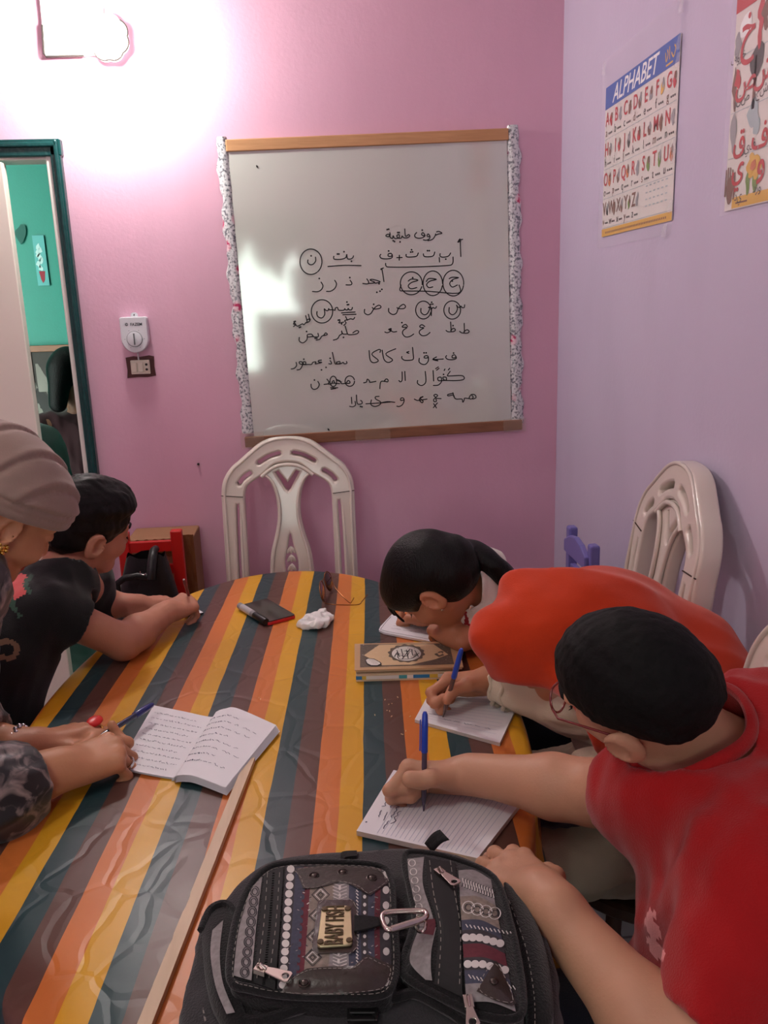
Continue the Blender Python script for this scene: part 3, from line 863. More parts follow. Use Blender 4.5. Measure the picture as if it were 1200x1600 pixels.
mb.build('plastic_cover', M_film, ar, smooth=60)
# ================================================================== FURNITURE
# ---- oval table under striped oilcloth
TC = np.array([-.115, 1.497]); TA, TB_, TH = .452, .838, .75
SD = .062; PERIOD = .149; OFF = -.0355
def cloth_mat():
    m, b, t = new_mat('striped oilcloth')
    uv = t.n('UVMap'); sp = t.n('SeparateXYZ'); t.l(uv.outputs[0], sp.inputs[0])
    nz = t.n('TexNoise'); nz.inputs['Scale'].default_value = 7; nz.inputs['Detail'].default_value = 3; t.l(uv.outputs[0], nz.inputs['Vector'])
    wob = t.n('Math', operation='MULTIPLY_ADD'); wob.inputs[1].default_value = .005; t.l(nz.outputs['Fac'], wob.inputs[0]); t.l(sp.outputs[0], wob.inputs[2])
    a = t.n('Math', operation='SUBTRACT'); a.inputs[1].default_value = OFF+.0025; t.l(wob.outputs[0], a.inputs[0])
    d = t.n('Math', operation='DIVIDE'); d.inputs[1].default_value = PERIOD; t.l(a.outputs[0], d.inputs[0])
    fr = t.n('Math', operation='FRACT'); t.l(d.outputs[0], fr.inputs[0])
    rp = t.n('ValToRGB'); cr = rp.color_ramp; cr.interpolation = 'CONSTANT'
    cols = [(40, 64, 68), (92, 62, 54), (200, 112, 52), (210, 154, 36)]
    cr.elements[0].position = 0; cr.elements[0].color = lin(cols[0])+(1,)
    cr.elements[1].position = .25; cr.elements[1].color = lin(cols[1])+(1,)
    for p, c in ((.5, cols[2]), (.75, cols[3])):
        e = cr.elements.new(p); e.color = lin(c)+(1,)
    t.l(fr.outputs[0], rp.inputs['Fac'])
    n2 = t.n('TexNoise'); n2.inputs['Scale'].default_value = 4; n2.inputs['Detail'].default_value = 6; t.l(uv.outputs[0], n2.inputs['Vector'])
    hs = t.n('HueSaturation'); t.l(rp.outputs['Color'], hs.inputs['Color'])
    mr = t.n('MapRange'); mr.inputs['To Min'].default_value = .82; mr.inputs['To Max'].default_value = 1.18; t.l(n2.outputs['Fac'], mr.inputs['Value']); t.l(mr.outputs[0], hs.inputs['Value'])
    t.l(hs.outputs[0], b.inputs['Base Color'])
    b.inputs['Roughness'].default_value = .36; b.inputs['Specular IOR Level'].default_value = .34
    # creases: two folded-cell patterns plus soft waves
    mp = t.n('Mapping'); mp.inputs['Scale'].default_value = (1.0, .7, 1); mp.inputs['Rotation'].default_value = (0, 0, .5); t.l(uv.outputs[0], mp.inputs['Vector'])
    dn = t.n('TexNoise'); dn.inputs['Scale'].default_value = 9; t.l(uv.outputs[0], dn.inputs['Vector'])
    mxv = t.n('Mix', data_type='VECTOR'); mxv.inputs['Factor'].default_value = .05; t.l(mp.outputs[0], mxv.inputs['A']); t.l(dn.outputs['Color'], mxv.inputs['B'])
    v1 = t.n('TexVoronoi', feature='DISTANCE_TO_EDGE'); v1.inputs['Scale'].default_value = 15; t.l(mxv.outputs['Result'], v1.inputs['Vector'])
    c1 = t.n('Math', operation='MINIMUM'); c1.inputs[1].default_value = .10; t.l(v1.outputs['Distance'], c1.inputs[0])
    rn = t.n('TexNoise', noise_type='RIDGED_MULTIFRACTAL'); rn.inputs['Scale'].default_value = 19; rn.inputs['Detail'].default_value = 3; t.l(mxv.outputs['Result'], rn.inputs['Vector'])
    ad = t.n('Math', operation='MULTIPLY_ADD'); ad.inputs[1].default_value = 1.6; t.l(c1.outputs[0], ad.inputs[0]); t.l(n2.outputs['Fac'], ad.inputs[2])
    ad2 = t.n('Math', operation='MULTIPLY_ADD'); ad2.inputs[1].default_value = .22; t.l(rn.outputs[0], ad2.inputs[0]); t.l(ad.outputs[0], ad2.inputs[2])
    bp = t.n('Bump'); bp.inputs['Strength'].default_value = .26; bp.inputs['Distance'].default_value = .012
    t.l(ad2.outputs[0], bp.inputs['Height']); t.l(bp.outputs['Normal'], b.inputs['Normal'])
    return m
table = thing('dining_table', 'oval wooden dining table hidden under the striped oilcloth', 'table', (TC[0], TC[1], 0))
M_tw = wood_mat('dark table wood', (92, 58, 40), (58, 34, 24), (20, 2, 2))
def oval(a, b, n=96):
    return [(a*math.cos(2*math.pi*k/n), b*math.sin(2*math.pi*k/n)) for k in range(n)]
mb = MB(); mb.prism(oval(TA-.012, TB_-.012), (np.array([TC[0], TC[1], TH-.034]), np.eye(3)), .030); mb.build('tabletop', M_tw, table, bevel=.004)
mb = MB()
for sy in (-1, 1):
    mb.box((TC[0], TC[1]+sy*.55, TH-.08), (.52, .025, .09))
for sx in (-1, 1):
    mb.box((TC[0]+sx*.26, TC[1], TH-.08), (.025, 1.1, .09))
mb.build('apron', M_tw, table, bevel=.003)
for sx in (-1, 1):
    for sy in (-1, 1):
        mb = MB(); mb.lathe([(.018, 0), (.022, .02), (.024, .3), (.034, .5), (.03, .56), (.036, .58), (.036, TH-.034)], (TC[0]+sx*.25, TC[1]+sy*.54, 0), None, 16); mb.build('leg', M_tw, table, smooth=40)
# cloth
NR_, NA = 26, 180
verts, uvs, rings = [], [], []
HANG = .24
prof = [(r_, 0.0, None) for r_ in np.linspace(0, 1, 16)[1:]]
def cl_pt(k, s):
    """s<=0: fraction inside; s>0 metres past the rim along the cloth"""
    a = 2*math.pi*k/NA
    ex, ey = math.cos(a), math.sin(a)
    n = nrm((ex/TA, ey/TB_, 0))
    rim = np.array([TC[0]+TA*ex, TC[1]+TB_*ey])
    Rr = .016
    if s <= 0:
        q = 1+s
        p = np.array([TC[0]+TA*ex*q, TC[1]+TB_*ey*q])
        return (p[0], p[1], TH+.0008*math.sin(9*p[0]+4*p[1])*1), p
    flatp = rim+n[:2]*s
    if s < Rr*math.pi/2:
        t = s/Rr
        q = rim+n[:2]*Rr*math.sin(t); z = TH-Rr*(1-math.cos(t))
    else:
        d = s-Rr*math.pi/2
        fold = (.5+.5*math.sin(a*17+1.5*math.sin(a*3)))**1.5*.045*min(1, d/.18)+.01*math.sin(a*31)*min(1, d/.1)
        q = rim+n[:2]*(Rr+fold); z = TH-Rr-d
    return (q[0], q[1], z), flatp
levels = [-.999]+list(np.linspace(-.93, 0, 16))+[.004, .009, .014, .02, .027, .04, .07, .1, .14, .18, .21, HANG]
faces = []
for s in levels:
    row = []
    for k in range(NA):
        p, u_ = cl_pt(k, s); row.append(len(verts)); verts.append(p); uvs.append((u_[0]-SD*u_[1], u_[1]))
    rings.append(row)
for i in range(len(rings)-1):
    for k in range(NA):
        j = (k+1) % NA; faces.append((rings[i][k], rings[i][j], rings[i+1][j], rings[i+1][k]))
faces.append(tuple(rings[0]))
me = bpy.data.meshes.new('tablecloth'); me.from_pydata(verts, [], faces)
ul = me.uv_layers.new(name='UVMap')
for l in me.loops: ul.data[l.index].uv = uvs[l.vertex_index]
bm = bmesh.new(); bm.from_mesh(me); bmesh.ops.recalc_face_normals(bm, faces=bm.faces); bm.to_mesh(me); bm.free()
me.materials.append(cloth_mat()); shade(me, 70)
cl = bpy.data.objects.new('tablecloth', me); COL.objects.link(cl)
tag(cl, 'teal, brown, orange and yellow striped oilcloth spread over the table', 'tablecloth')
ZT = TH+.0015

# ---- arched white dining chairs
M_chw = mat('yellowed white lacquer', (214, 203, 192), .28, var=.06, scale=6, coat=.3)
M_seat = mat('beige seat cloth', (176, 156, 130), .85, var=.15, scale=60, bump=.2)
M_crack = mat('dark joint line', (70, 52, 44), .8)
U = .000551
CH = 1.093
def chair_back(parent):
    def cc(pts): return [(x*U, CH-y*U) for x, y in pts]
    outR = [(0, 0), (80, 5), (155, 30), (225, 80), (280, 125), (330, 165), (366, 215), (384, 265), (390, 325)]
    outR = [tuple(p) for p in spline(outR, 4)]
    bot = 1240
    outer = outR+[(390, bot), (256, bot), (256, 400)]
    inR = [tuple(p) for p in spline([(256, 400), (254, 330), (244, 285), (222, 258), (182, 232), (140, 205), (75, 152), (0, 138)], 4)][1:]
    half = outer+inR
    full = half+[(-x, y) for x, y in half[::-1]][1:-1]
    def slot(pts, w_):
        P = [np.array(p, float) for p in spline(pts, 5)]; L, Rr = [], []
        for i, p in enumerate(P):
            d = nrm(P[min(i+1, len(P)-1)]-P[max(i-1, 0)]); n = np.array([-d[1], d[0]])
            k = w_ if 0 < i < len(P)-1 else w_*.5
            L.append(p+n*k); Rr.append(p-n*k)
        return [tuple(p) for p in L+Rr[::-1]]
    holes = []
    for s in (1, -1):
        holes += [slot([(s*32, 88), (s*100, 105), (s*172, 145)], 13), slot([(s*208, 192), (s*255, 222), (s*288, 262)], 13), slot([(s*297, 372), (s*303, 600), (s*306, 1000)], 9)]
    mb = MB()
    def plate(loops, depth, bev, yoff, curve=True):
        vs, fs = curve_plate([cc(l) for l in loops], depth, bev)
        out = []
        for x, z, d in vs:
            tt = max(0, z-.45)
            out.append((x, -d+yoff+.10*tt*tt+.08*tt, z))
        return out, fs
    v, f = plate([full]+holes, .042, .007, .004)
    mb.add(v, f); o1 = mb.build('back_frame', M_chw, parent, smooth=35)
    # splat
    inn = [tuple(p) for p in spline([(150, 205), (107, 248), (79, 320), (68, 405), (72, 485), (92, 575), (117, 665), (128, 755), (132, 860), (128, 1000), (120, bot)], 4)]
    topc = [tuple(p) for p in spline([(0, 138), (60, 146), (110, 172), (150, 205)], 4)]
    halfS = topc+inn[1:]
    fullS = halfS+[(-x, y) for x, y in halfS[::-1]][:-1]
    vslot = [(-72, 200), (-52, 192), (0, 262), (52, 192), (72, 200), (14, 300), (0, 312), (-14, 300)]
    tear = [tuple(p) for p in spline([(0, 560), (18, 640), (38, 720), (36, 800), (20, 900), (0, 930), (-20, 900), (-36, 800), (-38, 720), (-18, 640)], 4, True)]
    mb = MB(); v, f = plate([fullS, vslot, tear], .030, .007, .005); mb.add(v, f); mb.build('splat', M_chw, parent, smooth=35)
    mb = MB()            # carved leaves inside the opening and raised beads along the splat and arch
    def pt(x, y, off):
        z = CH-y*U; tt = max(0, z-.45); return np.array([x*U, off-.002+.10*tt*tt+.08*tt, z])
    for yy in (640, 690, 745, 800, 860):
        for s in (-1, 0, 1):
            a_ = pt(s*12, yy+18, 0); mb.ell(a_, (.0055, .005, .014), Matrix.Rotation(-s*.5, 3, 'Y'), 10, 8)
    mb.build('carved_leaves', M_chw, parent, smooth=60)
    mb = MB()
    for s in (-1, 1):
        mb.tube([pt(s*(x-16), y, -.013) for x, y in inn[1:]], .005, 8)
        mb.tube([pt(s*(x-20), y+4, -.015) for x, y in outR[:-1]]+[pt(s*368, 500, -.015), pt(s*368, 1200, -.015)], .0045, 8)
    mb.tube([pt(x, y, -.013) for x, y in ([(-x, y+16) for x, y in topc[::-1]]+[(x, y+16) for x, y in topc[1:]])], .006, 8)
    mb.build('bead_moulding', M_chw, parent, smooth=60)
    for s in (-1, 1):
        mb = MB(); a_, b_2 = pt(s*262, 330, -.0165), pt(s*390, 318, -.0165)
        mb.bar(a_, b_2, .0022, .002); mb.build('joint_line', M_crack, parent)
def make_chair(label, group):
    """arched chair, local: back plate at y=0 facing -y, seat towards -y"""
    t = thing('dining_chair', label, 'chair', (0, 0, 0), (0, 0, 0), group)
    chair_back(t)
    mb = MB(); mb.prism([(-.215, -.012), (.215, -.012), (.225, -.30), (.2, -.44), (-.2, -.44), (-.225, -.30)], (np.array([0, 0, .39]), np.eye(3)), .05); mb.build('seat_frame', M_chw, t, bevel=.006)
    mb = MB(); mb.prism([(-.20, -.03), (.20, -.03), (.21, -.30), (.185, -.425), (-.185, -.425), (-.21, -.30)], (np.array([0, 0, .44]), np.eye(3)), .04); mb.build('seat', M_seat, t, bevel=.018, seg=3)
    for s in (-1, 1):
        mb = MB(); mb.tube([(s*.19, -.40, .40), (s*.2, -.415, .25), (s*.195, -.40, .08), (s*.205, -.425, 0)], [.026, .024, .016, .018], 10); mb.build('leg', M_chw, t, smooth=50)
        mb = MB(); mb.tube([(s*.178, .0, .42), (s*.18, .0, .25), (s*.19, .04, 0)], [.026, .024, .02], 8); mb.build('leg', M_chw, t, smooth=50)
    return t
chA = make_chair('white arched-back dining chair at the far end of the table', 'white arched dining chairs')
chA.location = (-.118, 2.60, 0)
chA.rotation_euler = (0, 0, R(-2))
chB = copy_tree(chA); chB['label'] = 'white arched-back dining chair against the lavender wall behind the orange veil'
chB.location = (.69, 1.71, .0); chB.rotation_euler = (0, 0, R(-96)); chB.scale = (1.05, 1.05, 1.05)
chC = copy_tree(chA); chC['label'] = 'white arched-back dining chair cut off at the right edge of the photo'
chC.location = (.545, .86, .0); chC.rotation_euler = (0, 0, R(-92)); chC.scale = (1.05, 1.05, 1.05)

# ---- red slatted child's chair with box behind
M_redp = mat('red gloss paint', (196, 30, 26), .35, var=.08)
rc_ = thing('small_chair', 'small red wooden chair against the pink wall', 'chair', (-.545, 2.55, 0))
Y0 = 2.60
xa, xb = PY(193, 840, Y0)[0], PY(276, 838, Y0)[0]
zt = PY(193, 832, Y0)[2]
for x in (xa, xb):
    mb = MB(); mb.box((x, Y0, zt/2), (.036, .03, zt)); mb.build('back_post', M_redp, rc_, bevel=.004)
for py, h in ((854, .036), (890, .032)):
    z = PY(230, py, Y0)[2]; mb = MB(); mb.box(((xa+xb)/2, Y0, z), (xb-xa, .016, h)); mb.build('back_slat', M_redp, rc_, bevel=.003)
mb = MB(); mb.box(((xa+xb)/2, Y0-.16, .40), (xb-xa+.06, .36, .025)); mb.build('seat', M_redp, rc_, bevel=.004)
for x in (xa, xb):
    mb = MB(); mb.box((x, Y0-.31, .195), (.034, .034, .39)); mb.build('leg', M_redp, rc_, bevel=.004)
for yy in (Y0-.31, Y0):
    mb = MB(); mb.box(((xa+xb)/2, yy, .2), (xb-xa, .016, .03)); mb.build('stretcher', M_redp, rc_)
# cardboard box behind it, brown tape
M_card = mat('cardboard', (150, 108, 78), .7, var=.12, scale=6, bump=.05)
bx = thing('cardboard_box', 'taped brown cardboard box behind the red chair', 'box', (-.55, 2.75, 0))
bx0, bx1 = PY(196, 835, 2.68)[0], PY(301, 835, 2.68)[0]
bz = PY(250, 842, 2.68)[2]
mb = MB(); mb.box(((bx0+bx1)/2, 2.76, bz/2), (bx1-bx0, .155, bz)); mb.build('carton', M_card, bx, bevel=.004)
mb = MB()
M_btape = mat('brown parcel tape', (120, 78, 50), .12, var=.2, scale=30, coat=.6, bump=.3, bscale=40)
mb.grid(lambda u, v: (bx0+.03+(bx1-bx0-.04)*u, 2.680-.001-.002*math.sin(31*u+5*v), bz-.06+.058*v+.003*math.sin(40*u)), 30, 5)
mb.grid(lambda u, v: (bx1-.035+.037*u, 2.680-.0015-.002*math.sin(9*u+25*v), .35+(bz-.34)*v), 6, 40)
mb.build('parcel_tape', M_btape, bx, smooth=50)

# black handbag on the red chair
M_blk = mat('black leatherette', (22, 20, 22), .38, var=.2, scale=40, bump=.15, bscale=90)
hb = thing('handbag', 'black leather handbag on the seat of the red chair', 'bag', (-.52, 2.45, .41))
def bagpt(px, py, Y=2.50): return PY(px, py, Y)
outline = [(183, 945), (185, 905), (196, 885), (212, 873), (232, 865), (252, 868), (266, 890), (275, 925), (278, 960)]
mb = MB()
cb = PY(229, 935, 2.50)
def bagf(u, v):
    a = 2*math.pi*u; t = v
    w_ = (.120*(1-.52*t**1.6)); d_ = .07*(1-.6*t)
    return np.array([cb[0]+.0+w_*math.copysign(abs(math.cos(a))**.6, math.cos(a))+.012*t, 2.50+d_*math.copysign(abs(math.sin(a))**.7, math.sin(a)), .415+t*(PY(232, 866, 2.5)[2]-.415)+.006*math.sin(5*a)*(t > .9)])
mb.grid(bagf, 41, 12)
mb.build('bag_body', M_blk, hb, smooth=60)
mb = MB()
p = [(238, 872), (236, 850), (241, 858), (246, 876)]
mb.tube([PY(236, 905, 2.43), PY(237, 880, 2.44), PY(240, 861, 2.47), PY(243, 858, 2.52)], [.013, .014, .013, .012], 10)
mb.tube([PY(196, 940, 2.42), PY(184, 925, 2.42), PY(183, 912, 2.42), PY(195, 903, 2.42), PY(215, 900, 2.43), PY(232, 902, 2.43)], .0065, 10, flat=1.6)
mb.build('handle', M_blk, hb, smooth=60)
mb = MB(); M_steel = mat('steel', (190, 188, 186), .22, 1.0, var=.03)
mb.tube([PY(224+5*math.cos(t), 894+4*math.sin(t), 2.415) for t in np.linspace(.4, 3.4, 9)], .0018, 6); mb.build('metal_ring', M_steel, hb, smooth=60)

# ---- violet child's chair by the lavender wall
M_vio = mat('violet gloss paint', (112, 106, 172), .35, var=.08)
vc = thing('small_chair', 'small violet wooden chair against the lavender wall', 'chair', (.62, 2.2, 0))
XV = .70
pA, pB = PX(894, 822, XV), PX(928, 852, XV)
ya, yb, zv = pA[1], pB[1], pA[2]
for y, zz in ((ya, zv), (yb, zv)):
    mb = MB(); mb.box((XV, y, zz/2), (.026, .034, zz)); mb.build('back_post', M_vio, vc, bevel=.006)
ym = (ya+yb)/2
mb = MB(); arch = [(-.5, -.035), (.5, -.035), (.5, .0), (.25, .022), (0, .03), (-.25, .022), (-.5, 0)]
Lc = ya-yb
mb.prism([(x*Lc, y) for x, y in arch], (np.array([XV-.008, ym, zv-.035]), np.stack([np.array([0, -1., 0]), FZ, np.array([-1., 0, 0])], 1)), .016); mb.build('back_slat', M_vio, vc, bevel=.004)
mb = MB(); mb.box((XV, ym, zv-.125), (.016, Lc, .04)); mb.build('back_slat', M_vio, vc, bevel=.003)
mb = MB(); mb.box((XV-.15, ym, .36), (.33, Lc+.05, .022)); mb.build('seat', M_vio, vc, bevel=.004)
for y in (ya, yb):
    mb = MB(); mb.box((XV-.29, y, .175), (.03, .03, .35)); mb.build('leg', M_vio, vc, bevel=.004)
# ================================================================== IMPLICIT-SURFACE MODELLER (for people, cloth and soft things)
def smin(a, b, k):
    if k <= 1e-6: return np.minimum(a, b)
    h = np.maximum(k-np.abs(a-b), 0)/k
    return np.minimum(a, b)-h*h*k*.25
def smax(a, b, k):
    return -smin(-a, -b, k)
class RC:
    """round cone"""
    def __init__(s, a, b, ra, rb=None):
        s.a = np.asarray(a, np.float32); s.b = np.asarray(b, np.float32); s.ra = ra; s.rb = ra if rb is None else rb
        s.ba = s.b-s.a; s.L = float(s.ba @ s.ba)+1e-9
    def d(s, p):
        q = p-s.a
        t = np.clip((q @ s.ba)/s.L, 0, 1)
        return np.sqrt(((q-t[..., None]*s.ba)**2).sum(-1))-(s.ra+(s.rb-s.ra)*t)
    def box(s):
        return np.minimum(s.a-s.ra, s.b-s.rb), np.maximum(s.a+s.ra, s.b+s.rb)
class EL:
    """ellipsoid; B columns = local axes"""
    def __init__(s, c, r, B=None):
        s.c = np.asarray(c, np.float32); s.r = np.asarray(r, np.float32); s.B = (np.eye(3) if B is None else np.asarray(B)).astype(np.float32)
    def d(s, p):
        q = (p-s.c) @ s.B
        k0 = np.sqrt(((q/s.r)**2).sum(-1)); k1 = np.sqrt(((q/(s.r*s.r))**2).sum(-1))+1e-9
        return np.where(k0 < .05, -s.r.min(), k0*(k0-1)/k1)
    def box(s):
        e = np.sqrt(((s.B*s.r)**2).sum(1)); return s.c-e, s.c+e
class BX:
    """rounded box"""
    def __init__(s, c, h, B=None, r=.01):
        s.c = np.asarray(c, np.float32); s.h = np.asarray(h, np.float32)-r; s.r = r; s.B = (np.eye(3) if B is None else np.asarray(B)).astype(np.float32)
    def d(s, p):
        q = np.abs((p-s.c) @ s.B)-s.h
        return np.sqrt((np.maximum(q, 0)**2).sum(-1))+np.minimum(q.max(-1), 0)-s.r
    def box(s):
        e = (np.abs(s.B)*(s.h+s.r)).sum(1); return s.c-e, s.c+e
class PL:
    """half space: inside where (p-c).n < 0"""
    def __init__(s, c, n):
        s.c = np.asarray(c, np.float32); s.n = nrm(n).astype(np.float32)
    def d(s, p): return (p-s.c) @ s.n
    def box(s): return np.full(3, 1e9), np.full(3, -1e9)
class CUT:
    """intersection of several shapes, used as one"""
    def __init__(s, *parts): s.p = parts
    def d(s, p):
        r = s.p[0].d(p)
        for q in s.p[1:]: r = np.maximum(r, q.d(p))
        return r
    def box(s): return s.p[0].box()
class Shape:
    def __init__(s): s.ops = []
    def add(s, prim, k=.01): s.ops.append((prim, k, 1)); return s
    def sub(s, prim, k=.004): s.ops.append((prim, k, -1)); return s
    def keep(s, prim, k=.004): s.ops.append((prim, k, 0)); return s
    def rc(s, a, b, ra, rb=None, k=.01): return s.add(RC(a, b, ra, rb), k)
    def chain(s, pts, rs, k=.01):
        for i in range(len(pts)-1): s.add(RC(pts[i], pts[i+1], rs[i], rs[i+1]), k)
        return s
    def el(s, c, r, B=None, k=.01): return s.add(EL(c, r, B), k)
    def eval(s, p, dcen=None, lim=None):
        pass
    def mesh(s, h, disp=None, pad=.004, clip=None):
        lo = np.full(3, 1e9); hi = -lo
        for pr, k, sg in s.ops:
            if sg == 1:
                a, b = pr.box(); lo = np.minimum(lo, a); hi = np.maximum(hi, b)
        lo = lo-pad-2*h; hi = hi+pad+2*h
        if clip is not None:
            lo = np.maximum(lo, clip[0]); hi = np.minimum(hi, clip[1])
        nb = np.ceil((hi-lo)/(8*h)).astype(int)
        I = np.stack(np.meshgrid(*[np.arange(n) for n in nb], indexing='ij'), -1).reshape(-1, 3)
        cen = (lo+(I*8+3.5)*h).astype(np.float32)
        dc = []
        Dd = np.full(len(cen), 9.0, np.float32)
        for pr, k, sg in s.ops:
            d = pr.d(cen).astype(np.float32); dc.append(d)
            Dd = smin(Dd, d, k) if sg == 1 else (smax(Dd, -d, k) if sg == -1 else smax(Dd, d, k))
        act = np.abs(Dd) < 8.5*h+pad
        ai = np.nonzero(act)[0]
        off = np.stack(np.meshgrid(*[np.arange(8)]*3, indexing='ij'), -1).reshape(-1, 3)
        P = (lo+(I[ai][:, None, :]*8+off[None])*h).astype(np.float32)
        V = np.full(P.shape[:2], 9.0, np.float32)
        for (pr, k, sg), d in zip(s.ops, dc):
            da = d[ai]
            if sg == 0:
                sel = np.nonzero(da > -(8*h+k+pad))[0]
            else:
                sel = np.nonzero(da < 8*h+k+pad)[0]
            if len(sel) == 0: continue
            v = pr.d(P[sel].reshape(-1, 3)).reshape(len(sel), -1)
            V[sel] = smin(V[sel], v, k) if sg == 1 else (smax(V[sel], -v, k) if sg == -1 else smax(V[sel], v, k))
        if disp is not None:
            near = np.abs(V) < 3*h+pad
            V[near] += disp(P[near]).astype(np.float32)
        F = np.repeat(np.repeat(np.repeat(Dd.reshape(nb), 8, 0), 8, 1), 8, 2)
        F = F.reshape(nb[0], 8, nb[1], 8, nb[2], 8).transpose(0, 2, 4, 1, 3, 5).reshape(-1, 512).copy()
        F[ai] = V
        F = F.reshape(nb[0], nb[1], nb[2], 8, 8, 8).transpose(0, 3, 1, 4, 2, 5).reshape(nb*8)
        return surface_nets(F, lo, h)
def surface_nets(F, lo, h):
    S = F < 0
    c = np.zeros(tuple(n-1 for n in F.shape), np.int8)
    for dx in (0, 1):
        for dy in (0, 1):
            for dz in (0, 1):
                c += S[dx:F.shape[0]-1+dx, dy:F.shape[1]-1+dy, dz:F.shape[2]-1+dz]
    ce = np.argwhere((c > 0) & (c < 8))
    idx = np.full(c.shape, -1, np.int32); idx[tuple(ce.T)] = np.arange(len(ce))
    acc = np.zeros((len(ce), 3)); cnt = np.zeros(len(ce))
    for ax in range(3):
        o1, o2 = [a for a in range(3) if a != ax]
        for p in (0, 1):
            for q in (0, 1):
                a = ce.copy(); a[:, o1] += p; a[:, o2] += q
                b = a.copy(); b[:, ax] += 1
                fa, fb = F[tuple(a.T)], F[tuple(b.T)]
                m_ = (fa < 0) != (fb < 0)
                t = np.zeros(len(ce)); t[m_] = fa[m_]/(fa[m_]-fb[m_])
                pt = np.zeros((len(ce), 3)); pt[:, o1] = p; pt[:, o2] = q; pt[:, ax] = t
                acc[m_] += pt[m_]; cnt[m_] += 1
    V = lo+(ce+acc/np.maximum(cnt, 1)[:, None])*h
    faces = []
    for ax in range(3):
        sl0 = [slice(None)]*3; sl1 = [slice(None)]*3
        sl0[ax] = slice(0, F.shape[ax]-1); sl1[ax] = slice(1, None)
        A, B = S[tuple(sl0)], S[tuple(sl1)]
        e = np.argwhere(A != B)
        o1, o2 = [(1, 2), (2, 0), (0, 1)][ax]
        e = e[(e[:, o1] > 0) & (e[:, o2] > 0) & (e[:, o1] < F.shape[o1]-1) & (e[:, o2] < F.shape[o2]-1)]
        q = []
        for d1, d2 in ((-1, -1), (0, -1), (0, 0), (-1, 0)):
            w_ = e.copy(); w_[:, o1] += d1; w_[:, o2] += d2
            q.append(idx[tuple(w_.T)])
        q = np.stack(q, 1)
        inside = A[tuple(e.T)]
        q[~inside] = q[~inside][:, ::-1]
        faces.append(q)
    return V.astype(np.float32), np.concatenate(faces)
def soft(name, shape, h, mats, parent=None, disp=None, pad=.004, matfn=None, relax=1, clip=None):
    V, Fq = shape.mesh(h, disp, pad, clip)
    for _ in range(relax):           # light relaxation
        s_ = np.zeros_like(V); n_ = np.zeros(len(V))
        for i in range(4):
            a, b = Fq[:, i], Fq[:, (i+1) % 4]
            np.add.at(s_, a, V[b]); np.add.at(n_, a, 1); np.add.at(s_, b, V[a]); np.add.at(n_, b, 1)
        V = V*.5+.5*s_/np.maximum(n_, 1)[:, None]
    me = bpy.data.meshes.new(name)
    W = V
    if parent is not None:
        Mi = np.array(wmat(parent).inverted()); W = V @ Mi[:3, :3].T+Mi[:3, 3]
    me.vertices.add(len(W)); me.vertices.foreach_set('co', np.ascontiguousarray(W, np.float32).ravel())
    me.loops.add(len(Fq)*4); me.loops.foreach_set('vertex_index', Fq.astype(np.int32).ravel())
    me.polygons.add(len(Fq)); me.polygons.foreach_set('loop_start', np.arange(0, len(Fq)*4, 4, dtype=np.int32))
    me.polygons.foreach_set('loop_total', np.full(len(Fq), 4, np.int32))
    me.polygons.foreach_set('use_smooth', np.ones(len(Fq), bool))
    for mm in (mats if isinstance(mats, (list, tuple)) else [mats]): me.materials.append(mm)
    if matfn is not None:
        c = V[Fq].mean(1); me.polygons.foreach_set('material_index', matfn(c).astype(np.int32))
    me.update(calc_edges=True); me.validate()
    o = bpy.data.objects.new(name, me); COL.objects.link(o)
    if parent is not None: o.parent = parent
    return o
def snoise(p, freq, seed=0, n=7, aniso=None):
    g = np.random.default_rng(seed); r = np.zeros(len(p), np.float32)
    for i in range(n):
        k = g.normal(size=3); k = k/np.linalg.norm(k)*freq*g.uniform(.6, 1.5)
        if aniso is not None: k = np.asarray(aniso) @ k
        r += np.sin(p @ k.astype(np.float32)+g.uniform(0, 6.28))
    return r/n**.5
def folds(amp, freq, seed, along=None, squash=.25, fine=.3):
    """cloth folds running along a direction"""
    A = None
    if along is not None:
        a = nrm(along); A = np.eye(3)-(1-squash)*np.outer(a, a)
    def f(p):
        n1 = snoise(p, freq, seed, 7, A); n2 = snoise(p, freq*2.3, seed+1, 7, A)
        return amp*(np.abs(n1)-.6)+amp*fine*n2
    return f

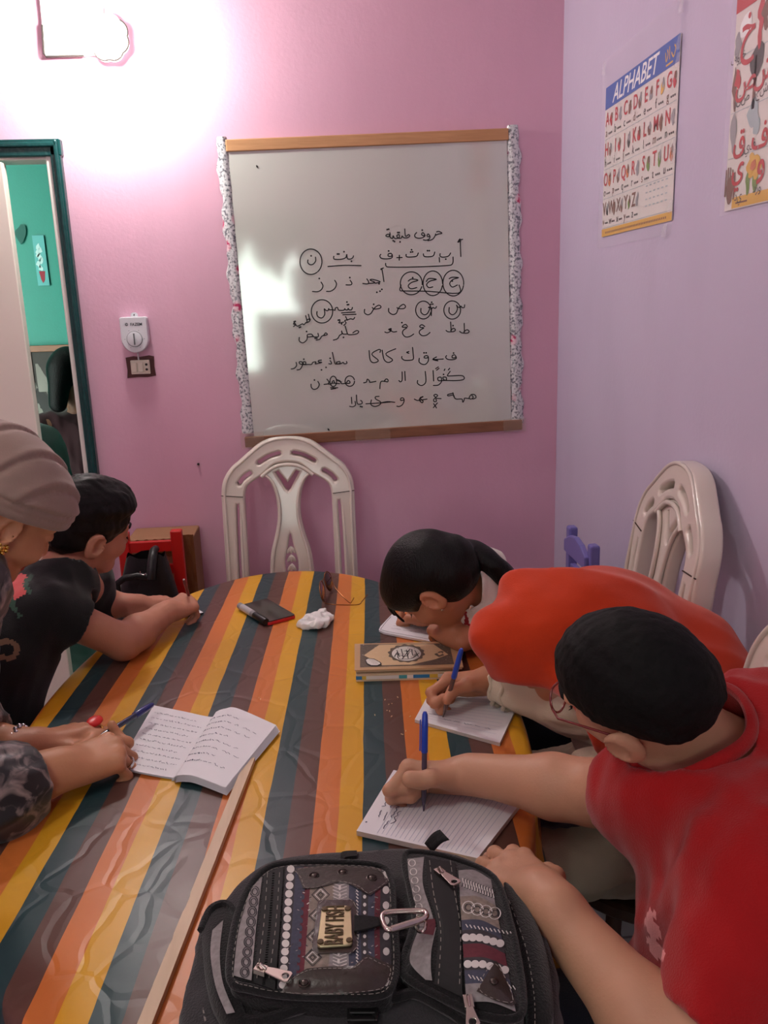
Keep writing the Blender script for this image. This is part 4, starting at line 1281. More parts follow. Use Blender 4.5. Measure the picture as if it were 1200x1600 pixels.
# ------------------------------------------------------------------ body parts
class Head:
    """local axes: x = the person's left, y = forward, z = up; origin between the ears"""
    def __init__(s, c, f, l, k=1.0):
        s.c = np.asarray(c, float); s.f = nrm(f); l = np.asarray(l, float); s.l = nrm(l-s.f*(l @ s.f)); s.u = np.cross(s.f, s.l); s.k = k
        s.B = np.stack([s.l, s.f, s.u], 1)
    def P(s, x, y, z): return s.c+s.k*(s.B @ np.array([x, y, z], float))
    def loc(s, p): return ((p-s.c) @ s.B)/s.k
    def skin(s, S, neck=None, rn=.052):
        P, k, B = s.P, s.k, s.B
        S.el(P(0, -.012, .030), np.array([.074, .094, .086])*k, B, .02*k)
        S.el(P(0, .028, -.035), np.array([.060, .064, .074])*k, B, .03*k)
        for x in (-1, 1):
            S.rc(P(x*.050, .0, -.048), P(x*.014, .070, -.092), .020*k, .018*k, .025*k)
            S.rc(P(x*.038, .066, -.028), P(x*.050, .035, -.030), .022*k, .020*k, .02*k)
            S.rc(P(x*.012, .083, .026), P(x*.045, .070, .024), .010*k, .009*k, .012*k)
        S.el(P(0, .078, -.090), np.array([.019, .017, .017])*k, B, .015*k)
        S.rc(P(0, .085, .018), P(0, .106, -.030), .0085*k, .0115*k, .012*k)
        for x in (-1, 1):
            S.el(P(x*.0115, .097, -.034), np.array([.0085, .010, .0075])*k, B, .006*k)
        for x in (-1, 1):
            S.sub(EL(P(x*.032, .099, .006), np.array([.017, .014, .0105])*k, B), .012*k)
            S.el(P(x*.032, .077, .005), np.array([.0145, .0125, .0115])*k, B, .003*k)
        S.el(P(0, .0895, -.0585), np.array([.021, .0105, .0062])*k, B, .006*k)
        S.el(P(0, .0880, -.0690), np.array([.018, .0110, .0066])*k, B, .006*k)
        S.sub(EL(P(0, .102, -.0635), np.array([.019, .006, .0012])*k, B), .002*k)
        for x in (-1, 1):
            rot = np.array(Matrix.Rotation(x*-.50, 3, 'Z') @ Matrix.Rotation(-.2, 3, 'X'))
            Be = B @ rot
            S.el(P(x*.084, -.016, -.006), np.array([.0095, .0215, .034])*k, Be, .006*k)
            S.el(P(x*.074, -.006, -.028), np.array([.007, .010, .012])*k, Be, .006*k)
            S.sub(EL(P(x*.091, -.011, -.002), np.array([.0065, .0115, .020])*k, Be), .004*k)
            S.el(P(x*.083, -.004, -.006), np.array([.005, .0045, .009])*k, Be, .004*k)
        if neck is not None:
            S.rc(P(0, -.026, -.045), neck, rn*k, rn*1.08*k, .03*k)
        return S
    def lips(s, p):
        q = s.loc(p); return ((q[:, 0]/.022)**2+((q[:, 2]+.064)/.0125)**2 < 1) & (q[:, 1] > .086)
    def cap(s, S, grow=.010, line=(-.005, -.055), fringe=.058, temple=.045):
        """short hair: cranium shell; lower edge runs from above the ear to the nape"""
        P, k, B = s.P, s.k, s.B
        S.el(P(0, -.014, .032), (np.array([.0745, .0945, .086])+np.array([grow*.4, grow, grow]))*k, B, .01)
        S.el(P(0, -.05, -.015), (np.array([.060, .048, .045])+grow*.6)*k, B, .03)
        S.sub(EL(P(0, .125, -.020), np.array([.085, .095, .082])*k, B), .006)
        dz = line[1]-line[0]
        S.sub(PL(P(0, .06, line[0]), B @ nrm((0, dz, .16))), .008)
        for x in (-1, 1): S.sub(EL(P(x*.092, -.010, -.006), np.array([.036, .028, .034])*k, B), .006)
        return S
def arm(S, sh, el, wr, r, k=.02):
    sh, el, wr = (np.asarray(x, float) for x in (sh, el, wr))
    S.rc(sh, el, r[0], r[1], k)
    m_ = el+(wr-el)*.30
    S.rc(el, m_, r[1], r[1]*1.02, k); S.rc(m_, wr, r[1]*1.02, r[2], k)
def fabrik(pts, target, it=12):
    pts = [np.asarray(p, float).copy() for p in pts]; L = [np.linalg.norm(pts[i+1]-pts[i]) for i in range(len(pts)-1)]; b = pts[0].copy()
    for _ in range(it):
        pts[-1] = np.asarray(target, float)
        for i in range(len(pts)-2, -1, -1): pts[i] = pts[i+1]+nrm(pts[i]-pts[i+1])*L[i]
        pts[0] = b
        for i in range(len(pts)-1): pts[i+1] = pts[i]+nrm(pts[i+1]-pts[i])*L[i]
    return pts
class Hand:
    """x towards the fingers, y thumb side, z back of the hand"""
    BASE = [(.092, .027, .0), (.096, .007, .002), (.090, -.013, .0), (.080, -.030, -.004)]
    LEN = [(.043, .025, .021), (.047, .029, .022), (.043, .027, .021), (.034, .020, .019)]
    RAD = [.0099, .0101, .0097, .0087]
    def __init__(s, wrist, x, back, side, k=1.0):
        s.w = np.asarray(wrist, float); s.x = nrm(x); b = np.asarray(back, float); s.z = nrm(b-s.x*(b @ s.x)); s.y = np.cross(s.z, s.x)*side; s.k = k
    def P(s, a, b, c): return s.w+s.k*(s.x*a+s.y*b+s.z*c)
    def palm(s, S, rw=.027):
        k, P = s.k, s.P
        kk = .014*k
        for i, (bx, by, bz) in enumerate(s.BASE):
            S.rc(P(.012, by*.55, 0), P(bx, by, bz), .0155*k, .0118*k, kk)
        S.el(P(.045, .022, -.010), np.array([.034, .017, .016])*k, np.stack([s.x, s.y, s.z], 1), kk)
        S.el(P(.045, -.022, -.008), np.array([.038, .013, .015])*k, np.stack([s.x, s.y, s.z], 1), kk)
        S.rc(P(-.03, 0, 0), P(.015, 0, 0), rw*k, .024*k, .02*k)
        for bx, by, bz in s.BASE: S.el(P(bx-.001, by, bz+.004), np.array([.0095]*3)*k, None, .008*k)
    def finger(s, i, curl, splay=0.0, target=None):
        bx, by, bz = s.BASE[i]; p = s.P(bx, by, bz); pts = [p]; a = 0
        for L, c in zip(s.LEN[i], curl):
            a += R(c); d = s.x*math.cos(a)-s.z*math.sin(a)+s.y*math.sin(R(splay))*math.cos(a)
            p = p+nrm(d)*L*s.k; pts.append(p)
        if target is not None: pts = fabrik(pts, target)
        return pts
    def put(s, S, pts, r, taper=.80):
        k = s.k; n = len(pts)-1
        for i in range(n):
            S.rc(pts[i], pts[i+1], r*k*(1-(1-taper)*i/n), r*k*(1-(1-taper)*(i+1)/n), .0045*k)
        for q in pts[1:-1]: S.el(q, np.array([r*1.04]*3)*k, None, .003*k)
    def thumb(s, S, pts=None, target=None):
        p0 = s.P(.022, .022, -.008)
        q = [p0]+[s.P(*c) for c in (pts or ((.055, .046, -.018), (.086, .052, -.022), (.110, .046, -.026)))]
        if target is not None: q = [q[0]]+fabrik(q[1:], target) if False else fabrik(q, target)
        s.nail_t = q
        k = s.k
        for i, (ra, rb) in enumerate(((.016, .0125), (.0122, .0108), (.0108, .0088))): S.rc(q[i], q[i+1], ra*k, rb*k, .007*k)
        return q
def pen_end(tip, px, py, L, far):
    """the other end of a rod of length L from tip, seen at this pixel"""
    best = None
    for d in np.linspace(.6, 2.6, 4001):
        e = abs(np.linalg.norm(PD(px, py, d)-tip)-L)
        if best is None or e < best[0]-1e-5: best = (e, d)
    lo = best[1]
    # choose among the two solutions
    ds = np.linspace(.6, 2.6, 4001); err = np.array([np.linalg.norm(PD(px, py, d)-tip)-L for d in ds])
    zc = np.nonzero(np.diff(np.sign(err)))[0]
    if len(zc) == 0: return PD(px, py, lo)
    return PD(px, py, ds[zc[-1] if far else zc[0]])
def skin_mat(name, rgb, lips=False):
    m = mat(name, rgb, .5, var=.07, scale=30, bump=.06, bscale=260, spec=.35, sub=.08)
    return m
def cloth_m(name, rgb, var=.06, bump=.25, bscale=500, rough=.85, sheen=.2, scale=25):
    return mat(name, rgb, rough, var=var, scale=scale, bump=bump, bscale=bscale, sheen=sheen, spec=.2)
def hair_mat(name, rgb, stretch=(60, 60, 6), rough=.38):
    m, b, t = new_mat(name)
    tc = t.n('TexCoord'); mp = t.n('Mapping'); mp.inputs['Scale'].default_value = stretch; t.l(tc.outputs['Object'], mp.inputs['Vector'])
    n = t.n('TexNoise'); n.inputs['Scale'].default_value = 6; n.inputs['Detail'].default_value = 6; t.l(mp.outputs[0], n.inputs['Vector'])
    mx = t.n('Mix', data_type='RGBA'); c = lin(rgb); mx.inputs['A'].default_value = tuple(x*.5 for x in c)+(1,); mx.inputs['B'].default_value = tuple(x*1.5 for x in c)+(1,)
    t.l(n.outputs['Fac'], mx.inputs['Factor']); t.l(mx.outputs['Result'], b.inputs['Base Color'])
    b.inputs['Roughness'].default_value = rough; b.inputs['Specular IOR Level'].default_value = .22
    bp = t.n('Bump'); bp.inputs['Strength'].default_value = .5; bp.inputs['Distance'].default_value = .004; t.l(n.outputs['Fac'], bp.inputs['Height']); t.l(bp.outputs['Normal'], b.inputs['Normal'])
    return m
# ================================================================== PEOPLE
def person(label, base, group=None):
    return thing('person', label, 'person', base)
M_jean = cloth_m('dark jeans', (26, 30, 44)); M_shoe = mat('dark shoe', (40, 36, 36), .5)
def legs(root, pelvis, fwd, matl, thigh=.40, r=(.088, .062, .048), spread=.085, seatpad=True, zk=None):
    pelvis = np.asarray(pelvis, float); fwd = nrm(fwd); rt = np.cross(fwd, (0, 0, 1.0))
    S = Shape(); S.el(pelvis, (.15, .15, .10), None, .03)
    for s_ in (-1, 1):
        h = pelvis+rt*s_*spread-np.array([0, 0, .015]); kn = h+fwd*thigh+rt*s_*.02; kn[2] = zk or pelvis[2]-.01
        an = kn-fwd*.04; an[2] = .09
        S.chain([h, kn, an], r, .03)
    soft('trousers', S, .009, matl, root, folds(.004, 28, 5))
    for s_ in (-1, 1):
        h = pelvis+rt*s_*(spread+.02)+fwd*(thigh-.04)
        mb = MB(); mb.ell((h[0]+fwd[0]*.06, h[1]+fwd[1]*.06, .045), (.12 if abs(fwd[0]) > .6 else .05, .05 if abs(fwd[0]) > .6 else .12, .045)); mb.build('shoe', M_shoe, root, smooth=60)
def stool(pelvis, label, h=.44):
    x, y = pelvis[0], pelvis[1]
    t = thing('stool', label, 'stool', (x, y, 0))
    mb = MB(); mb.lathe([(.155, 0), (.16, .006), (.16, .026), (.152, .032)], (x, y, h-.032), None, 28); mb.build('seat', M_tw, t, smooth=30)
    for i in range(4):
        a = .785+i*1.571; mb = MB(); mb.tube([(x+.11*math.cos(a), y+.11*math.sin(a), h-.03), (x+.145*math.cos(a), y+.145*math.sin(a), 0)], [.016, .014], 8); mb.build('leg', M_tw, t, smooth=50)
def pen(tip, end, label, name='pen', col=(30, 70, 180), capL=.062, barrel=(60, 60, 90), cat='pen', r=.0042, body_alpha=1.0):
    tip = np.asarray(tip, float); end = np.asarray(end, float); L = np.linalg.norm(end-tip); Bm = rot_to(end-tip)
    t = thing(name, label, cat, tip)
    mb = MB(); mb.lathe([(.0006, 0), (.0012, .003), (.0030, .016), (r, .022), (r, L-.004), (r*.8, L-.001)], tip, Bm, 12)
    mb.build('barrel', mat('pen barrel '+str(barrel), barrel, .25, var=.03, coat=.5), t, smooth=40)
    if capL:
        mb = MB(); mb.lathe([(r*1.05, 0), (r*1.25, .002), (r*1.2, capL*.7), (r*1.0, capL-.004), (r*.6, capL)], tip+Bm[:, 2]*(L-capL+.002), Bm, 14)
        c = mb; c.box(tip+Bm @ np.array([r*1.6, 0, L-capL*.55]), (.0016, .004, capL*.75), Bm)
        mb.build('cap', mat('pen cap '+str(col), col, .3, var=.03, coat=.4), t, smooth=40)
    return t, Bm
def grip(h, S, tip, end, g=.030, spread=.0115, curls=None):
    """index, thumb and middle finger close on the pen, the others curl under"""
    ax = nrm(np.asarray(end)-np.asarray(tip)); G = np.asarray(tip)+ax*g
    def perp(v): v = v-ax*(v @ ax); return nrm(v)
    ez, ey = perp(h.z*.8+h.x*.6), perp(h.y)
    k = h.k
    idx = h.finger(0, (38, 45, 20), 3, G+ez*spread*k*.95+ax*.004)
    th = G+ey*spread*k+ax*.010
    mid = h.finger(1, (50, 55, 30), 0, G-ey*spread*k*.85+ez*.002*k-ax*.006)
    rg = h.finger(2, (62, 70, 40)); pk = h.finger(3, (64, 70, 40), -3)
    for i, q in enumerate((idx, mid, rg, pk)): h.put(S, q, h.RAD[i])
    h.thumb(S, target=th)
    return idx, mid, rg, pk

def jersey_shape(Ls, Rs, NB, chest, belly, pelvis, fwd, r_sh=.062, ch=(.165, .115, .15), be=(.150, .115, .13), neck_r=.070, neck_dir=(0, 0, 1)):
    S = Shape(); lat = nrm(np.asarray(Ls)-np.asarray(Rs)); fwd = nrm(np.asarray(fwd)-lat*(np.asarray(fwd) @ lat)); up = np.cross(fwd, lat)
    Bt = np.stack([lat, fwd, up], 1)
    S.el(chest, ch, Bt, .05); S.el(belly, be, Bt, .06); S.el(pelvis, (.155, .125, .10), Bt, .06)
    S.rc(Ls, NB, r_sh, r_sh*.95, .05); S.rc(Rs, NB, r_sh, r_sh*.95, .05)
    S.rc(NB, chest, .085, .11, .05)
    return S, Bt
def sleeve(S, a, b, r0, r1, k=.03): S.rc(a, b, r0, r1, k)
def cut_sleeve(S, end, d, r, depth=.05):
    """flat hem with a hollow mouth"""
    d = nrm(d); end = np.asarray(end, float)
    S.sub(CUT(PL(end, -d), EL(end+d*.06, (.10, .10, .10))), .003)
    S.sub(RC(end+d*.05, end-d*depth, r, r*.9), .002)

def brows(H, root, m_):
    P = H.P
    for x in (-1, 1):
        mb = MB(); mb.tube(spline([P(x*.016, .0905, .026), P(x*.032, .0885, .031), P(x*.050, .0765, .027)], 4), [.0016]+[.0028]*7+[.001], 6); mb.build('eyebrow', m_, root, smooth=60)
        mb = MB(); mb.tube(spline([P(x*.020, .0880, .002), P(x*.032, .0895, -.002), P(x*.047, .081, .001)], 4), .0016, 6)
        for t in np.linspace(0, 1, 7):
            a = P(x*(.022+.025*t), .0885-.006*t*t, -.001); mb.tube([a-H.f*.001, a+H.B @ np.array([x*.002*t, .005, -.003])], [.0009, .0003], 4)
        mb.build('eyelash', m_, root)

# ------------------------------------------------------------------ boy in the red T-shirt
M_skA = skin_mat('light skin', (190, 142, 114)); M_redT = cloth_m('red jersey', (160, 17, 20)); M_hairA = hair_mat('black short hair', (9, 8, 8), (14, 14, 14), .75)
def boy_red():
    HC = PD(994, 1073, 1.0)
    H = Head(HC, cdir(-.634, -.024, .773), cdir(-.49, -.761, -.426), .92)
    NB = PD(1135, 1212, 1.04); Rs = PD(1040, 1240, 1.02); Ls = PD(1195, 1375, .86)
    Rw, Re = PZ(735, 1208, .808), PZ(925, 1238, .825)
    Lw, Le = PZ(848, 1402, .822), PD(1092, 1690, .80)
    chest = np.array([.475, .785, .84]); belly = np.array([.465, .785, .69]); pelvis = np.array([.42, .79, .575])
    root = person('boy in a red T-shirt and glasses writing in the lined notebook', (.42, .79, 0))
    S = Shape(); H.skin(S, NB, .050)
    S.rc(NB, chest, .07, .09, .04)
    S.rc(NB, Ls, .05, .05, .03); S.rc(NB, Rs, .05, .05, .03)
    arm(S, Rs, Re, Rw, (.046, .0425, .0285)); arm(S, Ls, Le, Lw, (.046, .043, .0285))
    # writing hand
    tip = PZ(662, 1269, .7575); end = pen_end(tip, 664, 1114, .150, False)
    Rw = Rw+np.array([.0, .012, -.012]); h = Hand(Rw, PZ(650, 1208, .797)-Rw, (-.1, .72, .66), 1, 1.0); h.palm(S, .029); grip(h, S, tip, end, .036)
    # resting hand
    h2 = Hand(Lw, PZ(765, 1330, .792)-Lw, (-.05, -.12, 1), -1, 1.0); h2.palm(S, .029)
    for i, c in enumerate(((14, 26, 18), (12, 26, 18), (14, 26, 20), (16, 28, 20))): h2.put(S, h2.finger(i, c, (5, 1, -4, -9)[i]), h2.RAD[i]*1.04)
    h2.thumb(S, ((.05, .044, -.012), (.078, .050, -.020), (.100, .046, -.028)))
    soft('body', S, .0034, M_skA, root)
    # hair
    G = Shape(); H.cap(G, .011, (.050, -.022))
    soft('hair', G, .0035, M_hairA, root, lambda p: .0007*snoise(p, 500, 3, 6)+.0008*snoise(p, 160, 9, 5))
    # T-shirt
    T, Bt = jersey_shape(Ls, Rs, NB, chest, belly, pelvis, (-1, -.05, 0))
    se = Rs+(Re-Rs)*.60; T.rc(Rs, se, .062, .060, .04)
    le = Ls+(Le-Ls)*.80; T.rc(Ls, le, .066, .060, .04)
    cut_sleeve(T, se-nrm(Re-Rs)*.01, Re-Rs, .051); cut_sleeve(T, le-nrm(Le-Ls)*.01, Le-Ls, .047, .03)
    nd = nrm(H.P(0, -.026, -.05)-NB)
    T.el(PD(1190, 1150, 1.06), (.085, .085, .085), None, .06)
    T.sub(RC(NB-nd*.004, NB+nd*.2, .062, .085), .006)
    def fold(p): return folds(.0075, 52, 21, (-.3, .2, .9), .35, .25)(p)
    def red_m(c):       # pale printed squiggles on the chest
        m_ = np.zeros(len(c), int)
        for (px, py), rr in (((1018, 1430), .004), ((1014, 1440), .004), ((1020, 1452), .005), ((1026, 1462), .004), ((1018, 1470), .004), ((1024, 1482), .005), ((1030, 1490), .004)):
            d = np.array([np.linalg.norm(np.cross(c-EYE, nrm(ray(px, py))), axis=1)])[0]
            m_[(d < rr*1.4) & (c[:, 0] < .60)] = 1
        return m_
    soft('t_shirt', T, .0055, [M_redT, cloth_m('pale red print', (236, 150, 150))], root, fold, .012, red_m)
    e1 = nrm(np.cross(nd, (0, 0, 1.0))); e2 = np.cross(nd, e1); pts = []
    for t_ in np.linspace(0, 6.283, 73)[:-1]:      # collar band follows the rim of the neck opening
        dr = e1*math.cos(t_)+e2*math.sin(t_); best = None
        hs = np.linspace(-.02, .10, 61); P_ = np.array([NB+nd*a_+dr*(.062+.023*(a_+.004)/.204+.006) for a_ in hs], np.float32)
        v_ = np.full(len(P_), 9.0)
        for pr, k_, sg in T.ops:
            if sg == 1: v_ = smin(v_, pr.d(P_), k_)
        i_ = np.nonzero(v_ > -.001)[0]; pts.append(hs[i_[0]] if len(i_) else .10)
    pts = np.array(pts)
    for _ in range(6): pts = (pts+np.roll(pts, 1)+np.roll(pts, -1))/3
    mb = MB(); mb.tube([NB+nd*a_+(e1*math.cos(t_)+e2*math.sin(t_))*(.062+.023*(a_+.004)/.204+.003) for a_, t_ in zip(pts, np.linspace(0, 6.283, 73)[:-1])], .0065, 8, closed=True, flat=1.4)
    mb.build('collar', M_redT, root, smooth=60)
    legs(root, pelvis-np.array([0, 0, .02]), (-1, .05, 0), M_jean, .36)
    # glasses
    mb = MB()
    for x in (-1, 1):
        mb.tube([H.P(x*.034+.023*math.cos(t), .110-.004*abs(math.cos(t)), .001+.018*math.sin(t)) for t in np.linspace(0, 6.283, 25)[:-1]], .0016, 6, closed=True)
        mb.tube([H.P(x*.057, .106, .006), H.P(x*.070, .088, .008), H.P(x*.0785, .0, .012), H.P(x*.079, -.018, .0)], .0016, 6)
    mb.tube([H.P(-.011, .111, .004), H.P(0, .113, .007), H.P(.011, .111, .004)], .0015, 6)
    g = mb.build('eyeglasses', mat('red brown frame', (110, 36, 34), .25, coat=.5), root, smooth=60)
    for x in (-1, 1):
        mb = MB(); mb.add([H.P(x*.034+.022*math.cos(t), .110-.004*abs(math.cos(t)), .001+.017*math.sin(t)) for t in np.linspace(0, 6.283, 25)[:-1]], [tuple(range(24))])
        mb.build('lens', mat('lens glass', (235, 235, 240), .03, var=0, alpha=.18, spec=1.0), g)
    brows(H, root, M_hairA)
    pen(tip, end, 'blue pen with blue cap in the hand of the boy in red', barrel=(70, 62, 84))
    return H
boy_red()

# ------------------------------------------------------------------ woman in the orange veil
M_skB = skin_mat('tan skin', (184, 126, 96)); M_veil = cloth_m('orange veil', (196, 58, 20), var=.05, bump=.12); M_cdress = cloth_m('cream dress', (204, 190, 168), bump=.2)
def woman_veil():
    HC = PD(876, 1006, 1.47)
    H = Head(HC, nrm((-.62, .22, -.75)), nrm((-.15, -.95, -.25)), 1.0)
    Rw = PZ(775, 1062, .803); Re = PZ(905, 1092, .805); Rs = np.array([.56, 1.46, .90])
    NB = H.P(0, -.10, -.10); NB = np.array([.46, 1.36, .90])
    Lw = np.array([.36, 1.22, .72]); Le = np.array([.56, 1.15, .74]); Ls = np.array([.55, 1.22, .86])
    chest = np.array([.55, 1.36, .79]); belly = np.array([.58, 1.36, .66]); pelvis = np.array([.58, 1.37, .54])
    root = person('woman in an orange veil leaning over her notebook with a blue pen', (.58, 1.37, 0))
    S = Shape(); H.skin(S, NB)
    S.rc(NB, chest, .06, .08, .04); arm(S, Rs, Re, Rw, (.044, .038, .026)); arm(S, Ls, Le, Lw, (.044, .038, .026)); S.rc(Rs, chest, .05, .08, .03); S.rc(Ls, chest, .05, .08, .03)
    tip = PZ(692, 1121, .7575); end = pen_end(tip, 721, 1015, .146, False)
    h = Hand(Rw, PZ(690, 1068, .797)-Rw, (-.1, .68, .72), 1, .98); h.palm(S, .026); grip(h, S, tip, end, .034)
    h2 = Hand(Lw, (-1, .1, -.1), (0, 0, 1), -1, .95); h2.palm(S)
    for i in range(4): h2.put(S, h2.finger(i, (25, 35, 25)), h2.RAD[i])
    h2.thumb(S)
    soft('body', S, .0036, M_skB, root)
    # veil: hood, then the cape over back and shoulders
    V = Shape(); P = H.P
    V.el(P(0, -.015, .035), (.088, .112, .098), H.B, .02)
    V.el(P(0, .045, .03), (.082, .075, .080), H.B, .04)
    V.el(P(0, -.045, -.04), (.098, .100, .115), H.B, .05)
    V.rc(P(0, -.06, -.06), np.array([.52, 1.38, .89]), .100, .115, .06)
    V.rc(np.array([.50, 1.38, .91]), np.array([.61, 1.37, .82]), .10, .13, .06)
    V.rc(np.array([.50, 1.26, .87]), np.array([.58, 1.22, .78]), .09, .11, .06)
    V.rc(np.array([.52, 1.48, .87]), np.array([.58, 1.50, .82]), .08, .10, .05)
    V.rc(np.array([.62, 1.36, .80]), np.array([.66, 1.36, .66]), .13, .13, .06)
    V.rc(P(0, .0, .085), PD(812, 930, 1.45), .066, .030, .06); V.rc(P(0, .06, .0), PD(774, 992, 1.43), .058, .028, .05); V.rc(P(0, .03, .06), PD(780, 986, 1.43), .060, .026, .05)
    V.rc(P(.02, .02, -.08), np.array([.44, 1.22, .84]), .075, .07, .05)
    V.sub(EL(P(0, .118, -.050), (.066, .078, .075), H.B), .012)
    V.sub(EL(PD(812, 1128, 1.42), (.13, .13, .056)), .02)
    fo = folds(.0075, 44, 31, (1, .1, -.5), .25, .25)
    soft('veil', V, .0055, M_veil, root, lambda p: fo(p)+.0015*snoise(p, 60, 4), .012)
    # cream dress with gathered cuff
    T = Shape(); T.el(chest, (.125, .15, .14), None, .05); T.el(belly, (.13, .15, .14), None, .05); T.rc(chest, NB, .12, .075, .04)
    T.el(pelvis, (.16, .17, .10), None, .05)
    for s_ in (-1, 1):
        T.rc(pelvis+np.array([0, s_*.08, 0]), np.array([.26, 1.36+s_*.11, .535]), .092, .072, .05)
        T.rc(np.array([.26, 1.36+s_*.11, .535]), np.array([.30, 1.36+s_*.11, .10]), .072, .085, .05)
    T.rc(Rs, Re, .068, .062, .03); d = nrm(Rw-Re); ce = Re+(Rw-Re)*.94
    T.rc(Re, Re+(Rw-Re)*.80, .060, .050, .03); T.rc(Re+(Rw-Re)*.78, ce, .040, .044, .012)
    T.rc(Ls, Le, .068, .06, .03); T.rc(Le, Le+(Lw-Le)*.7, .058, .05, .02)
    T.sub(RC(ce+d*.03, ce-d*.02, .034, .030), .003)
    T.sub(CUT(PL(ce, -d), EL(ce+d*.06, (.09, .09, .09))), .002)
    soft('dress', T, .0055, M_cdress, root, folds(.004, 95, 41, d, .5), .01)
    mb = MB()                                    # cuff gathers
    e1 = nrm(np.cross(d, (0, 0, 1.0))); e2 = np.cross(d, e1)
    for q, rr in ((.0, .046), (-.024, .050)):
        mb.tube([ce+d*(q+.003*math.sin(9*t))+(e1*math.cos(t)+e2*math.sin(t))*(rr+.002*math.sin(14*t)) for t in np.linspace(0, 6.283, 49)[:-1]], .0042, 6, closed=True)
    mb.build('cuff_frill', M_cdress, root, smooth=70)
    mb = MB(); a = PD(880, 1128, 1.25)
    for sh_ in (-1, 1):
        f = np.array([.33, 1.36+sh_*.11, .045]); mb = MB(); mb.ell(f-np.array([.04, 0, 0]), (.12, .045, .045)); mb.build('shoe', M_shoe, root, smooth=60)
    pen(tip, end, 'blue capped pen in the hand of the woman in the orange veil', barrel=(96, 70, 66))
    stool(pelvis, 'wooden stool under the woman in the orange veil')
woman_veil()

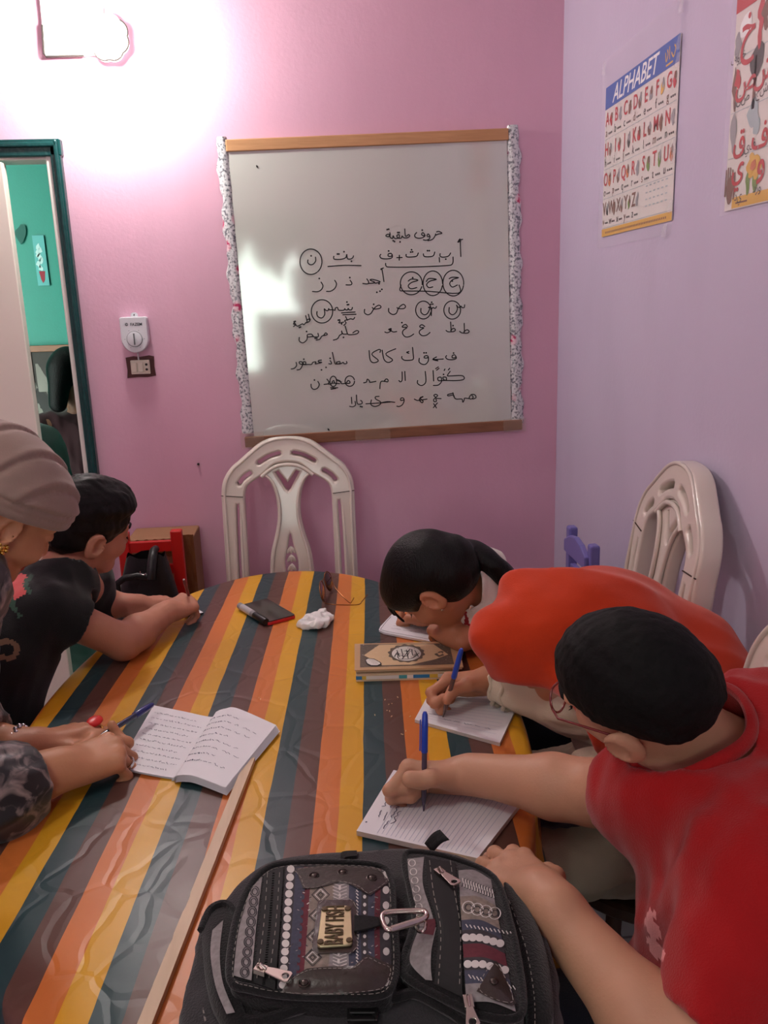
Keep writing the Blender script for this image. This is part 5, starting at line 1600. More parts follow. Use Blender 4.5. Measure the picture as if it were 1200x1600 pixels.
# ------------------------------------------------------------------ girl with the black braid
M_skC = skin_mat('brown skin', (174, 114, 84)); M_wht = cloth_m('white sweatshirt', (222, 216, 208), bump=.15); M_hairC = hair_mat('long black hair', (7, 6, 7), (70, 70, 10), .42)
def girl():
    HC = PD(676, 908, 1.78)
    H = Head(HC, cdir(-.498, -.678, .541), cdir(-.187, -.525, -.83), .92)
    NB = PD(748, 925, 1.86)
    Lw = PZ(712, 995, .795); Le = np.array([.40, 1.66, .79]); Ls = PD(772, 965, 1.83); Rs = NB+np.array([.03, .17, -.04])
    Rw = PZ(690, 958, .80); Re = np.array([.34, 1.99, .80])
    chest = NB+np.array([.12, .0, -.14]); belly = np.array([.50, 1.76, .66]); pelvis = np.array([.53, 1.76, .575])
    root = person('girl with a black braid and white sweatshirt bent low over her notebook', (.53, 1.76, 0))
    S = Shape(); H.skin(S, NB, .045); S.rc(NB, chest, .055, .075, .04); arm(S, Ls, Le, Lw, (.037, .034, .024)); arm(S, Rs, Re, Rw, (.037, .034, .024)); S.rc(Ls, Rs, .045, .045, .03)
    h = Hand(Lw, PZ(688, 975, .80)-Lw, (.0, -.75, .7), -1, .86); h.palm(S, .025)
    for i in range(4): h.put(S, h.finger(i, (62, 80, 55)), h.RAD[i])
    h.thumb(S, ((.05, .042, -.022), (.074, .034, -.036), (.09, .018, -.044)))
    h = Hand(Rw, PZ(640, 965, .775)-Rw, (-.1, .2, 1), 1, .86); h.palm(S, .025)
    tip = PZ(621, 975, .757); end = tip+nrm((.5, .45, .75))*.14
    grip(h, S, tip, end, .034)
    soft('body', S, .0036, M_skC, root)
    # hair: smooth cap drawn back, thick braid over the shoulder
    G = Shape(); P = H.P; k = H.k
    G.el(P(0, -.012, .034), np.array([.086, .106, .092])*k, H.B, .02); G.el(P(0, -.055, -.02), np.array([.072, .062, .062])*k, H.B, .04)
    G.el(P(0, .058, .052), np.array([.070, .050, .042])*k, H.B, .03)
    G.sub(EL(P(0, .118, -.045), np.array([.085, .082, .088])*k, H.B), .01)
    for x in (1, -1): G.sub(EL(P(x*.095, .028, -.030), np.array([.042, .056, .045])*k, H.B), .008); G.sub(EL(P(x*.094, -.010, -.006), np.array([.034, .025, .034])*k, H.B), .006)
    braid = [P(0, -.10, .0), PD(718, 864, 1.80), PD(742, 868, 1.79), PD(766, 881, 1.78), PD(791, 901, 1.78), PD(812, 925, 1.80)]
    br = spline(braid, 5)
    for i in range(len(br)-1):
        G.rc(br[i], br[i+1], .034-.018*i/len(br), .034-.018*(i+1)/len(br), .01)
    for i, q in enumerate(br[6::2]):
        G.el(q+np.array([0, .008*(-1)**i, .004]), np.array([.024, .024, .022])*(1-.035*i), None, .008)
    soft('hair', G, .0036, M_hairC, root, lambda p: .0010*snoise((p-H.c) @ H.B, 160, 5, 6, np.diag([1, .15, 1])))
    for i, (a, b) in enumerate((((612, 945), (632, 972)), ((606, 938), (618, 962)))):
        mb = MB(); q = [P(.02+.02*i, .075, .05), PD(a[0], a[1], 1.80), PD((a[0]+b[0])/2-4, (a[1]+b[1])/2, 1.82), PD(b[0], b[1], 1.83)]
        mb.tube(spline(q, 5), [.003]*15+[.001], 5); mb.build('hair_strand', M_hairC, root, smooth=70)
    T, Bt = jersey_shape(Ls, Rs, NB, chest, belly, pelvis, (-.6, .1, -.4), .052, (.135, .10, .13), (.125, .10, .13))
    T.rc(Ls, Le+(Lw-Le)*.2, .056, .048, .03); T.rc(Rs, Re, .055, .048, .03); T.rc(Re, Re+(Rw-Re)*.6, .047, .042, .02)
    nd = nrm(H.P(0, -.03, -.05)-NB); T.rc(NB+nd*.085, NB-nd*.02, .060, .072, .02); T.sub(RC(NB+nd*.075, NB+nd*.20, .050, .058), .005)
    T.rc(PD(745, 866, 1.93), PD(768, 882, 1.95), .028, .035, .03)      # folded hood behind the braid
    def red(c):
        m_ = np.zeros(len(c), int)
        st_ = [[(721, 948), (727, 960), (729, 972), (722, 985)], [(712, 985), (720, 978), (726, 985)], [(716, 992), (728, 992)], [(722, 1000), (734, 996)], [(727, 1006), (731, 992)], [(733, 978), (737, 1000)]]
        for s_ in st_:
            for q in spline(s_, 6):
                d = np.linalg.norm(np.cross(c-EYE, nrm(ray(*q))), axis=1); m_[(d < .0040) & (np.abs(c[:, 1]-1.7) < .25)] = 1
        return m_
    soft('sweatshirt', T, .0046, [M_wht, cloth_m('dark red print', (150, 30, 40))], root, folds(.004, 75, 51, (1, 0, -.6), .4), .01, red)
    mb = MB(); mb.ell(P(.082, -.006, -.036), (.004, .004, .004)); mb.build('earring', M_steel, root, smooth=60)
    brows(H, root, M_hairC)
    legs(root, pelvis-np.array([0, 0, .03]), (-1, 0, 0), M_jean, .34, (.075, .055, .042))
    pen(tip, end, 'slim pencil in the hand of the girl with the braid', name='pencil', capL=0, barrel=(60, 50, 48), cat='pencil', r=.0034)
girl()

# ------------------------------------------------------------------ boy in the black T-shirt
M_bT = cloth_m('black jersey', (20, 19, 21)); M_skD = skin_mat('warm skin', (184, 126, 102)); M_hairD = hair_mat('dark short hair', (16, 13, 13), (14, 14, 14), .5)
def boy_black():
    HC = PD(135, 824, 1.88)
    H = Head(HC, cdir(.658, -.056, .751), cdir(-.65, .461, .604), .97)
    NB = PD(92, 920, 1.84)
    Rs = PD(72, 952, 1.73); Ls = NB+np.array([.01, .19, -.05])
    Re = PZ(193, 1003, .792); Rw = PZ(262, 956, .80)
    Lw = PZ(212, 945, .785); Le = PZ(150, 955, .80)+np.array([-.02, .05, 0])
    chest = np.array([-.70, 1.68, .82]); belly = np.array([-.74, 1.66, .66]); pelvis = np.array([-.77, 1.66, .555])
    root = person('boy in a black T-shirt resting his arms on a white sheet', (-.77, 1.66, 0))
    S = Shape(); H.skin(S, NB, .046); S.rc(NB, chest, .06, .08, .04); S.rc(Ls, Rs, .05, .05, .03)
    arm(S, Rs, Re, Rw, (.042, .038, .0255)); arm(S, Ls, Le, Lw, (.042, .036, .0245))
    tip = PZ(303, 958, .757); end = pen_end(tip, 287, 905, .12, False)
    h = Hand(Rw, PZ(290, 942, .80)-Rw, (.15, -.25, .95), 1, .88); h.palm(S, .026)
    idx = grip(h, S, tip, end, .035)
    h = Hand(Lw, PZ(245, 940, .775)-Lw, (.0, .0, 1), -1, .88); h.palm(S, .025)
    for i in range(4): h.put(S, h.finger(i, (12, 26, 18), (6, 2, -3, -8)[i]), h.RAD[i])
    h.thumb(S, ((.05, .045, -.014), (.078, .054, -.02), (.1, .054, -.026)))
    soft('body', S, .0038, M_skD, root)
    G = Shape(); H.cap(G, .013, (.012, -.062)); G.el(H.P(0, .045, .085), np.array([.06, .05, .03])*.95, H.B, .03)
    soft('hair', G, .0038, M_hairD, root, lambda p: .0012*snoise(p, 330, 3, 6)+.0018*snoise(p, 110, 9, 5))
    T, Bt = jersey_shape(Ls, Rs, NB, chest, belly, pelvis, (.95, .2, -.2), .050, (.145, .105, .14), (.14, .11, .14))
    d = nrm(Re-Rs); se = Rs+d*.078; T.rc(Rs, se+d*.02, .054, .054, .03); cut_sleeve(T, se, d, .047)
    d2 = nrm(Le-Ls); le = Ls+d2*.10; T.rc(Ls, le+d2*.02, .058, .056, .03); cut_sleeve(T, le, d2, .046)
    nd = nrm(H.P(0, -.026, -.05)-NB); T.sub(RC(NB+nd*.004, NB+nd*.16, .058, .075), .005)
    def prn(c):
        m_ = np.zeros(len(c), int)
        def near(q): return np.linalg.norm(np.cross(c-EYE, nrm(ray(*q))), axis=1)
        for q, r, k_ in [((26, 918), .020, 1), ((34, 905), .012, 1), ((20, 932), .010, 1)]: m_[near(q) < r] = k_
        for s_ in ([(0, 935), (10, 925), (22, 942)], [(2, 950), (14, 940), (24, 955)], [(48, 900), (40, 912), (46, 925)], [(4, 915), (14, 908)], [(20, 950), (30, 962)]):
            for q in spline(s_, 5): m_[near(q) < .0045] = 2
        for t in np.linspace(0, 6.28, 40): m_[near((10+17*math.cos(t), 1015+13*math.sin(t))) < .005] = 3
        return m_
    soft('t_shirt', T, .0055, [M_bT, cloth_m('coral flower print', (196, 84, 84)), cloth_m('palm leaf print', (52, 80, 66)), cloth_m('tan ring print', (120, 92, 72))], root, folds(.003, 60, 61, (.4, 0, 1), .3), .012, prn)
    brows(H, root, M_hairD)
    legs(root, pelvis-np.array([0, 0, .02]), (1, .08, 0), M_jean, .36, (.08, .058, .046))
    pen(tip, end, 'dark red pencil in the fist of the boy in black', name='pencil', capL=0, barrel=(110, 40, 44), cat='pencil', r=.0036)
    stool(pelvis, 'wooden stool under the boy in black')
boy_black()

# ------------------------------------------------------------------ woman with the taupe turban
M_turb = cloth_m('taupe turban cloth', (150, 126, 116), var=.05, bump=.12); M_skE = skin_mat('golden skin', (190, 132, 98)); M_gold = mat('gold', (212, 170, 90), .25, 1.0, var=.03); M_silver = mat('silver', (200, 200, 205), .2, 1.0, var=.03)
def blouse_mat():
    m, b, t = new_mat('marbled blouse'); tc = t.n('TexCoord'); n = t.n('TexNoise'); n.inputs['Scale'].default_value = 26; n.inputs['Detail'].default_value = 7; n.inputs['Distortion'].default_value = 1.4
    t.l(tc.outputs['Object'], n.inputs['Vector']); r_ = t.n('ValToRGB'); e = r_.color_ramp.elements; e[0].position = .48; e[0].color = lin((26, 24, 27))+(1,); e[1].position = .66; e[1].color = lin((150, 132, 128))+(1,)
    t.l(n.outputs['Fac'], r_.inputs['Fac']); t.l(r_.outputs['Color'], b.inputs['Base Color']); b.inputs['Roughness'].default_value = .38; b.inputs['Sheen Weight'].default_value = .2
    return m
def woman_turban():
    HC = PD(0, 796, 1.30)
    H = Head(HC, cdir(.511, -.449, .733), cdir(-.603, .419, .678), .95)
    NB = PD(-85, 920, 1.24); Rs = PD(-200, 1010, 1.10); Ls = NB+np.array([-.06, .15, -.10])
    Rw = PZ(92, 1203, .80); Re = PD(-70, 1265, 1.22)
    Lw = PZ(45, 1166, .80); Le = PZ(-70, 1150, .82)
    chest = np.array([-.76, 1.06, .92]); belly = np.array([-.84, 1.04, .72]); pelvis = np.array([-.88, 1.04, .55])
    root = person('woman with a taupe turban and marbled sleeves writing in the open notebook', (-.88, 1.04, 0))
    S = Shape(); H.skin(S, NB); S.rc(NB, chest, .06, .08, .04); S.rc(Ls, Rs, .05, .05, .03)
    arm(S, Rs, Re, Rw, (.042, .038, .033)); arm(S, Ls, Le, Lw, (.042, .036, .026))
    tip = PZ(140, 1162, .792); end = PZ(238, 1101, .786)
    h = Hand(Rw, PZ(178, 1172, .795)-Rw, (-.1, -.35, .93), 1, 1.05); h.palm(S, .034)
    G_ = tip+(end-tip)*.36
    fi = [h.finger(0, (30, 60, 30), 2, G_+np.array([.0, -.008, .012])), h.finger(1, (52, 72, 45)), h.finger(2, (58, 76, 48)), h.finger(3, (60, 78, 48), -3)]
    for i, q in enumerate(fi): h.put(S, q, h.RAD[i])
    h.thumb(S, target=G_+np.array([-.012, .010, -.003]))
    h2 = Hand(Lw, PZ(140, 1138, .785)-Lw, (0, .25, 1), -1, 1.0); h2.palm(S, .027)
    f2 = [h2.finger(0, (28, 34, 20), 4), h2.finger(1, (20, 32, 20), 1), h2.finger(2, (18, 30, 20), -3), h2.finger(3, (16, 30, 20), -8)]
    for i, q in enumerate(f2): h2.put(S, q, h2.RAD[i])
    h2.thumb(S, ((.05, .044, -.012), (.08, .050, -.018), (.104, .046, -.024)))
    soft('body', S, .0036, [M_skE, mat('dark red lips', (150, 50, 46), .4)], root, None, .004, lambda c: H.lips(c).astype(int))
    V = Shape(); P = H.P
    V.el(P(0, -.020, .036), (.098, .108, .082), H.B, .02); V.el(P(0, -.045, .046), (.092, .088, .072), H.B, .05); V.el(P(0, .034, .052), (.076, .056, .044), H.B, .03)
    V.sub(PL(P(0, .05, .030), H.B @ nrm((0, -.14, 1.0))), .006)
    V.sub(EL(P(0, .10, -.055), (.10, .10, .082), H.B), .006)
    def wrap(p):
        q = H.loc(p); s_ = (p-H.c) @ (CU*.80-CR*.52)+.012*np.sin(q[:, 0]*13+q[:, 1]*16)+.006*snoise(q, 16, 3)
        r_ = s_*19+.35; d_ = r_-np.floor(r_)
        top = np.clip((q[:, 2]-.040)/.015, 0, 1)
        g = top*(.0050*np.exp(-((d_-.5)/.07)**2)-.0035*np.exp(-((d_-.66)/.13)**2))
        s2 = q[:, 2]-.14*q[:, 1]+.006*np.sin(q[:, 0]*20)+.004*snoise(q, 20, 6)
        g += .0045*np.exp(-((s2-.046)/.0026)**2)-.003*np.exp(-((s2-.053)/.005)**2)+.003*np.exp(-((s2-.034)/.002)**2)
        return g+.0012*snoise(q, 34, 8)
    soft('turban', V, .0038, M_turb, root, wrap, .008)
    T, Bt = jersey_shape(Ls, Rs, NB, chest, belly, pelvis, (.95, .25, -.25), .060, (.165, .115, .15), (.155, .12, .15))
    dR = nrm(Rw-Re); cR = Re+(Rw-Re)*.80
    T.rc(Rs, Re, .066, .062, .03); T.rc(Re, Re+(Rw-Re)*.45, .062, .066, .03); T.rc(Re+(Rw-Re)*.45, cR, .066, .050, .03)
    dL = nrm(Lw-Le); cL = Le+(Lw-Le)*.60
    T.rc(Ls, Le, .066, .060, .03); T.rc(Le, cL, .058, .044, .03)
    for c_, d_, r_ in ((cR, dR, .043), (cL, dL, .036)):
        T.sub(CUT(PL(c_, -d_), EL(c_+d_*.07, (.095, .095, .095))), .003); T.sub(RC(c_+d_*.03, c_-d_*.03, r_, r_*.9), .003)
    nd = nrm(H.P(0, -.026, -.05)-NB); T.sub(RC(NB+nd*.02, NB+nd*.16, .058, .066), .005)
    soft('blouse', T, .0050, blouse_mat(), root, folds(.005, 85, 71, dR, .35), .012)
    legs(root, pelvis-np.array([0, 0, .02]), (1, .1, 0), cloth_m('black trousers', (24, 23, 26)), .40)
    # jewellery, brows, lashes
    mb = MB(); e = P(-.086, -.004, -.032)
    mb.ell(e, (.008, .008, .008), None, 14, 10)
    for t in range(8): mb.ell(e+H.B @ np.array([-.004, .008*math.cos(t*.785), .008*math.sin(t*.785)]), (.0032, .0032, .0032), None, 8, 6)
    mb.build('earring', M_gold, root, smooth=60)
    brows(H, root, mat('brow brown', (60, 38, 28), .7))
    def ringaround(q0, q1, r, th, name, m_):
        d = nrm(q1-q0); e1 = nrm(np.cross(d, (0, 0, 1.0))); e2 = np.cross(d, e1); c = (q0+q1)/2
        mb = MB(); mb.tube([c+(e1*math.cos(t)+e2*math.sin(t))*r for t in np.linspace(0, 6.283, 25)[:-1]], th, 6, closed=True, flat=1.5); return mb.build(name, m_, root, smooth=60)
    ringaround(fi[2][0]+(fi[2][1]-fi[2][0])*.3, fi[2][1], .0118, .0022, 'ring', M_silver)
    rg = ringaround(f2[1][0]+(f2[1][1]-f2[1][0])*.3, f2[1][1], .0112, .0018, 'ring', M_gold)
    c = (f2[1][0]+f2[1][1])/2+h2.z*.018
    mb = MB(); mb.ell(c, (.019, .012, .005), rot_to(h2.z+h2.y*.5), 16, 8); mb.build('red_ring_petal', mat('red enamel', (226, 40, 34), .35), rg, smooth=60)
    mb = MB(); d = nrm(Lw-Le); c0 = Lw-d*.02; e1 = nrm(np.cross(d, (0, 0, 1.0))); e2 = np.cross(d, e1)
    for q in range(30):
        t = 6.283*q/30; mb.ell(c0+(e1*math.cos(t)+e2*math.sin(t))*.032+d*.002*(-1)**q, (.0042, .0042, .0032), None, 8, 6)
    mb.build('bracelet', M_silver, root, smooth=60)
    pen(tip, end, 'dark blue pen held over the open notebook by the woman with the turban', col=(24, 40, 110), barrel=(40, 48, 80), capL=.05, r=.0050)
    stool(pelvis, 'wooden stool under the woman with the turban')
woman_turban()
# ================================================================== THINGS ON THE TABLE
M_page = mat('notebook paper', (226, 224, 228), .6, var=.02, scale=20)
M_edge = mat('paper edge', (205, 198, 190), .8, var=.1, scale=90)
M_line = mat('ruled line', (168, 176, 196), .7, var=0); M_ink2 = mat('blue black ink', (62, 66, 96), .6, var=0); M_ink3 = mat('grey ink', (110, 112, 128), .6, var=0); M_blackweb = mat('black webbing', (16, 16, 17), .8, bump=.2, bscale=300)
def quad(c, zt):
    """corner pixels tl, tr, br, bl -> function (u, v) on the plane"""
    P = [PZ(x, y, zt) for x, y in c]
    return lambda u, v, o=0.0: (P[0]*(1-u)+P[1]*u)*(1-v)+(P[3]*(1-u)+P[2]*u)*v+np.array([0, 0, o])
def slabq(mb, c, zt, zb, mi=0, mside=None):
    q = quad(c, zt); n = 6
    top = [q(u, v) for u, v in ((0, 0), (1, 0), (1, 1), (0, 1))]; bot = [p-np.array([0, 0, zt-zb]) for p in top]
    mb.add(top+bot, [(0, 1, 2, 3)], mi); o = len(mb.v)-8
    for f in ((7, 6, 5, 4), (0, 4, 5, 1), (1, 5, 6, 2), (2, 6, 7, 3), (3, 7, 4, 0)):
        mb.f.append(tuple(i+o for i in f)); mb.mi.append(mi if mside is None else mside)
def scrawl(mb, f, u0, u1, v, seed, amp=.010, w_=.0011, off=.0006, mi=0, step=.012, gap=.22, vert=False):
    """a line of handwriting: short looping strokes between u0 and u1 at height v of the page function f(u, v, off)"""
    g = np.random.default_rng(seed); u = u0
    while u < u1:
        n = g.integers(4, 9); pts = []
        for i in range(n):
            pts.append((u, v+amp*g.uniform(-.8, .8)-(amp*1.2 if g.random() < .15 else 0))); u += step*g.uniform(.5, 1.1)
            if u > u1: break
        if len(pts) > 2:
            P = [f(*(q if not vert else q[::-1]), off) for q in spline([np.array(p) for p in pts], 3)]
            ribbon(mb, P, (0, 0, 1), w_, mi)
        u += step*(1.2 if g.random() < .6 else gap*10)*.8
UP = np.array([0, 0, 1.0])

# open notebook in front of the turbaned woman
nb = thing('open_notebook', 'open notebook with lines of pen writing beside the wooden strip', 'notebook', PZ(300, 1165, TH))
topE = [(240, 1102, .757), (285, 1111, .7575), (330, 1120, .755), (338, 1112, .763), (352, 1107, .767), (372, 1107, .767), (432, 1133, .764)]
botE = [(183, 1199, .757), (227, 1208, .7575), (268, 1215, .755), (276, 1212, .763), (290, 1211, .767), (308, 1214, .767), (352, 1231, .764)]
def edge(E, t):
    s_ = t*(len(E)-1); i = min(int(s_), len(E)-2); a = s_-i
    p = [PZ(x, y, z) for x, y, z in E[i:i+2]]; return p[0]*(1-a)+p[1]*a
TS, BS = spline([PZ(*e) for e in topE], 8), spline([PZ(*e) for e in botE], 8)
def pagef(i0, i1):
    def f(u, v, o=0.0):
        s_ = (i0+(i1-i0)*u)*8; i = min(int(s_), len(TS)-2); a = s_-i
        return (TS[i]*(1-a)+TS[i+1]*a)*(1-v)+(BS[i]*(1-a)+BS[i+1]*a)*v+np.array([0, 0, o])
    return f
pL, pR = pagef(0, 2), pagef(2, 6)
mb = MB(); mb.grid(lambda u, v: pL(u, v), 17, 8); mb.grid(lambda u, v: pL(u, v, -.003), 17, 8); mb.build('left_page', M_page, nb, smooth=60)
mb = MB()
for k in range(5):
    mb.grid(lambda u, v: pR(u*(1-.004*k)+.012*k*(u > .99), v+.006*k*(v > .99), -.0022*k), 33, 8)
mb.build('right_pages', M_page, nb, smooth=60, fix=False)
for nm, f, seed in (('left_page_writing', pL, 11), ('right_page_writing', pR, 40)):
    mb = MB()
    for r_ in range(10 if f is pL else 8):
        v = .12+.088*r_ if f is pL else .14+.095*r_
        scrawl(mb, f, .18 if f is pR else .12, .93 if r_ % 3 else .8, v, seed+r_, .0095, .0008, step=.011)
    mb.build(nm, M_ink3 if f is pL else M_ink2, nb, fix=False)

# lined notebook of the boy in red
c = [(615, 1203), (817, 1250), (746, 1341), (557, 1298)]
ln = thing('lined_notebook', 'lined notebook under the writing hand of the boy in red', 'notebook', PZ(690, 1270, TH))
zt = .7590
mb = MB(); slabq(mb, c, zt, TH+.001, 0, 1); mb.build('page_block', [M_page, M_edge], ln)
f = quad(c, zt)
mb = MB()
for k in range(21):
    u = .17+.038*k; ribbon(mb, [f(u, .03, .0003), f(u, .97, .0003)], UP, .0007)
mb.build('ruled_lines', M_line, ln, fix=False)
mb = MB(); ribbon(mb, [f(u, .015, .002) for u in np.linspace(0.35, 1, 8)], UP, .006); mb.build('curled_page_edge', M_page, ln, fix=False)
mb = MB()
for k, (u, v0, v1) in enumerate(((.10, .45, .80), (.15, .42, .86), (.20, .52, .9), (.245, .60, .93))):
    scrawl(mb, f, v0, v1, u, 70+k, .012, .0012, vert=True, step=.035)
for (u, v) in ((.035, .12), (.035, .86), (.10, .2)):
    dot3(mb, f(u, v, .0005), UP, .0016)
mb.build('handwriting', M_ink2, ln, fix=False)

# notebook of the veiled woman
c = [(672, 1080), (820, 1077), (781, 1161), (648, 1124)]
wn = thing('small_notebook', 'white notebook under the hand of the woman in the orange veil', 'notebook', PZ(735, 1115, TH))
mb = MB(); slabq(mb, c, .7575, TH+.001, 0, 1); mb.build('page_block', [M_page, M_edge], wn)
f = quad(c, .7575); mb = MB()
for k in range(13): ribbon(mb, [f(.10, .10+.065*k, .0003), f(.93, .10+.065*k, .0003)], UP, .0006)
mb.build('ruled_lines', M_line, wn, fix=False)
mb = MB(); scrawl(mb, f, .3, .85, .82, 90, .012, .001, step=.02); scrawl(mb, f, .12, .3, .74, 91, .012, .001, step=.02); mb.build('handwriting', M_ink3, wn, fix=False)

# notebook of the girl
gn = thing('girl_notebook', 'white notebook with rounded corner under the bent head of the girl', 'notebook', PZ(645, 985, TH))
zt = .757
out_ = [PZ(*p, zt) for p in [(612, 960), (705, 962), (684, 1004), (640, 996), (600, 988), (592, 984), (594, 979)]]
mb = MB(); n = len(out_); lo = [p-np.array([0, 0, .005]) for p in out_]
mb.add(out_+lo, [tuple(range(n)), tuple(range(2*n-1, n-1, -1))]+[(i, n+i, n+(i+1) % n, (i+1) % n) for i in range(n)]); mb.build('page_block', M_page, gn)
mb = MB(); q = [PZ(*p, zt+.0006) for p in [(611, 963), (597, 980), (599, 985), (640, 993), (682, 1001)]]; ribbon(mb, spline(q, 4), UP, .0012); mb.build('cover_edge', mat('dark cover', (40, 40, 48), .6), gn, fix=False)
f = quad([(612, 960), (705, 962), (684, 1004), (594, 986)], zt); mb = MB()
for k in range(5): scrawl(mb, f, .15, .8, .25+.13*k, 120+k, .02, .0009, step=.03)
mb.build('handwriting', M_ink3, gn, fix=False)
pcs = thing('pencil_case', 'small black case beside the fist of the girl with the braid', 'case', PZ(692, 1002, TH))
mb = MB(); a, b = PZ(684, 1003, .758), PZ(722, 1012, .758); mb.bar(a, b, .03, .012); mb.build('case_body', M_blk, pcs, bevel=.004)
mb = MB(); mb.tube([a+UP*.0068, b+UP*.0068], .0012, 5); mb.build('zip', M_steel, pcs)

# white sheet of the boy in black
ws = thing('white_sheet', 'white paper pad under the arms of the boy in black', 'paper', PZ(240, 962, TH))
mb = MB(); slabq(mb, [(168, 962), (300, 946), (318, 957), (200, 978)], .7545, TH+.001, 0, 1); mb.build('pad', [M_page, mat('dark cover', (0, 0, 0))], ws)
f = quad([(168, 962), (300, 946), (318, 957), (200, 978)], .7545); mb = MB()
for k in range(4): scrawl(mb, f, .3, .8, .25+.16*k, 140+k, .02, .0008, step=.03)
mb.build('handwriting', M_ink3, ws, fix=False)

# ---- two books with patterned covers
zc = .7760
cov = [(556, 1007), (712, 1003), (722, 1041), (556, 1046)]
M_tan = mat('tan cover', (196, 158, 118), .45, var=.08, scale=14, coat=.3); M_tan2 = mat('light tan print', (214, 182, 142), .45, var=.10, scale=30); M_orn = mat('dark ornament print', (104, 90, 78), .5, var=.55, scale=240); M_bwhite = mat('white print', (226, 220, 212), .5, var=.02); M_bblack = mat('black print', (34, 30, 32), .5, var=0); M_pgs = mat('cream page edges', (206, 184, 152), .8, var=.12, scale=160, stretch=(1, 1, 30))
bk = thing('tan_book', 'tan ornamental book with a white calligraphy medallion, top of the pair', 'book', PZ(635, 1025, .766))
mb = MB(); slabq(mb, cov, zc-.002, .7670, 0); mb.build('page_block', M_pgs, bk)
mb = MB(); slabq(mb, [(554, 1006), (714, 1002), (724, 1042), (554, 1047)], zc, zc-.002); slabq(mb, [(554, 1006), (714, 1002), (724, 1042), (554, 1047)], .7672, .7658)
mb.build('cover', M_tan, bk)
def cq(x, y, o=.0006):
    return PZ(560+x/4, 880+y/4, zc)+np.array([0, 0, o])
mb = MB()
def fl(pts, o, mi): mb.add([cq(x, y, o) for x, y in pts], [tuple(range(len(pts)))], mi)
fl([(12, 508), (568, 502), (598, 632), (10, 652)], .0003, 0)
fl([(34, 577), (130, 512), (300, 508), (470, 508), (562, 572), (480, 602), (330, 636), (150, 640)], .0006, 1)
fl([(300+112*(1+.05*math.sin(14*t))*math.cos(t), 566+55*(1+.05*math.sin(14*t))*math.sin(t)) for t in np.linspace(0, 6.283, 85)[:-1]], .0009, 0)
fl(ellipse(300, 568, 91, 45), .0012, 2)
fl([(40, 606), (60, 596), (100, 600), (140, 622), (146, 634), (120, 646), (78, 646), (52, 632)], .0010, 3); fl([(46, 608), (62, 600), (98, 604), (134, 624), (138, 632), (118, 641), (80, 641), (56, 629)], .0013, 2)
for k in range(4): ribbon(mb, [cq(62+8*k, 605+8*k, .0016), cq(104+7*k, 610+7*k, .0016)], UP, .0006, 3)
fl(blob(16, 26, 17, 5, 510, 570, .25), .0010, 0); fl(blob(12, 14, 9, 6, 510, 570, .3), .0013, 1)
cal = [[(225, 590), (245, 560), (250, 600), (290, 604), (330, 600), (368, 578)], [(240, 548), (258, 590)], [(268, 540), (280, 592)], [(262, 580), (300, 585), (318, 560)], [(322, 540), (272, 606)], [(334, 542), (340, 580), (362, 570)], [(352, 548), (376, 590)], [(300, 545), (312, 600)], [(232, 575), (262, 570)], [(286, 552), (330, 556)], [(345, 592), (380, 565)]]
for s_ in cal: ribbon(mb, [cq(x, y, .0017) for x, y in spline(s_, 4)], UP, .0019, 3)
for x, y in ((250, 535), (310, 533), (350, 538), (285, 572), (330, 590)): dot3(mb, cq(x, y, .0017), UP, .0013, 8, 3)
g = np.random.default_rng(8)
for k in range(46):
    x, y = g.uniform(20, 585), g.uniform(508, 640)
    if abs(x-300) < 120 and abs(y-568) < 58: continue
    ribbon(mb, [cq(x, y, .0019), cq(x+g.uniform(-6, 6), y+g.uniform(-5, 5), .0019)], UP, .0008, 2)
mb.build('cover_print', [M_orn, M_tan2, M_bwhite, M_bblack], bk, fix=False)
bk2 = thing('thin_book', 'thin book with blue and white spine lying beneath the tan book', 'book', PZ(635, 1040, TH))
mb = MB(); slabq(mb, [(556, 1020), (708, 1016), (716, 1050), (556, 1055)], .7655, TH+.001); mb.build('page_block', M_pgs, bk2)
mb = MB(); a, b = PZ(556, 1055, .7655), PZ(716, 1050, .7655); a[2] = b[2] = .7590
M_bb = [mat('blue spine print', (40, 120, 176), .4), M_bwhite, mat('yellow spine print', (212, 180, 70), .4), mat('teal spine print', (70, 160, 170), .4)]
segs = [(0, .06, 0), (.06, .10, 2), (.10, .42, 1), (.42, .5, 3), (.5, .56, 1), (.56, .72, 0), (.72, .8, 2), (.8, 1, 1)]
d = b-a; nf = nrm(np.cross(d, UP)); nf = nf if nf[1] < 0 else -nf
for s0, s1, mi in segs:
    p, q = a+d*s0+nf*.001, a+d*s1+nf*.001; mb.add([p-UP*.0035, q-UP*.0035, q+UP*.0040, p+UP*.0040], [(0, 1, 2, 3)], mi)
mb.build('spine_print', M_bb, bk2, fix=False)

# ---- long wooden strip
wsn = thing('wooden_strip', 'long pale wooden strip lying along the table by the open notebook', 'wooden strip', PZ(330, 1370, TH))
a, b = PZ(391, 1187, .757), PZ(218, 1625, .757)
M_strip = wood_mat('raw pale wood', (216, 190, 160), (190, 160, 128), (24, 2, 20))
mb = MB(); d = b-a; L = np.linalg.norm(d); dd = d/L; sd = nrm(np.cross(dd, UP)); N = 60; vs = []
g = np.random.default_rng(5)
for i in range(N+1):
    t = i/N; p = a+d*t; w0 = .0080+.0001*g.normal(); w1 = .0080+.0001*g.normal()
    if 36 < i < 40 or 44 < i < 46: w1 -= .0012
    vs += [p-sd*w0+UP*.004, p+sd*w1+UP*.004, p+sd*w1-UP*.0055, p-sd*w0-UP*.0055]
fs = []
for i in range(N):
    for k in range(4): fs.append((4*i+k, 4*i+(k+1) % 4, 4*i+4+(k+1) % 4, 4*i+4+k))
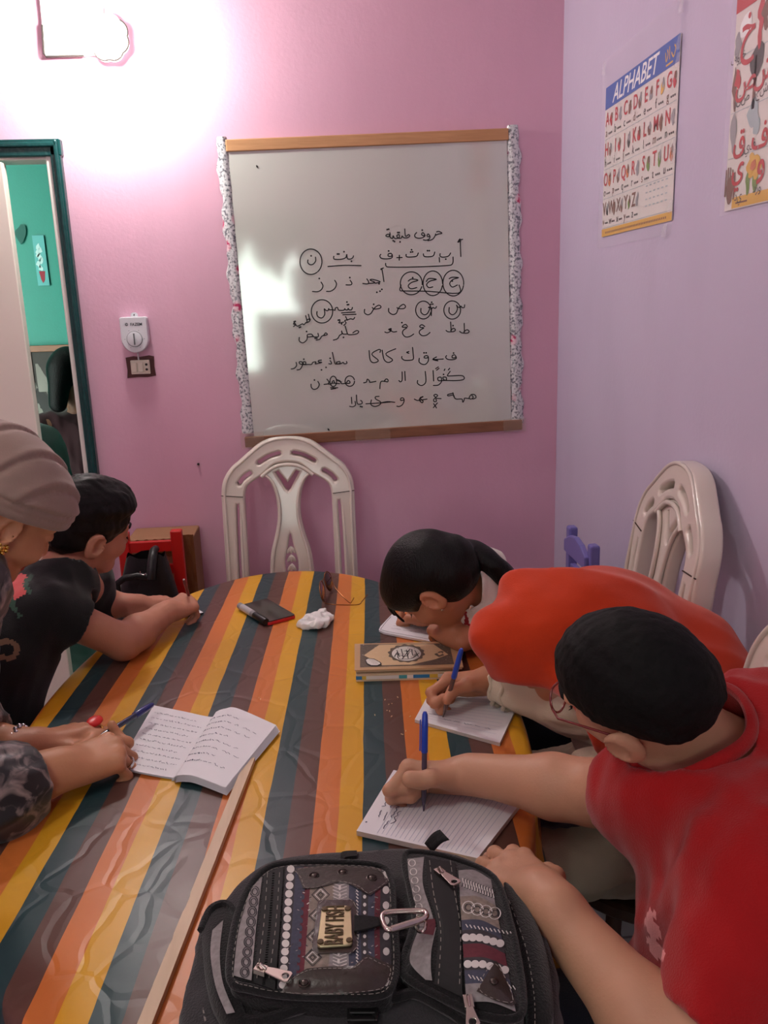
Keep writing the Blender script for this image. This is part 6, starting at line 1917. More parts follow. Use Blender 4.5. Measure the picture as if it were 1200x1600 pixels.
fs += [(3, 2, 1, 0), (4*N, 4*N+1, 4*N+2, 4*N+3)]
mb.add(vs, fs); mb.build('strip', M_strip, wsn, smooth=30)

# ---- phone, marker, tissue, sunglasses
ph_ = thing('mobile_phone', 'black mobile phone with a red edge lying on the striped cloth', 'phone', PZ(421, 954, TH))
pc0 = (PZ(382, 950, .76)+PZ(460, 962, .76))/2; ax = nrm(PZ(460, 963, .76)-PZ(412, 935, .76)); ay = np.cross(UP, ax)
Bp = np.stack([ax, ay, UP], 1)
pc = (PZ(382, 950, .757)+PZ(412, 935, .757)+PZ(460, 963, .757)+PZ(421, 973, .757))/4
rr = lambda w_, h_, r_: [(sx*(w_-r_)+r_*math.cos(a_), sy*(h_-r_)+r_*math.sin(a_)) for sx, sy, a0 in ((1, 1, 0), (-1, 1, 1.571), (-1, -1, 3.142), (1, -1, 4.712)) for a_ in np.linspace(a0, a0+1.571, 5)]
mb = MB(); mb.prism(rr(.078, .039, .008), (pc-UP*.006, Bp), .008); mb.build('red_case', mat('red case', (190, 30, 34), .35), ph_, bevel=.0015)
mb = MB(); mb.prism(rr(.0765, .0375, .007), (pc+UP*.002, Bp), .0022); mb.build('screen', mat('black glass', (12, 12, 14), .12, var=0, coat=.6), ph_, bevel=.0006)
mb = MB(); mb.bar(pc+ay*.034-ax*.02+UP*.0044, pc+ay*.034+ax*.02+UP*.0044, .0012, .0006); mb.build('earpiece', mat('grey slot', (70, 70, 76), .4), ph_)
a, b = PZ(374, 946, .7605), PZ(416, 972, .7605); Bm = rot_to(b-a); L = np.linalg.norm(b-a)
mk = thing('marker_pen', 'thick grey marker with black cap beside the phone', 'marker', (a+b)/2-UP*.0095)
mb = MB(); mb.lathe([(.006, 0), (.0088, .003), (.0088, L*.62), (.0082, L*.63)], a, Bm, 18); mb.build('barrel', mat('grey marker body', (136, 132, 136), .35), mk, smooth=40)
mb = MB(); mb.lathe([(.0092, L*.60), (.0094, L*.98), (.008, L)], a, Bm, 18); mb.build('cap', mat('black cap', (18, 18, 20), .35), mk, smooth=40)
mb = MB(); mb.lathe([(.0089, L*.12), (.0089, L*.5)], a, Bm, 18); mb.build('label_band', mat('pale label', (178, 174, 178), .4), mk, smooth=40)
tc_ = PZ(495, 967, .763); S = Shape(); g = np.random.default_rng(12)
tp = [(470, 975), (482, 966), (492, 968), (503, 958), (515, 964), (508, 974), (496, 976), (478, 978)]
TT = [PZ(x, y, .757+.012*g.random()) for x, y in tp]
for i in range(len(TT)):
    S.rc(TT[i], TT[(i+1) % len(TT)], .007, .009, .008); S.rc(TT[i], tc_, .006, .012, .008)
S.rc(PZ(503, 958, .765), PZ(507, 952, .775), .008, .004, .006); S.keep(PL((0, 0, TH+.0008), (0, 0, -1)), .001)
tag(soft('crumpled_tissue', S, .0016, mat('tissue paper', (232, 228, 226), .9, var=.02), None, lambda p: .0035*np.abs(snoise(p, 260, 4, 6))-.002, .006), 'crumpled white tissue on the table beside the sunglasses', 'tissue')
sg = thing('sunglasses', 'brown tinted metal sunglasses standing open on the table', 'sunglasses', PZ(515, 940, TH))
M_lens = mat('brown lens', (74, 34, 28), .06, var=.1, coat=.8, alpha=.88); M_gfr = mat('bronze frame', (150, 100, 60), .25, .9)
def lens(p0, p1, h_, name):
    """lens standing between floor points p0 and p1"""
    p0 = np.asarray(p0); p1 = np.asarray(p1); mid = (p0+p1)/2; d = (p1-p0)/2; nrmv = nrm(np.cross(d, UP)); tilt = UP*h_/2-nrmv*.006
    def pt(r_, t): return mid+UP*h_*.52+(d*math.cos(t)*(1+.08*math.sin(t))+tilt*math.sin(t))*r_+nrmv*.004*(1-r_*r_)
    mb = MB(); vs = [pt(0, 0)]; fs = []
    for j in range(1, 5):
        for k in range(28): vs.append(pt(j/4, 2*math.pi*k/28))
    for k in range(28): fs.append((0, 1+k, 1+(k+1) % 28))
    for j in range(3):
        for k in range(28): fs.append((1+j*28+k, 1+(j+1)*28+k, 1+(j+1)*28+(k+1) % 28, 1+j*28+(k+1) % 28))
    mb.add(vs, fs); mb.build('lens', M_lens, sg, smooth=60, solid=.0018)
    mb = MB(); mb.tube([pt(1, t) for t in np.linspace(0, 6.283, 29)[:-1]], .0014, 6, closed=True); mb.build('rim', M_gfr, sg, smooth=60)
    return pt
l0, l1 = PZ(503, 949, TH+.001), PZ(507, 931, TH+.001); l2, l3 = PZ(509, 927, TH+.001), PZ(519, 919, TH+.001)
A = lens(l0, l1, .052, 'lens'); Bf = lens(l2, l3, .052, 'lens')
mb = MB(); mb.tube(spline([A(1, .6), (A(1, .6)+Bf(1, 2.5))/2+UP*.003, Bf(1, 2.5)], 4), .0013, 6); mb.build('bridge', M_gfr, sg, smooth=60)
mb = MB(); mb.tube(spline([A(1, 3.6), PZ(514, 944, .768), PZ(557, 945, .760), PZ(566, 939, .764), PZ(574, 929, .770)], 5), .0013, 6); mb.build('temple', M_gfr, sg, smooth=60)
mb = MB(); mb.tube(spline([Bf(1, .3), PZ(524, 919, .775), PZ(545, 941, .756), PZ(550, 939, .757), PZ(553, 934, .760)], 5), .0013, 6); mb.build('temple', M_gfr, sg, smooth=60)
# purple cloth on the veiled woman's lap
S = Shape(); p = PD(845, 1150, 1.42); p[2] = .655
S.el(p, (.07, .06, .035)); S.el(p+np.array([.05, -.03, .01]), (.05, .05, .03), None, .03)
tag(soft('cloth_bundle', S, .004, cloth_m('dark purple cloth', (52, 38, 62)), None, folds(.005, 110, 81), .01), 'dark purple cloth bunched on the lap of the woman in orange', 'cloth')
# crumbs scattered on the cloth
mb = MB(); g = np.random.default_rng(15)
for (x, y) in ((601, 1094), (608, 1100), (612, 1099), (604, 1110), (609, 1112), (611, 1120), (634, 1143), (630, 1148), (405, 1090), (407, 1093), (622, 1090), (586, 1118), (640, 1120), (700, 1168)):
    p = PZ(x, y, TH+.0012); mb.bar(p, p+np.array([g.uniform(-.004, .004), g.uniform(-.004, .004), .0006]), .0014, .001)
tag(mb.build('crumbs', mat('pale crumb', (220, 190, 150), .7)), 'pale crumbs scattered on the striped cloth near the notebooks', 'crumbs', kind='stuff')

# ---- backpack lying on the near end of the table
bpk = thing('backpack', 'black backpack with patterned pockets lying on the near table end', 'backpack', PZ(580, 1500, TH))
SB = 1.905
def Q(x, y, z): return PZ(270+x/SB, 1280+y/SB, z)
M_den = cloth_m('charcoal canvas', (46, 45, 47), var=.25, bump=.35, bscale=420, scale=60); M_blkc = cloth_m('black canvas', (21, 20, 21), var=.25, bump=.3, bscale=420, scale=60)
M_lea = mat('dark brown leather', (52, 42, 38), .32, var=.2, scale=30, bump=.12, bscale=120, coat=.25); M_thr = mat('grey thread', (136, 130, 124), .8, var=0)
M_brass = mat('brass plate', (190, 180, 142), .32, .8, var=.15, scale=60, bump=.04); M_brd = mat('dark stamped letters', (74, 56, 30), .5, .4)
M_zip = mat('zip tape', (12, 12, 13), .7, var=.2, scale=120); M_nick = mat('nickel', (196, 186, 178), .22, 1.0, var=.05)
F_gry = mat('pattern grey', (138, 132, 132), .85, var=.45, scale=170); F_wht = mat('pattern white', (206, 200, 196), .85, var=.06); F_nvy = mat('pattern navy', (66, 68, 84), .85, var=.35, scale=220); F_mar = mat('pattern maroon', (98, 42, 52), .85, var=.35, scale=200); F_tan = mat('pattern tan', (134, 122, 112), .85, var=.5, scale=160); F_dk = mat('pattern dark', (60, 56, 60), .85, var=.4, scale=160)
FM = [F_gry, F_wht, F_nvy, F_mar, F_tan, F_dk]
class Pillow:
    """soft pad whose outline is given in crop coordinates; top height = zt + dome"""
    def __init__(s, outl, zt, dome, zb, flare=.0, pw_=3.0):
        s.o = [np.array(p, float) for p in spline([np.array(p, float) for p in outl], 6, True)]; s.c = np.mean(s.o, 0); s.zt, s.dome, s.zb, s.flare, s.pw = zt, dome, zb, flare, pw_
        d = np.array(s.o)-s.c; s.an = np.arctan2(d[:, 1], d[:, 0]); s.rad = np.hypot(d[:, 0], d[:, 1]); k = np.argsort(s.an); s.an, s.rad = s.an[k], s.rad[k]
    def z(s, x, y):
        d = np.array([x, y])-s.c; r_ = np.hypot(*d)/np.interp(math.atan2(d[1], d[0]), s.an, s.rad, period=2*math.pi)
        return s.zt+s.dome*(1-min(r_, 1)**s.pw)
    def P(s, x, y, o=0.0):
        return Q(x, y, s.z(x, y)+o)
    def build(s, name, m_, parent=None, wr=0.0):
        mb = MB(); n = len(s.o); vs = [Q(*s.c, s.zt+s.dome)]; fs = []; rows = []
        for r_ in (.2, .4, .55, .7, .8, .88, .94, .975, 1.0):
            row = []
            for i, p in enumerate(s.o):
                q = s.c+(p-s.c)*r_; row.append(len(vs)); vs.append(Q(q[0], q[1], s.zt+s.dome*(1-r_**s.pw)+wr*math.sin(i*.9+r_*17)*math.sin(r_*9)))
            rows.append(row)
        rim = [Q(p[0], p[1], s.zt) for p in s.o]; cen = np.mean(rim, 0)
        for t in (.15, .45, .8, 1.0):
            row = []
            for i, p in enumerate(rim):
                w_ = p+(p-cen)*s.flare*math.sin(t*2.2)+wr*2*nrm(p-cen)*math.sin(i*1.3+t*5); row.append(len(vs)); vs.append((w_[0], w_[1], s.zt+(s.zb-s.zt)*t))
            rows.append(row)
        for i in range(n): fs.append((0, rows[0][i], rows[0][(i+1) % n]))
        for a_, b_ in zip(rows, rows[1:]):
            for i in range(n): fs.append((a_[i], b_[i], b_[(i+1) % n], a_[(i+1) % n]))
        fs.append(tuple(rows[-1])); mb.add(vs, fs)
        return mb.build(name, m_, parent or bpk, smooth=70)
    def tube(s, name, pts, r_, m_, parent=None, o=.002, n=6, closed=False, sp=5):
        mb = MB(); mb.tube([s.P(x, y, o) for x, y in spline([np.array(p, float) for p in pts], sp, closed)], r_, n, closed=closed); return mb.build(name, m_, parent or bpk, smooth=60)
    def patch(s, mb, poly, o, mi=0, sub_=3):
        """flat polygon draped on the pad (fan of rings)"""
        P_ = [np.array(p, float) for p in poly]; c_ = np.mean(P_, 0); n = len(P_); vs = [s.P(*c_, o)]; fs = []
        for k in range(1, sub_+1):
            for p in P_: q = c_+(p-c_)*k/sub_; vs.append(s.P(q[0], q[1], o))
        for i in range(n): fs.append((0, 1+i, 1+(i+1) % n))
        for k in range(sub_-1):
            for i in range(n): fs.append((1+k*n+i, 1+(k+1)*n+i, 1+(k+1)*n+(i+1) % n, 1+k*n+(i+1) % n))
        mb.add(vs, fs, mi)
    def band(s, mb, e0, e1, o, mi=0, n=14):
        """strip between two edge polylines"""
        a_, b_ = spline([np.array(p, float) for p in e0], n), spline([np.array(p, float) for p in e1], n); m_ = min(len(a_), len(b_)); vs = []
        for i in range(m_):
            for t in (0, .25, .5, .75, 1): q = a_[i]*(1-t)+b_[i]*t; vs.append(s.P(q[0], q[1], o))
        mb.add(vs, [(5*i+k, 5*i+k+1, 5*i+6+k, 5*i+5+k) for i in range(m_-1) for k in range(4)], mi)
    def stitch(s, name, pts, parent=None, step=7, o=.0022, closed=False):
        L = spline([np.array(p, float) for p in pts], 14, closed); mb = MB(); acc = 0; last = L[0]; on = True; seg = [L[0]]
        for p in L[1:]:
            acc += np.linalg.norm(p-last); last = p; seg.append(p)
            if acc > (step if on else step*.45):
                if on and len(seg) > 1: ribbon(mb, [s.P(q[0], q[1], o) for q in (seg[0], seg[-1])], UP, .0008)
                seg = [p]; acc = 0; on = not on
        return mb.build(name, M_thr, parent or bpk, fix=False)
body = Pillow([(40, 690), (28, 560), (60, 430), (92, 300), (150, 250), (205, 185), (290, 128), (420, 104), (560, 96), (690, 88), (840, 106), (960, 165), (1050, 250), (1110, 350), (1138, 470), (1130, 640), (1000, 745), (500, 765), (150, 740)], .815, .030, .7525, .03)
b0 = body.build('main_body', M_den, None, .0012)
side = Pillow([(88, 320), (118, 272), (165, 262), (200, 330), (190, 450), (215, 560), (235, 640), (175, 650), (120, 560), (95, 450)], .835, .014, .79, .02)
s0 = side.build('side_pocket', M_blkc); mb = MB(); side.band(mb, [(118, 330), (112, 400), (128, 500), (160, 580)], [(150, 300), (140, 400), (150, 490), (185, 575)], .0016, 0); mb.build('patterned_strip', FM, s0, fix=False)
side.tube('piping', [(84, 330), (112, 268), (166, 256), (206, 330), (196, 450), (222, 560), (240, 640)], .0045, M_blkc, s0, .002)
# front pocket 1
p1 = Pillow([(172, 478), (180, 345), (212, 232), (262, 162), (330, 134), (480, 130), (612, 140), (648, 180), (656, 285), (664, 400), (656, 482), (620, 522), (500, 528), (330, 522), (230, 504)], .862, .016, .815, .015)
k1 = p1.build('front_pocket', M_blkc)
mb = MB()
p1.band(mb, [(232, 205), (196, 330), (180, 465)], [(266, 172), (248, 320), (234, 480)], .0012, 0)
X = lambda x: [(x+24, 142), (x+6, 330), (x-20, 505)]
for x0, x1, mi in ((322, 352, 5), (352, 376, 2), (376, 398, 3), (398, 470, 4), (470, 522, 0), (522, 560, 2), (560, 580, 5), (580, 600, 2), (600, 616, 3), (616, 650, 5)):
    e0 = [(x0+14, 142), (x0+2, 330), (x0-12, 506)] if x0 < 500 else [(x0+4, 148), (x0, 330), (x0+4, 500)]
    e1 = [(x1+14, 142), (x1+2, 330), (x1-12, 506)] if x1 < 500 else [(x1+4, 148), (x1, 330), (x1+4, 500)]
    p1.band(mb, e0, e1, .0012, mi)
for k in range(15):      # rows of pale ovals
    t = k/14; x = 351-24*t; y = 148+345*t; p1.patch(mb, ellipse(x, y, 11.5, 11.5, 14), .0017, 1, 2)
    if k % 2 == 0: p1.patch(mb, ellipse(634+2*t, 165+320*t, 10, 12, 12), .0017, 1, 2)
    p1.patch(mb, ellipse(571, 160+330*t, 5, 6, 8), .0017, 1, 1)
    p1.patch(mb, ellipse(498-6*t, 155+340*t, 4, 8, 8), .0018, 1, 1)
    p1.patch(mb, ellipse(392-22*t, 160+330*t, 5, 9, 8), .0017, 2, 1)
g_ = np.random.default_rng(21)
for k in range(110):     # small woven flecks over the stripes
    x = g_.choice([362, 387, 410, 452, 541, 590, 608]); y = g_.uniform(150, 500); x = x+g_.uniform(-8, 8)-.06*(y-150)*(x < 480)
    ribbon(mb, [p1.P(x-3, y, .0015), p1.P(x+3, y+g_.uniform(-5, 5), .0015)], UP, .0012, int(g_.choice([1, 0, 5, 4])))
for k in range(9):       # swirls and diamonds
    t = k/8; x, y = 232-30*t, 215+240*t
    for r_ in (13, 8): mb2 = [p1.P(x+12+r_*math.cos(a_), y+r_*1.2*math.sin(a_), .0018) for a_ in np.linspace(0, 6.283, 15)]; ribbon(mb, mb2, UP, .0012, 5)
for k in range(5):
    x, y = 440-8*k, 225+62*k
    for r_ in (26, 17, 8):
        q = [(x, y-r_), (x+r_, y), (x, y+r_), (x-r_, y), (x, y-r_)]; ribbon(mb, [p1.P(*z_, .0018) for z_ in q], UP, .0013, 5 if r_ != 17 else 1)
for k in range(34):
    y = 150+10*k; ribbon(mb, [p1.P(476, y, .0017), p1.P(496, y+8, .0017), p1.P(518, y, .0017)], UP, .0011, 1)
    ribbon(mb, [p1.P(546, y, .0017), p1.P(552, y+7, .0017)], UP, .0012, 1)
mb.build('patterned_panel', FM, k1, fix=False)
mb = MB(); p1.band(mb, [(272, 168), (258, 320), (240, 486)], [(330, 140), (318, 320), (304, 508)], .0022, 0); zp = mb.build('zip_tape', M_zip, k1, fix=False)
for x in (276, 312):
    p1.stitch('stitching', [(x+6, 158), (x-6, 320), (x-28, 488)], k1, 9, .0028)
mb = MB()
for k in range(46):
    t = k/45; q = p1.P(300-22*t-8*t*t, 160+330*t, .0026); mb.box(q, (.0026, .0016, .0014))
mb.build('zip_teeth', M_zip, k1)
def puller(pad, a_, b_, name='zip_puller', par=None, o=.006):
    A_, B_ = pad.P(*a_, o), pad.P(*b_, o); d_ = B_-A_; s_ = nrm(np.cross(d_, UP)); t_ = thing2(name, par)
    mb = MB(); mb.box(A_, (.012, .009, .006), frame(d_, s_)); mb.tube([A_-nrm(d_)*.004+UP*.003, A_+UP*.007, A_+nrm(d_)*.006+UP*.003], .0015, 6); mb.build('slider', M_nick, t_, bevel=.001)
    mb = MB(); n_ = 14; L_ = np.linalg.norm(d_); prof = [(.006, .0032), (.012, .0045), (L_*.75, .006), (L_*.92, .0068), (L_, .005)]
    l_ = [(x, y) for x, y in prof]+[(x, -y) for x, y in prof[::-1]]
    v_, f_ = curve_plate([l_, ellipse(L_*.84, 0, .0034, .0034, 14)], .0022, .0005, 1); mb.add([A_+frame(d_, s_) @ np.array(p)+UP*.002 for p in v_], f_); mb.build('pull_tab', M_nick, t_, smooth=40)
def thing2(name, par):
    """a fitting that is a part of the bag: its slider carries the tab"""
    return par
puller(p1, (262, 448), (350, 478), par=k1)
for nm, poly in (('leather_patch', [(366, 146), (480, 136), (612, 146), (640, 180), (640, 190), (588, 226), (560, 206), (528, 192), (480, 184), (430, 204), (388, 206), (376, 176)]), ('leather_patch', [(322, 516), (344, 476), (400, 444), (470, 438), (540, 436), (580, 402), (620, 420), (654, 436), (650, 470), (622, 508), (500, 522), (400, 524)])):
    mb = MB(); p1.patch(mb, poly, .0030, 0, 4); o_ = mb.build(nm, M_lea, k1, smooth=60, fix=False)
    p1.stitch('stitching', [(x+(508-x)*.05, y+((170 if y < 300 else 485)-y)*.12) for x, y in poly], o_, 8, .0034, True)
for x, y in ((420, 168), (506, 158), (592, 174), (391, 486)):
    mb = MB(); q = p1.P(x, y, .0034); mb.ell(q, (.0042, .0042, .0018), None, 14, 8); mb.tube([q+np.array([.0055*math.cos(t), .0055*math.sin(t), .0]) for t in np.linspace(0, 6.283, 17)[:-1]], .0009, 5, closed=True); mb.build('rivet', mat('dark rivet', (70, 62, 58), .3, .8), k1, smooth=60)
mb = MB(); p1.patch(mb, [(432, 246), (440, 240), (536, 240), (546, 250), (548, 384), (536, 396), (424, 400), (414, 390), (420, 330)], .0032, 0, 3); lb = mb.build('plate_backing', M_lea, k1, smooth=60, fix=False)
p1.stitch('stitching', [(436, 250), (538, 246), (542, 388), (420, 394)], lb, 8, .0038, True)
mb = MB(); c4 = [(444, 260), (530, 258), (536, 376), (428, 382)]; C4 = [p1.P(x, y, .0058) for x, y in c4]
top = [C4[0], C4[1], C4[2], C4[3]]
cx_ = np.mean(C4, 0); px_, py_ = nrm(C4[1]-C4[0]), nrm(C4[0]-C4[3]); pn_ = nrm(np.cross(px_, py_)); pn_ = pn_ if pn_[2] > 0 else -pn_
loc4 = [(float((p-cx_) @ px_), float((p-cx_) @ np.cross(pn_, px_))) for p in C4]
Bpl = np.stack([px_, np.cross(pn_, px_), pn_], 1)
def roundpoly(P_, r_):
    out = []
    for i in range(len(P_)):
        a_, b_, c_ = (np.array(P_[(i+j) % len(P_)]) for j in (-1, 0, 1)); p0 = b_+nrm(a_-b_)*r_; p2 = b_+nrm(c_-b_)*r_
        for t in np.linspace(0, 1, 5): out.append(tuple((1-t)**2*p0+2*t*(1-t)*b_+t*t*p2))
    return out
mb.prism(roundpoly(loc4, .006), (cx_-pn_*.002, Bpl), .0032); pl_ = mb.build('name_plate', M_brass, k1, bevel=.001)
mb = MB(); ymid = 0
Bt_ = np.stack([np.cross(pn_, px_), -px_, pn_], 1)
put(mb, text_mesh('BABY FISH', .0200, .0005, bold=.0002), cx_+pn_*.0016, Bt_, 0, .62, 1.35); mb.build('stamped_lettering', M_brd, pl_)
for p in C4:
    q = cx_+(p-cx_)*.80; mb = MB(); mb.lathe([(.0034, 0), (.0032, .0012), (.001, .0014)], q+pn_*.0012, Bpl, 12); mb.build('screw', M_brd, pl_, smooth=30)
p1.stitch('stitching', [(180, 470), (190, 345), (220, 240), (268, 168), (332, 140), (480, 136), (608, 146), (642, 184), (650, 285), (658, 400), (650, 478), (616, 516), (500, 521), (330, 515), (232, 497)], k1, 8, .0035, True)
p1.tube('piping', [(172, 478), (180, 345), (212, 232), (262, 162), (330, 134), (480, 130), (612, 140), (648, 180), (656, 285), (664, 400), (656, 482), (620, 522), (500, 528), (330, 522), (230, 504)], .0045, M_blkc, k1, .0, 8, True)
mb = MB(); p1.band(mb, [(540, 288), (585, 290), (628, 296)], [(540, 335), (585, 326), (628, 312)], .0055); mb.build('strap_loop', M_blackweb, k1, fix=False, solid=.002)
# front pocket 2, with the open zip
p2 = Pillow([(690, 112), (742, 100), (850, 124), (958, 178), (1002, 300), (1030, 430), (1042, 560), (1005, 596), (905, 580), (800, 530), (705, 478), (682, 436), (712, 340), (722, 290), (706, 210)], .856, .018, .815, .015)
k2 = p2.build('side_front_pocket', M_blkc)
mb = MB()
p2.band(mb, [(698, 118), (706, 200), (724, 260), (735, 320)], [(748, 112), (744, 190), (768, 270), (782, 320)], .0012, 0); p2.band(mb, [(735, 322), (712, 380), (708, 430), (752, 478)], [(784, 322), (770, 390), (768, 440), (772, 480)], .0012, 0)
p2.band(mb, [(740, 300), (752, 312), (740, 340)], [(780, 296), (782, 318), (775, 345)], .0016, 3)
L_ = lambda y: ((850+.06*(y-150), y), (952+.19*(y-180), y+28))
for y0, y1, mi in ((152, 230, 0), (230, 300, 4), (300, 330, 2), (330, 372, 5), (372, 412, 3), (412, 450, 5), (450, 490, 2), (490, 545, 0)):
    a0, a1 = L_(y0); b0_, b1 = L_(y1)
    mid0, mid1 = ((a0[0]+a1[0])/2, y0-14+14), ((b0_[0]+b1[0])/2, y1)
    p2.band(mb, [a0, mid0, a1], [b0_, mid1, b1], .0013, mi)
for k in range(6):
    for y in (352, 431):
        a0, a1 = L_(y); t = (k+.5)/6; p2.patch(mb, ellipse(a0[0]+(a1[0]-a0[0])*t, y+28*max(0, t-.4)*1.2, 12.5, 12, 14), .0019, 1, 2)
for k in range(4):
    x, y = 880+26*k, 262+6*k
    for r_ in (18, 10): ribbon(mb, [p2.P(x+r_*math.cos(a_), y+r_*math.sin(a_), .0019) for a_ in np.linspace(0, 6.283, 13)], UP, .0012, 1 if r_ > 12 else 5)
for k in range(12):
    x, y = 862+8*k, 175+3*k; ribbon(mb, [p2.P(x, y, .0018), p2.P(x+6, y+26, .0018)], UP, .0011, 1); ribbon(mb, [p2.P(x+8, y, .0018), p2.P(x-2, y+26, .0018)], UP, .0009, 5)
    ribbon(mb, [p2.P(872+12*k, 312+2*k, .0018), p2.P(878+12*k, 322+2*k, .0018)], UP, .0011, 1); ribbon(mb, [p2.P(880+12*k, 462+3*k, .0018), p2.P(888+12*k, 474+3*k, .0018)], UP, .0011, 1)
for k in range(7):
    x, y = 712+8*k*.5, 130+26*k
    ribbon(mb, [p2.P(x+10*math.cos(a_), y+10*math.sin(a_), .0018) for a_ in np.linspace(0, 6.283, 11)], UP, .0012, 1)
mb.build('patterned_panel', FM, k2, fix=False)
mb = MB(); p2.band(mb, [(752, 112), (764, 220), (790, 330), (778, 490)], [(842, 130), (848, 260), (858, 380), (862, 530)], .0024); mb.build('zip_tape', M_zip, k2, fix=False)
for dx in (12, 74): p2.stitch('stitching', [(752+dx, 122), (764+dx*1.02, 220), (786+dx*.95, 330), (778+dx*1.02, 490)], k2, 9, .0030)
puller(p2, (795, 158), (846, 198), par=k2); puller(p2, (880, 545), (895, 622), par=k2)
mb = MB(); p2.patch(mb, [(962, 420), (975, 440), (1022, 548), (1010, 556), (960, 540), (904, 512), (930, 470)], .0032, 0, 3); lp = mb.build('leather_patch', M_lea, k2, smooth=60, fix=False)
p2.stitch('stitching', [(960, 430), (1012, 542), (914, 508)], lp, 8, .0038, True)
mb = MB(); q = p2.P(956, 482, .0036); mb.ell(q, (.0042, .0042, .0018), None, 14, 8); mb.build('rivet', MATS['dark rivet'], k2, smooth=60)
p2.tube('piping', [(690, 112), (742, 100), (850, 124), (958, 178), (1002, 300), (1030, 430), (1042, 560), (1005, 596), (905, 580), (800, 530), (705, 478), (682, 436), (712, 340), (722, 290), (706, 210)], .0042, M_blkc, k2, .0, 8, True)
# side compression pocket at the right, straps, buckle, tab
p3_ = Pillow([(985, 190), (1040, 240), (1095, 340), (1125, 470), (1128, 600), (1060, 640), (1045, 500), (1015, 330)], .832, .012, .80, .01); k3 = p3_.build('right_side_panel', M_blkc)
mb = MB(); body.band(mb, [(918, 178), (930, 240)], [(962, 178), (965, 250)], .026, 0); mb.build('patterned_strip', FM, k3, fix=False)
p3_.stitch('stitching', [(1000, 240), (1050, 380), (1075, 520), (1078, 620)], k3, 8, .003)
mb = MB()
for y in (530, 552, 574, 596):
    mb.bar(body.P(526, y, .006), body.P(604, y, .006), .006, .005)
for x in (528, 602): mb.bar(body.P(x, 522, .006), body.P(x, 604, .006), .006, .005)
mb.build('strap_buckle', mat('black plastic', (14, 14, 15), .35), bpk, bevel=.001)
mb = MB(); body.band(mb, [(538, 505), (540, 560), (540, 680)], [(592, 505), (592, 560), (596, 680)], .003); mb.build('compression_strap', M_blackweb, bpk, fix=False, solid=.002)
mb = MB(); body.band(mb, [(500, 118), (505, 100), (548, 96)], [(505, 128), (515, 116), (548, 112)], .006); mb.build('grab_handle', M_blackweb, bpk, fix=False, solid=.003)
a_, b_, c_, d_ = PZ(664, 1318, .84), PZ(688, 1297, .862), PZ(702, 1312, .862), PZ(676, 1332, .84)
mb = MB(); mb.grid(lambda u, v: (a_*(1-u)+b_*u)*(1-v)+(d_*(1-u)+c_*u)*v+UP*.004*math.sin(u*3.1), 8, 5); mb.build('webbing_tab', M_blackweb, bpk, smooth=60, solid=.002)
body.stitch('stitching', [(120, 700), (90, 560), (110, 640), (200, 735)], None, 8, .003)
body.tube('piping', [(200, 470), (175, 540), (230, 600), (400, 560), (520, 540), (660, 530), (720, 520), (800, 560), (880, 610)], .005, M_blkc, None, .004)
# carabiner clipped to the strap loop
cb = thing('carabiner', 'silver carabiner clipped to the front of the backpack', 'carabiner', p1.P(680, 300, .008))
zz = .886
tri = [(622, 296), (628, 282), (645, 277), (700, 274), (740, 273), (754, 281), (750, 294), (715, 308), (650, 328), (632, 322)]
mb = MB(); mb.tube([Q(x, y, zz+.002) for x, y in spline([np.array(p, float) for p in tri], 5, True)], .0030, 8, closed=True); mb.build('loop', M_nick, cb, smooth=60)
mb = MB(); mb.tube([Q(650, 328, zz+.003), Q(730, 303, zz+.003)], .0036, 8); mb.build('gate', M_nick, cb, smooth=60)
mb = MB(); mb.tube([Q(738+15*math.cos(t), 312+24*math.sin(t), zz-.004+.004*math.cos(t)) for t in np.linspace(0, 6.283, 25)[:-1]], .0017, 6, closed=True); mb.build('split_ring', M_nick, cb, smooth=60)

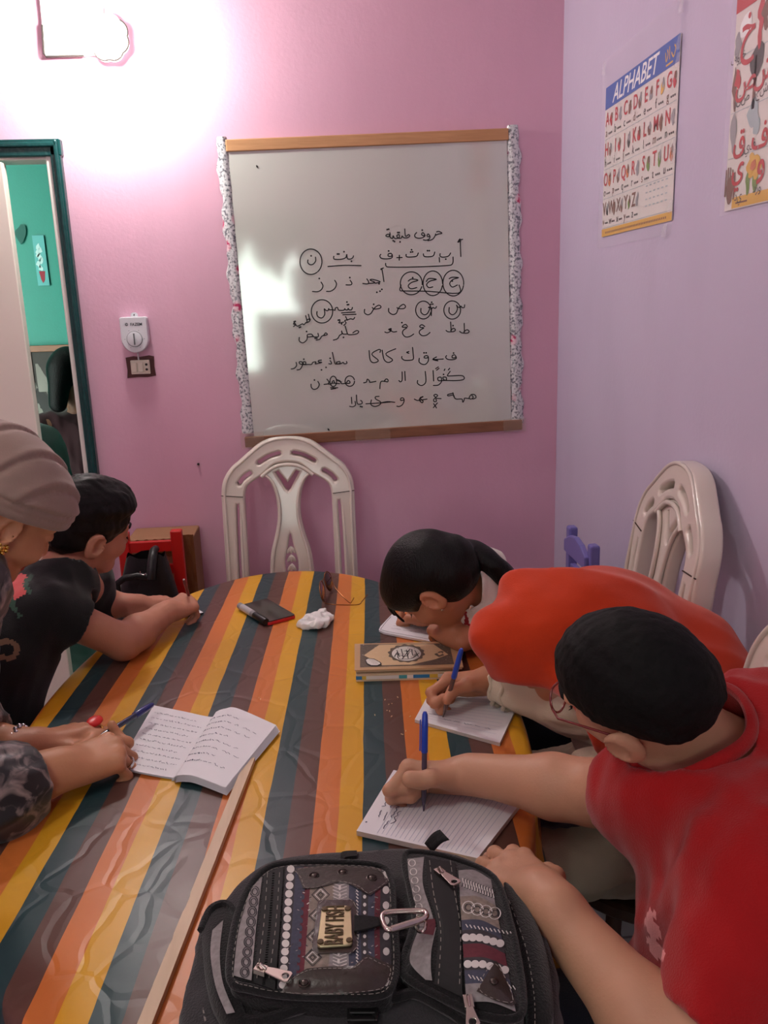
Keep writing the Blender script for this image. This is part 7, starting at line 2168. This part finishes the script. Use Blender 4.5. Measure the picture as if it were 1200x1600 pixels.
# ================================================================== THROUGH THE DOORWAY
M_drs = cloth_m('dark maroon dress', (52, 24, 30)); M_skF = skin_mat('hall skin', (150, 104, 84))
def hall_person():
    Yh = 4.0
    hp = PY(110, 578, Yh); HC = np.array([hp[0], Yh, hp[2]-.02]); root = person('person in a dark maroon dress standing in the teal hallway', (HC[0]+.02, Yh, 0))
    H = Head(HC, (.35, .93, -.1), (-.93, .35, 0), .95); NB = HC+np.array([.02, 0, -.17])
    S = Shape(); H.skin(S, NB, .045); sh = NB[2]-.05
    L_, R_ = NB+np.array([-.14, -.06, -.05]), NB+np.array([.14, .06, -.05])
    arm(S, L_, L_+np.array([-.04, -.02, -.24]), L_+np.array([-.02, .06, -.45]), (.04, .034, .024)); arm(S, R_, R_+np.array([.05, 0, -.24]), R_+np.array([.02, .05, -.45]), (.04, .034, .024)); S.rc(L_, R_, .045, .045, .03)
    h = Hand(L_+np.array([-.02, .06, -.45]), (0, .2, -1), (-1, 0, 0), -1, .85); h.palm(S)
    for i in range(4): h.put(S, h.finger(i, (20, 30, 20)), h.RAD[i])
    h.thumb(S)
    for s_ in (-1, 1): S.rc(np.array([HC[0]+.02+s_*.07, Yh, .3]), np.array([HC[0]+.02+s_*.07, Yh, .07]), .045, .035, .02)
    soft('body', S, .006, M_skF, root)
    G = Shape(); H.cap(G, .016, (.02, -.07)); G.rc(H.P(0, -.08, .02), H.P(0, -.11, -.14), .055, .04, .03); soft('hair', G, .006, M_hairC, root)
    T = Shape(); c_ = np.array([HC[0]+.02, Yh, NB[2]-.18]); T.el(c_, (.15, .10, .17), None, .05); T.rc(L_, R_, .055, .055, .04); T.rc(c_, c_-np.array([0, 0, .25]), .12, .13, .06); T.rc(c_-np.array([0, 0, .25]), np.array([c_[0], Yh, .32]), .13, .20, .06)
    T.rc(L_, L_+np.array([-.015, -.04, -.14]), .055, .052, .03); T.rc(R_, R_+np.array([.03, 0, -.14]), .055, .052, .03); T.sub(PL((0, 0, .30), (0, 0, 1)), .004)
    soft('dress', T, .008, M_drs, root, folds(.008, 50, 91, (0, 0, 1), .2), .012)
    for s_ in (-1, 1): mb = MB(); mb.ell((HC[0]+.02+s_*.07, Yh+.03, .04), (.045, .11, .04)); mb.build('shoe', M_shoe, root, smooth=60)
hall_person()
YW = 4.99
a, b, c = PY(50, 545, YW), PY(130, 537, YW), PY(60, 650, YW)
pb = thing('framed_board', 'wood-framed dark notice board with papers on the teal wall', 'notice board', ((a[0]+b[0])/2, YW, c[2]))
x0, x1, zt_, zb_ = a[0]-.02, b[0]+.45, a[2], c[2]-.1
mb = MB(); mb.box(((x0+x1)/2, YW-.012, (zt_+zb_)/2), (x1-x0, .02, zt_-zb_)); mb.build('panel', mat('dark felt', (64, 60, 58), .8, var=.3), pb)
for (p_, s_) in ((((x0+x1)/2, YW-.02, zt_), (x1-x0+.04, .03, .035)), (((x0+x1)/2, YW-.02, zb_), (x1-x0+.04, .03, .035)), ((x0, YW-.02, (zt_+zb_)/2), (.035, .03, zt_-zb_)), ((x1, YW-.02, (zt_+zb_)/2), (.035, .03, zt_-zb_))):
    mb = MB(); mb.box(p_, s_); mb.build('frame_rail', M_wood2, pb, bevel=.003)
g = np.random.default_rng(2)
for k, (px, py, w_, h_) in enumerate(((72, 590, .10, .16), (80, 625, .16, .14), (66, 625, .07, .2), (96, 620, .14, .12))):
    q = PY(px, py, YW-.024); mb = MB(); mb.grid(lambda u, v: q+np.array([(u-.5)*w_, -.006*math.sin(u*4+v*3), (v-.5)*h_]), 6, 6); mb.build('pinned_paper', [mat('grey paper', (130, 126, 120), .8), mat('dark photo print', (40, 38, 38), .6)][k % 2], pb, smooth=60)
q = PY(63, 408, YW); wp = thing('wall_picture', 'small picture of a white rose in a red pot on the teal wall', 'picture', q)
a, b = PY(50, 368, YW), PY(78, 446, YW); Bh = np.stack([FX, FZ, NF], 1)
mb = MB(); mb.box(((a[0]+b[0])/2, YW-.002, (a[2]+b[2])/2), (b[0]-a[0], .004, a[2]-b[2])); mb.build('sheet', mat('pale teal print', (84, 160, 158), .6), wp)
mb = MB(); c = np.array([(a[0]+b[0])/2, YW-.0045, (a[2]+b[2])/2]); w_, h_ = (b[0]-a[0])/2, (a[2]-b[2])/2
for k in range(7): mb.prism(blob(12, w_*.34, h_*.13, k, w_*(-.15+.3*math.sin(k*2.1)), h_*(.55-.14*k), .3), (c, Bh), .001, 0)
mb.prism([(-w_*.55, -h_*.42), (w_*.5, -h_*.42), (w_*.3, -h_*.78), (-w_*.05, -h_*.9), (-w_*.3, -h_*.76)], (c, Bh), .001, 1)
mb.build('print', [mat('pale rose print', (176, 206, 204), .6), mat('dark red print 2', (140, 24, 44), .6)], wp)
mb = MB(); q = PY(33, 366, YW); mb.prism(blob(14, .03, .045, 4, 0, 0, .35), (q, Bh), .004); tag(mb.build('wall_patch', mat('dark green patch', (10, 84, 74), .6)), 'small dark green patch high on the teal hallway wall', 'wall mark')
S = Shape(); q = PY(66, 700, 3.45); S.el(q, (.085, .08, .10)); S.el(q-np.array([0, 0, .2]), (.11, .10, .2), None, .08)
S.rc(q-np.array([0, 0, .25]), np.array([q[0], q[1], .12]), .11, .12, .08); S.sub(PL((0, 0, .005), (0, 0, 1)), .002)
tag(soft('covered_bundle', S, .010, cloth_m('grey teal cloth', (96, 116, 112)), None, folds(.006, 50, 95), .012), 'rounded grey cloth bundle standing just beyond the doorway', 'bundle')
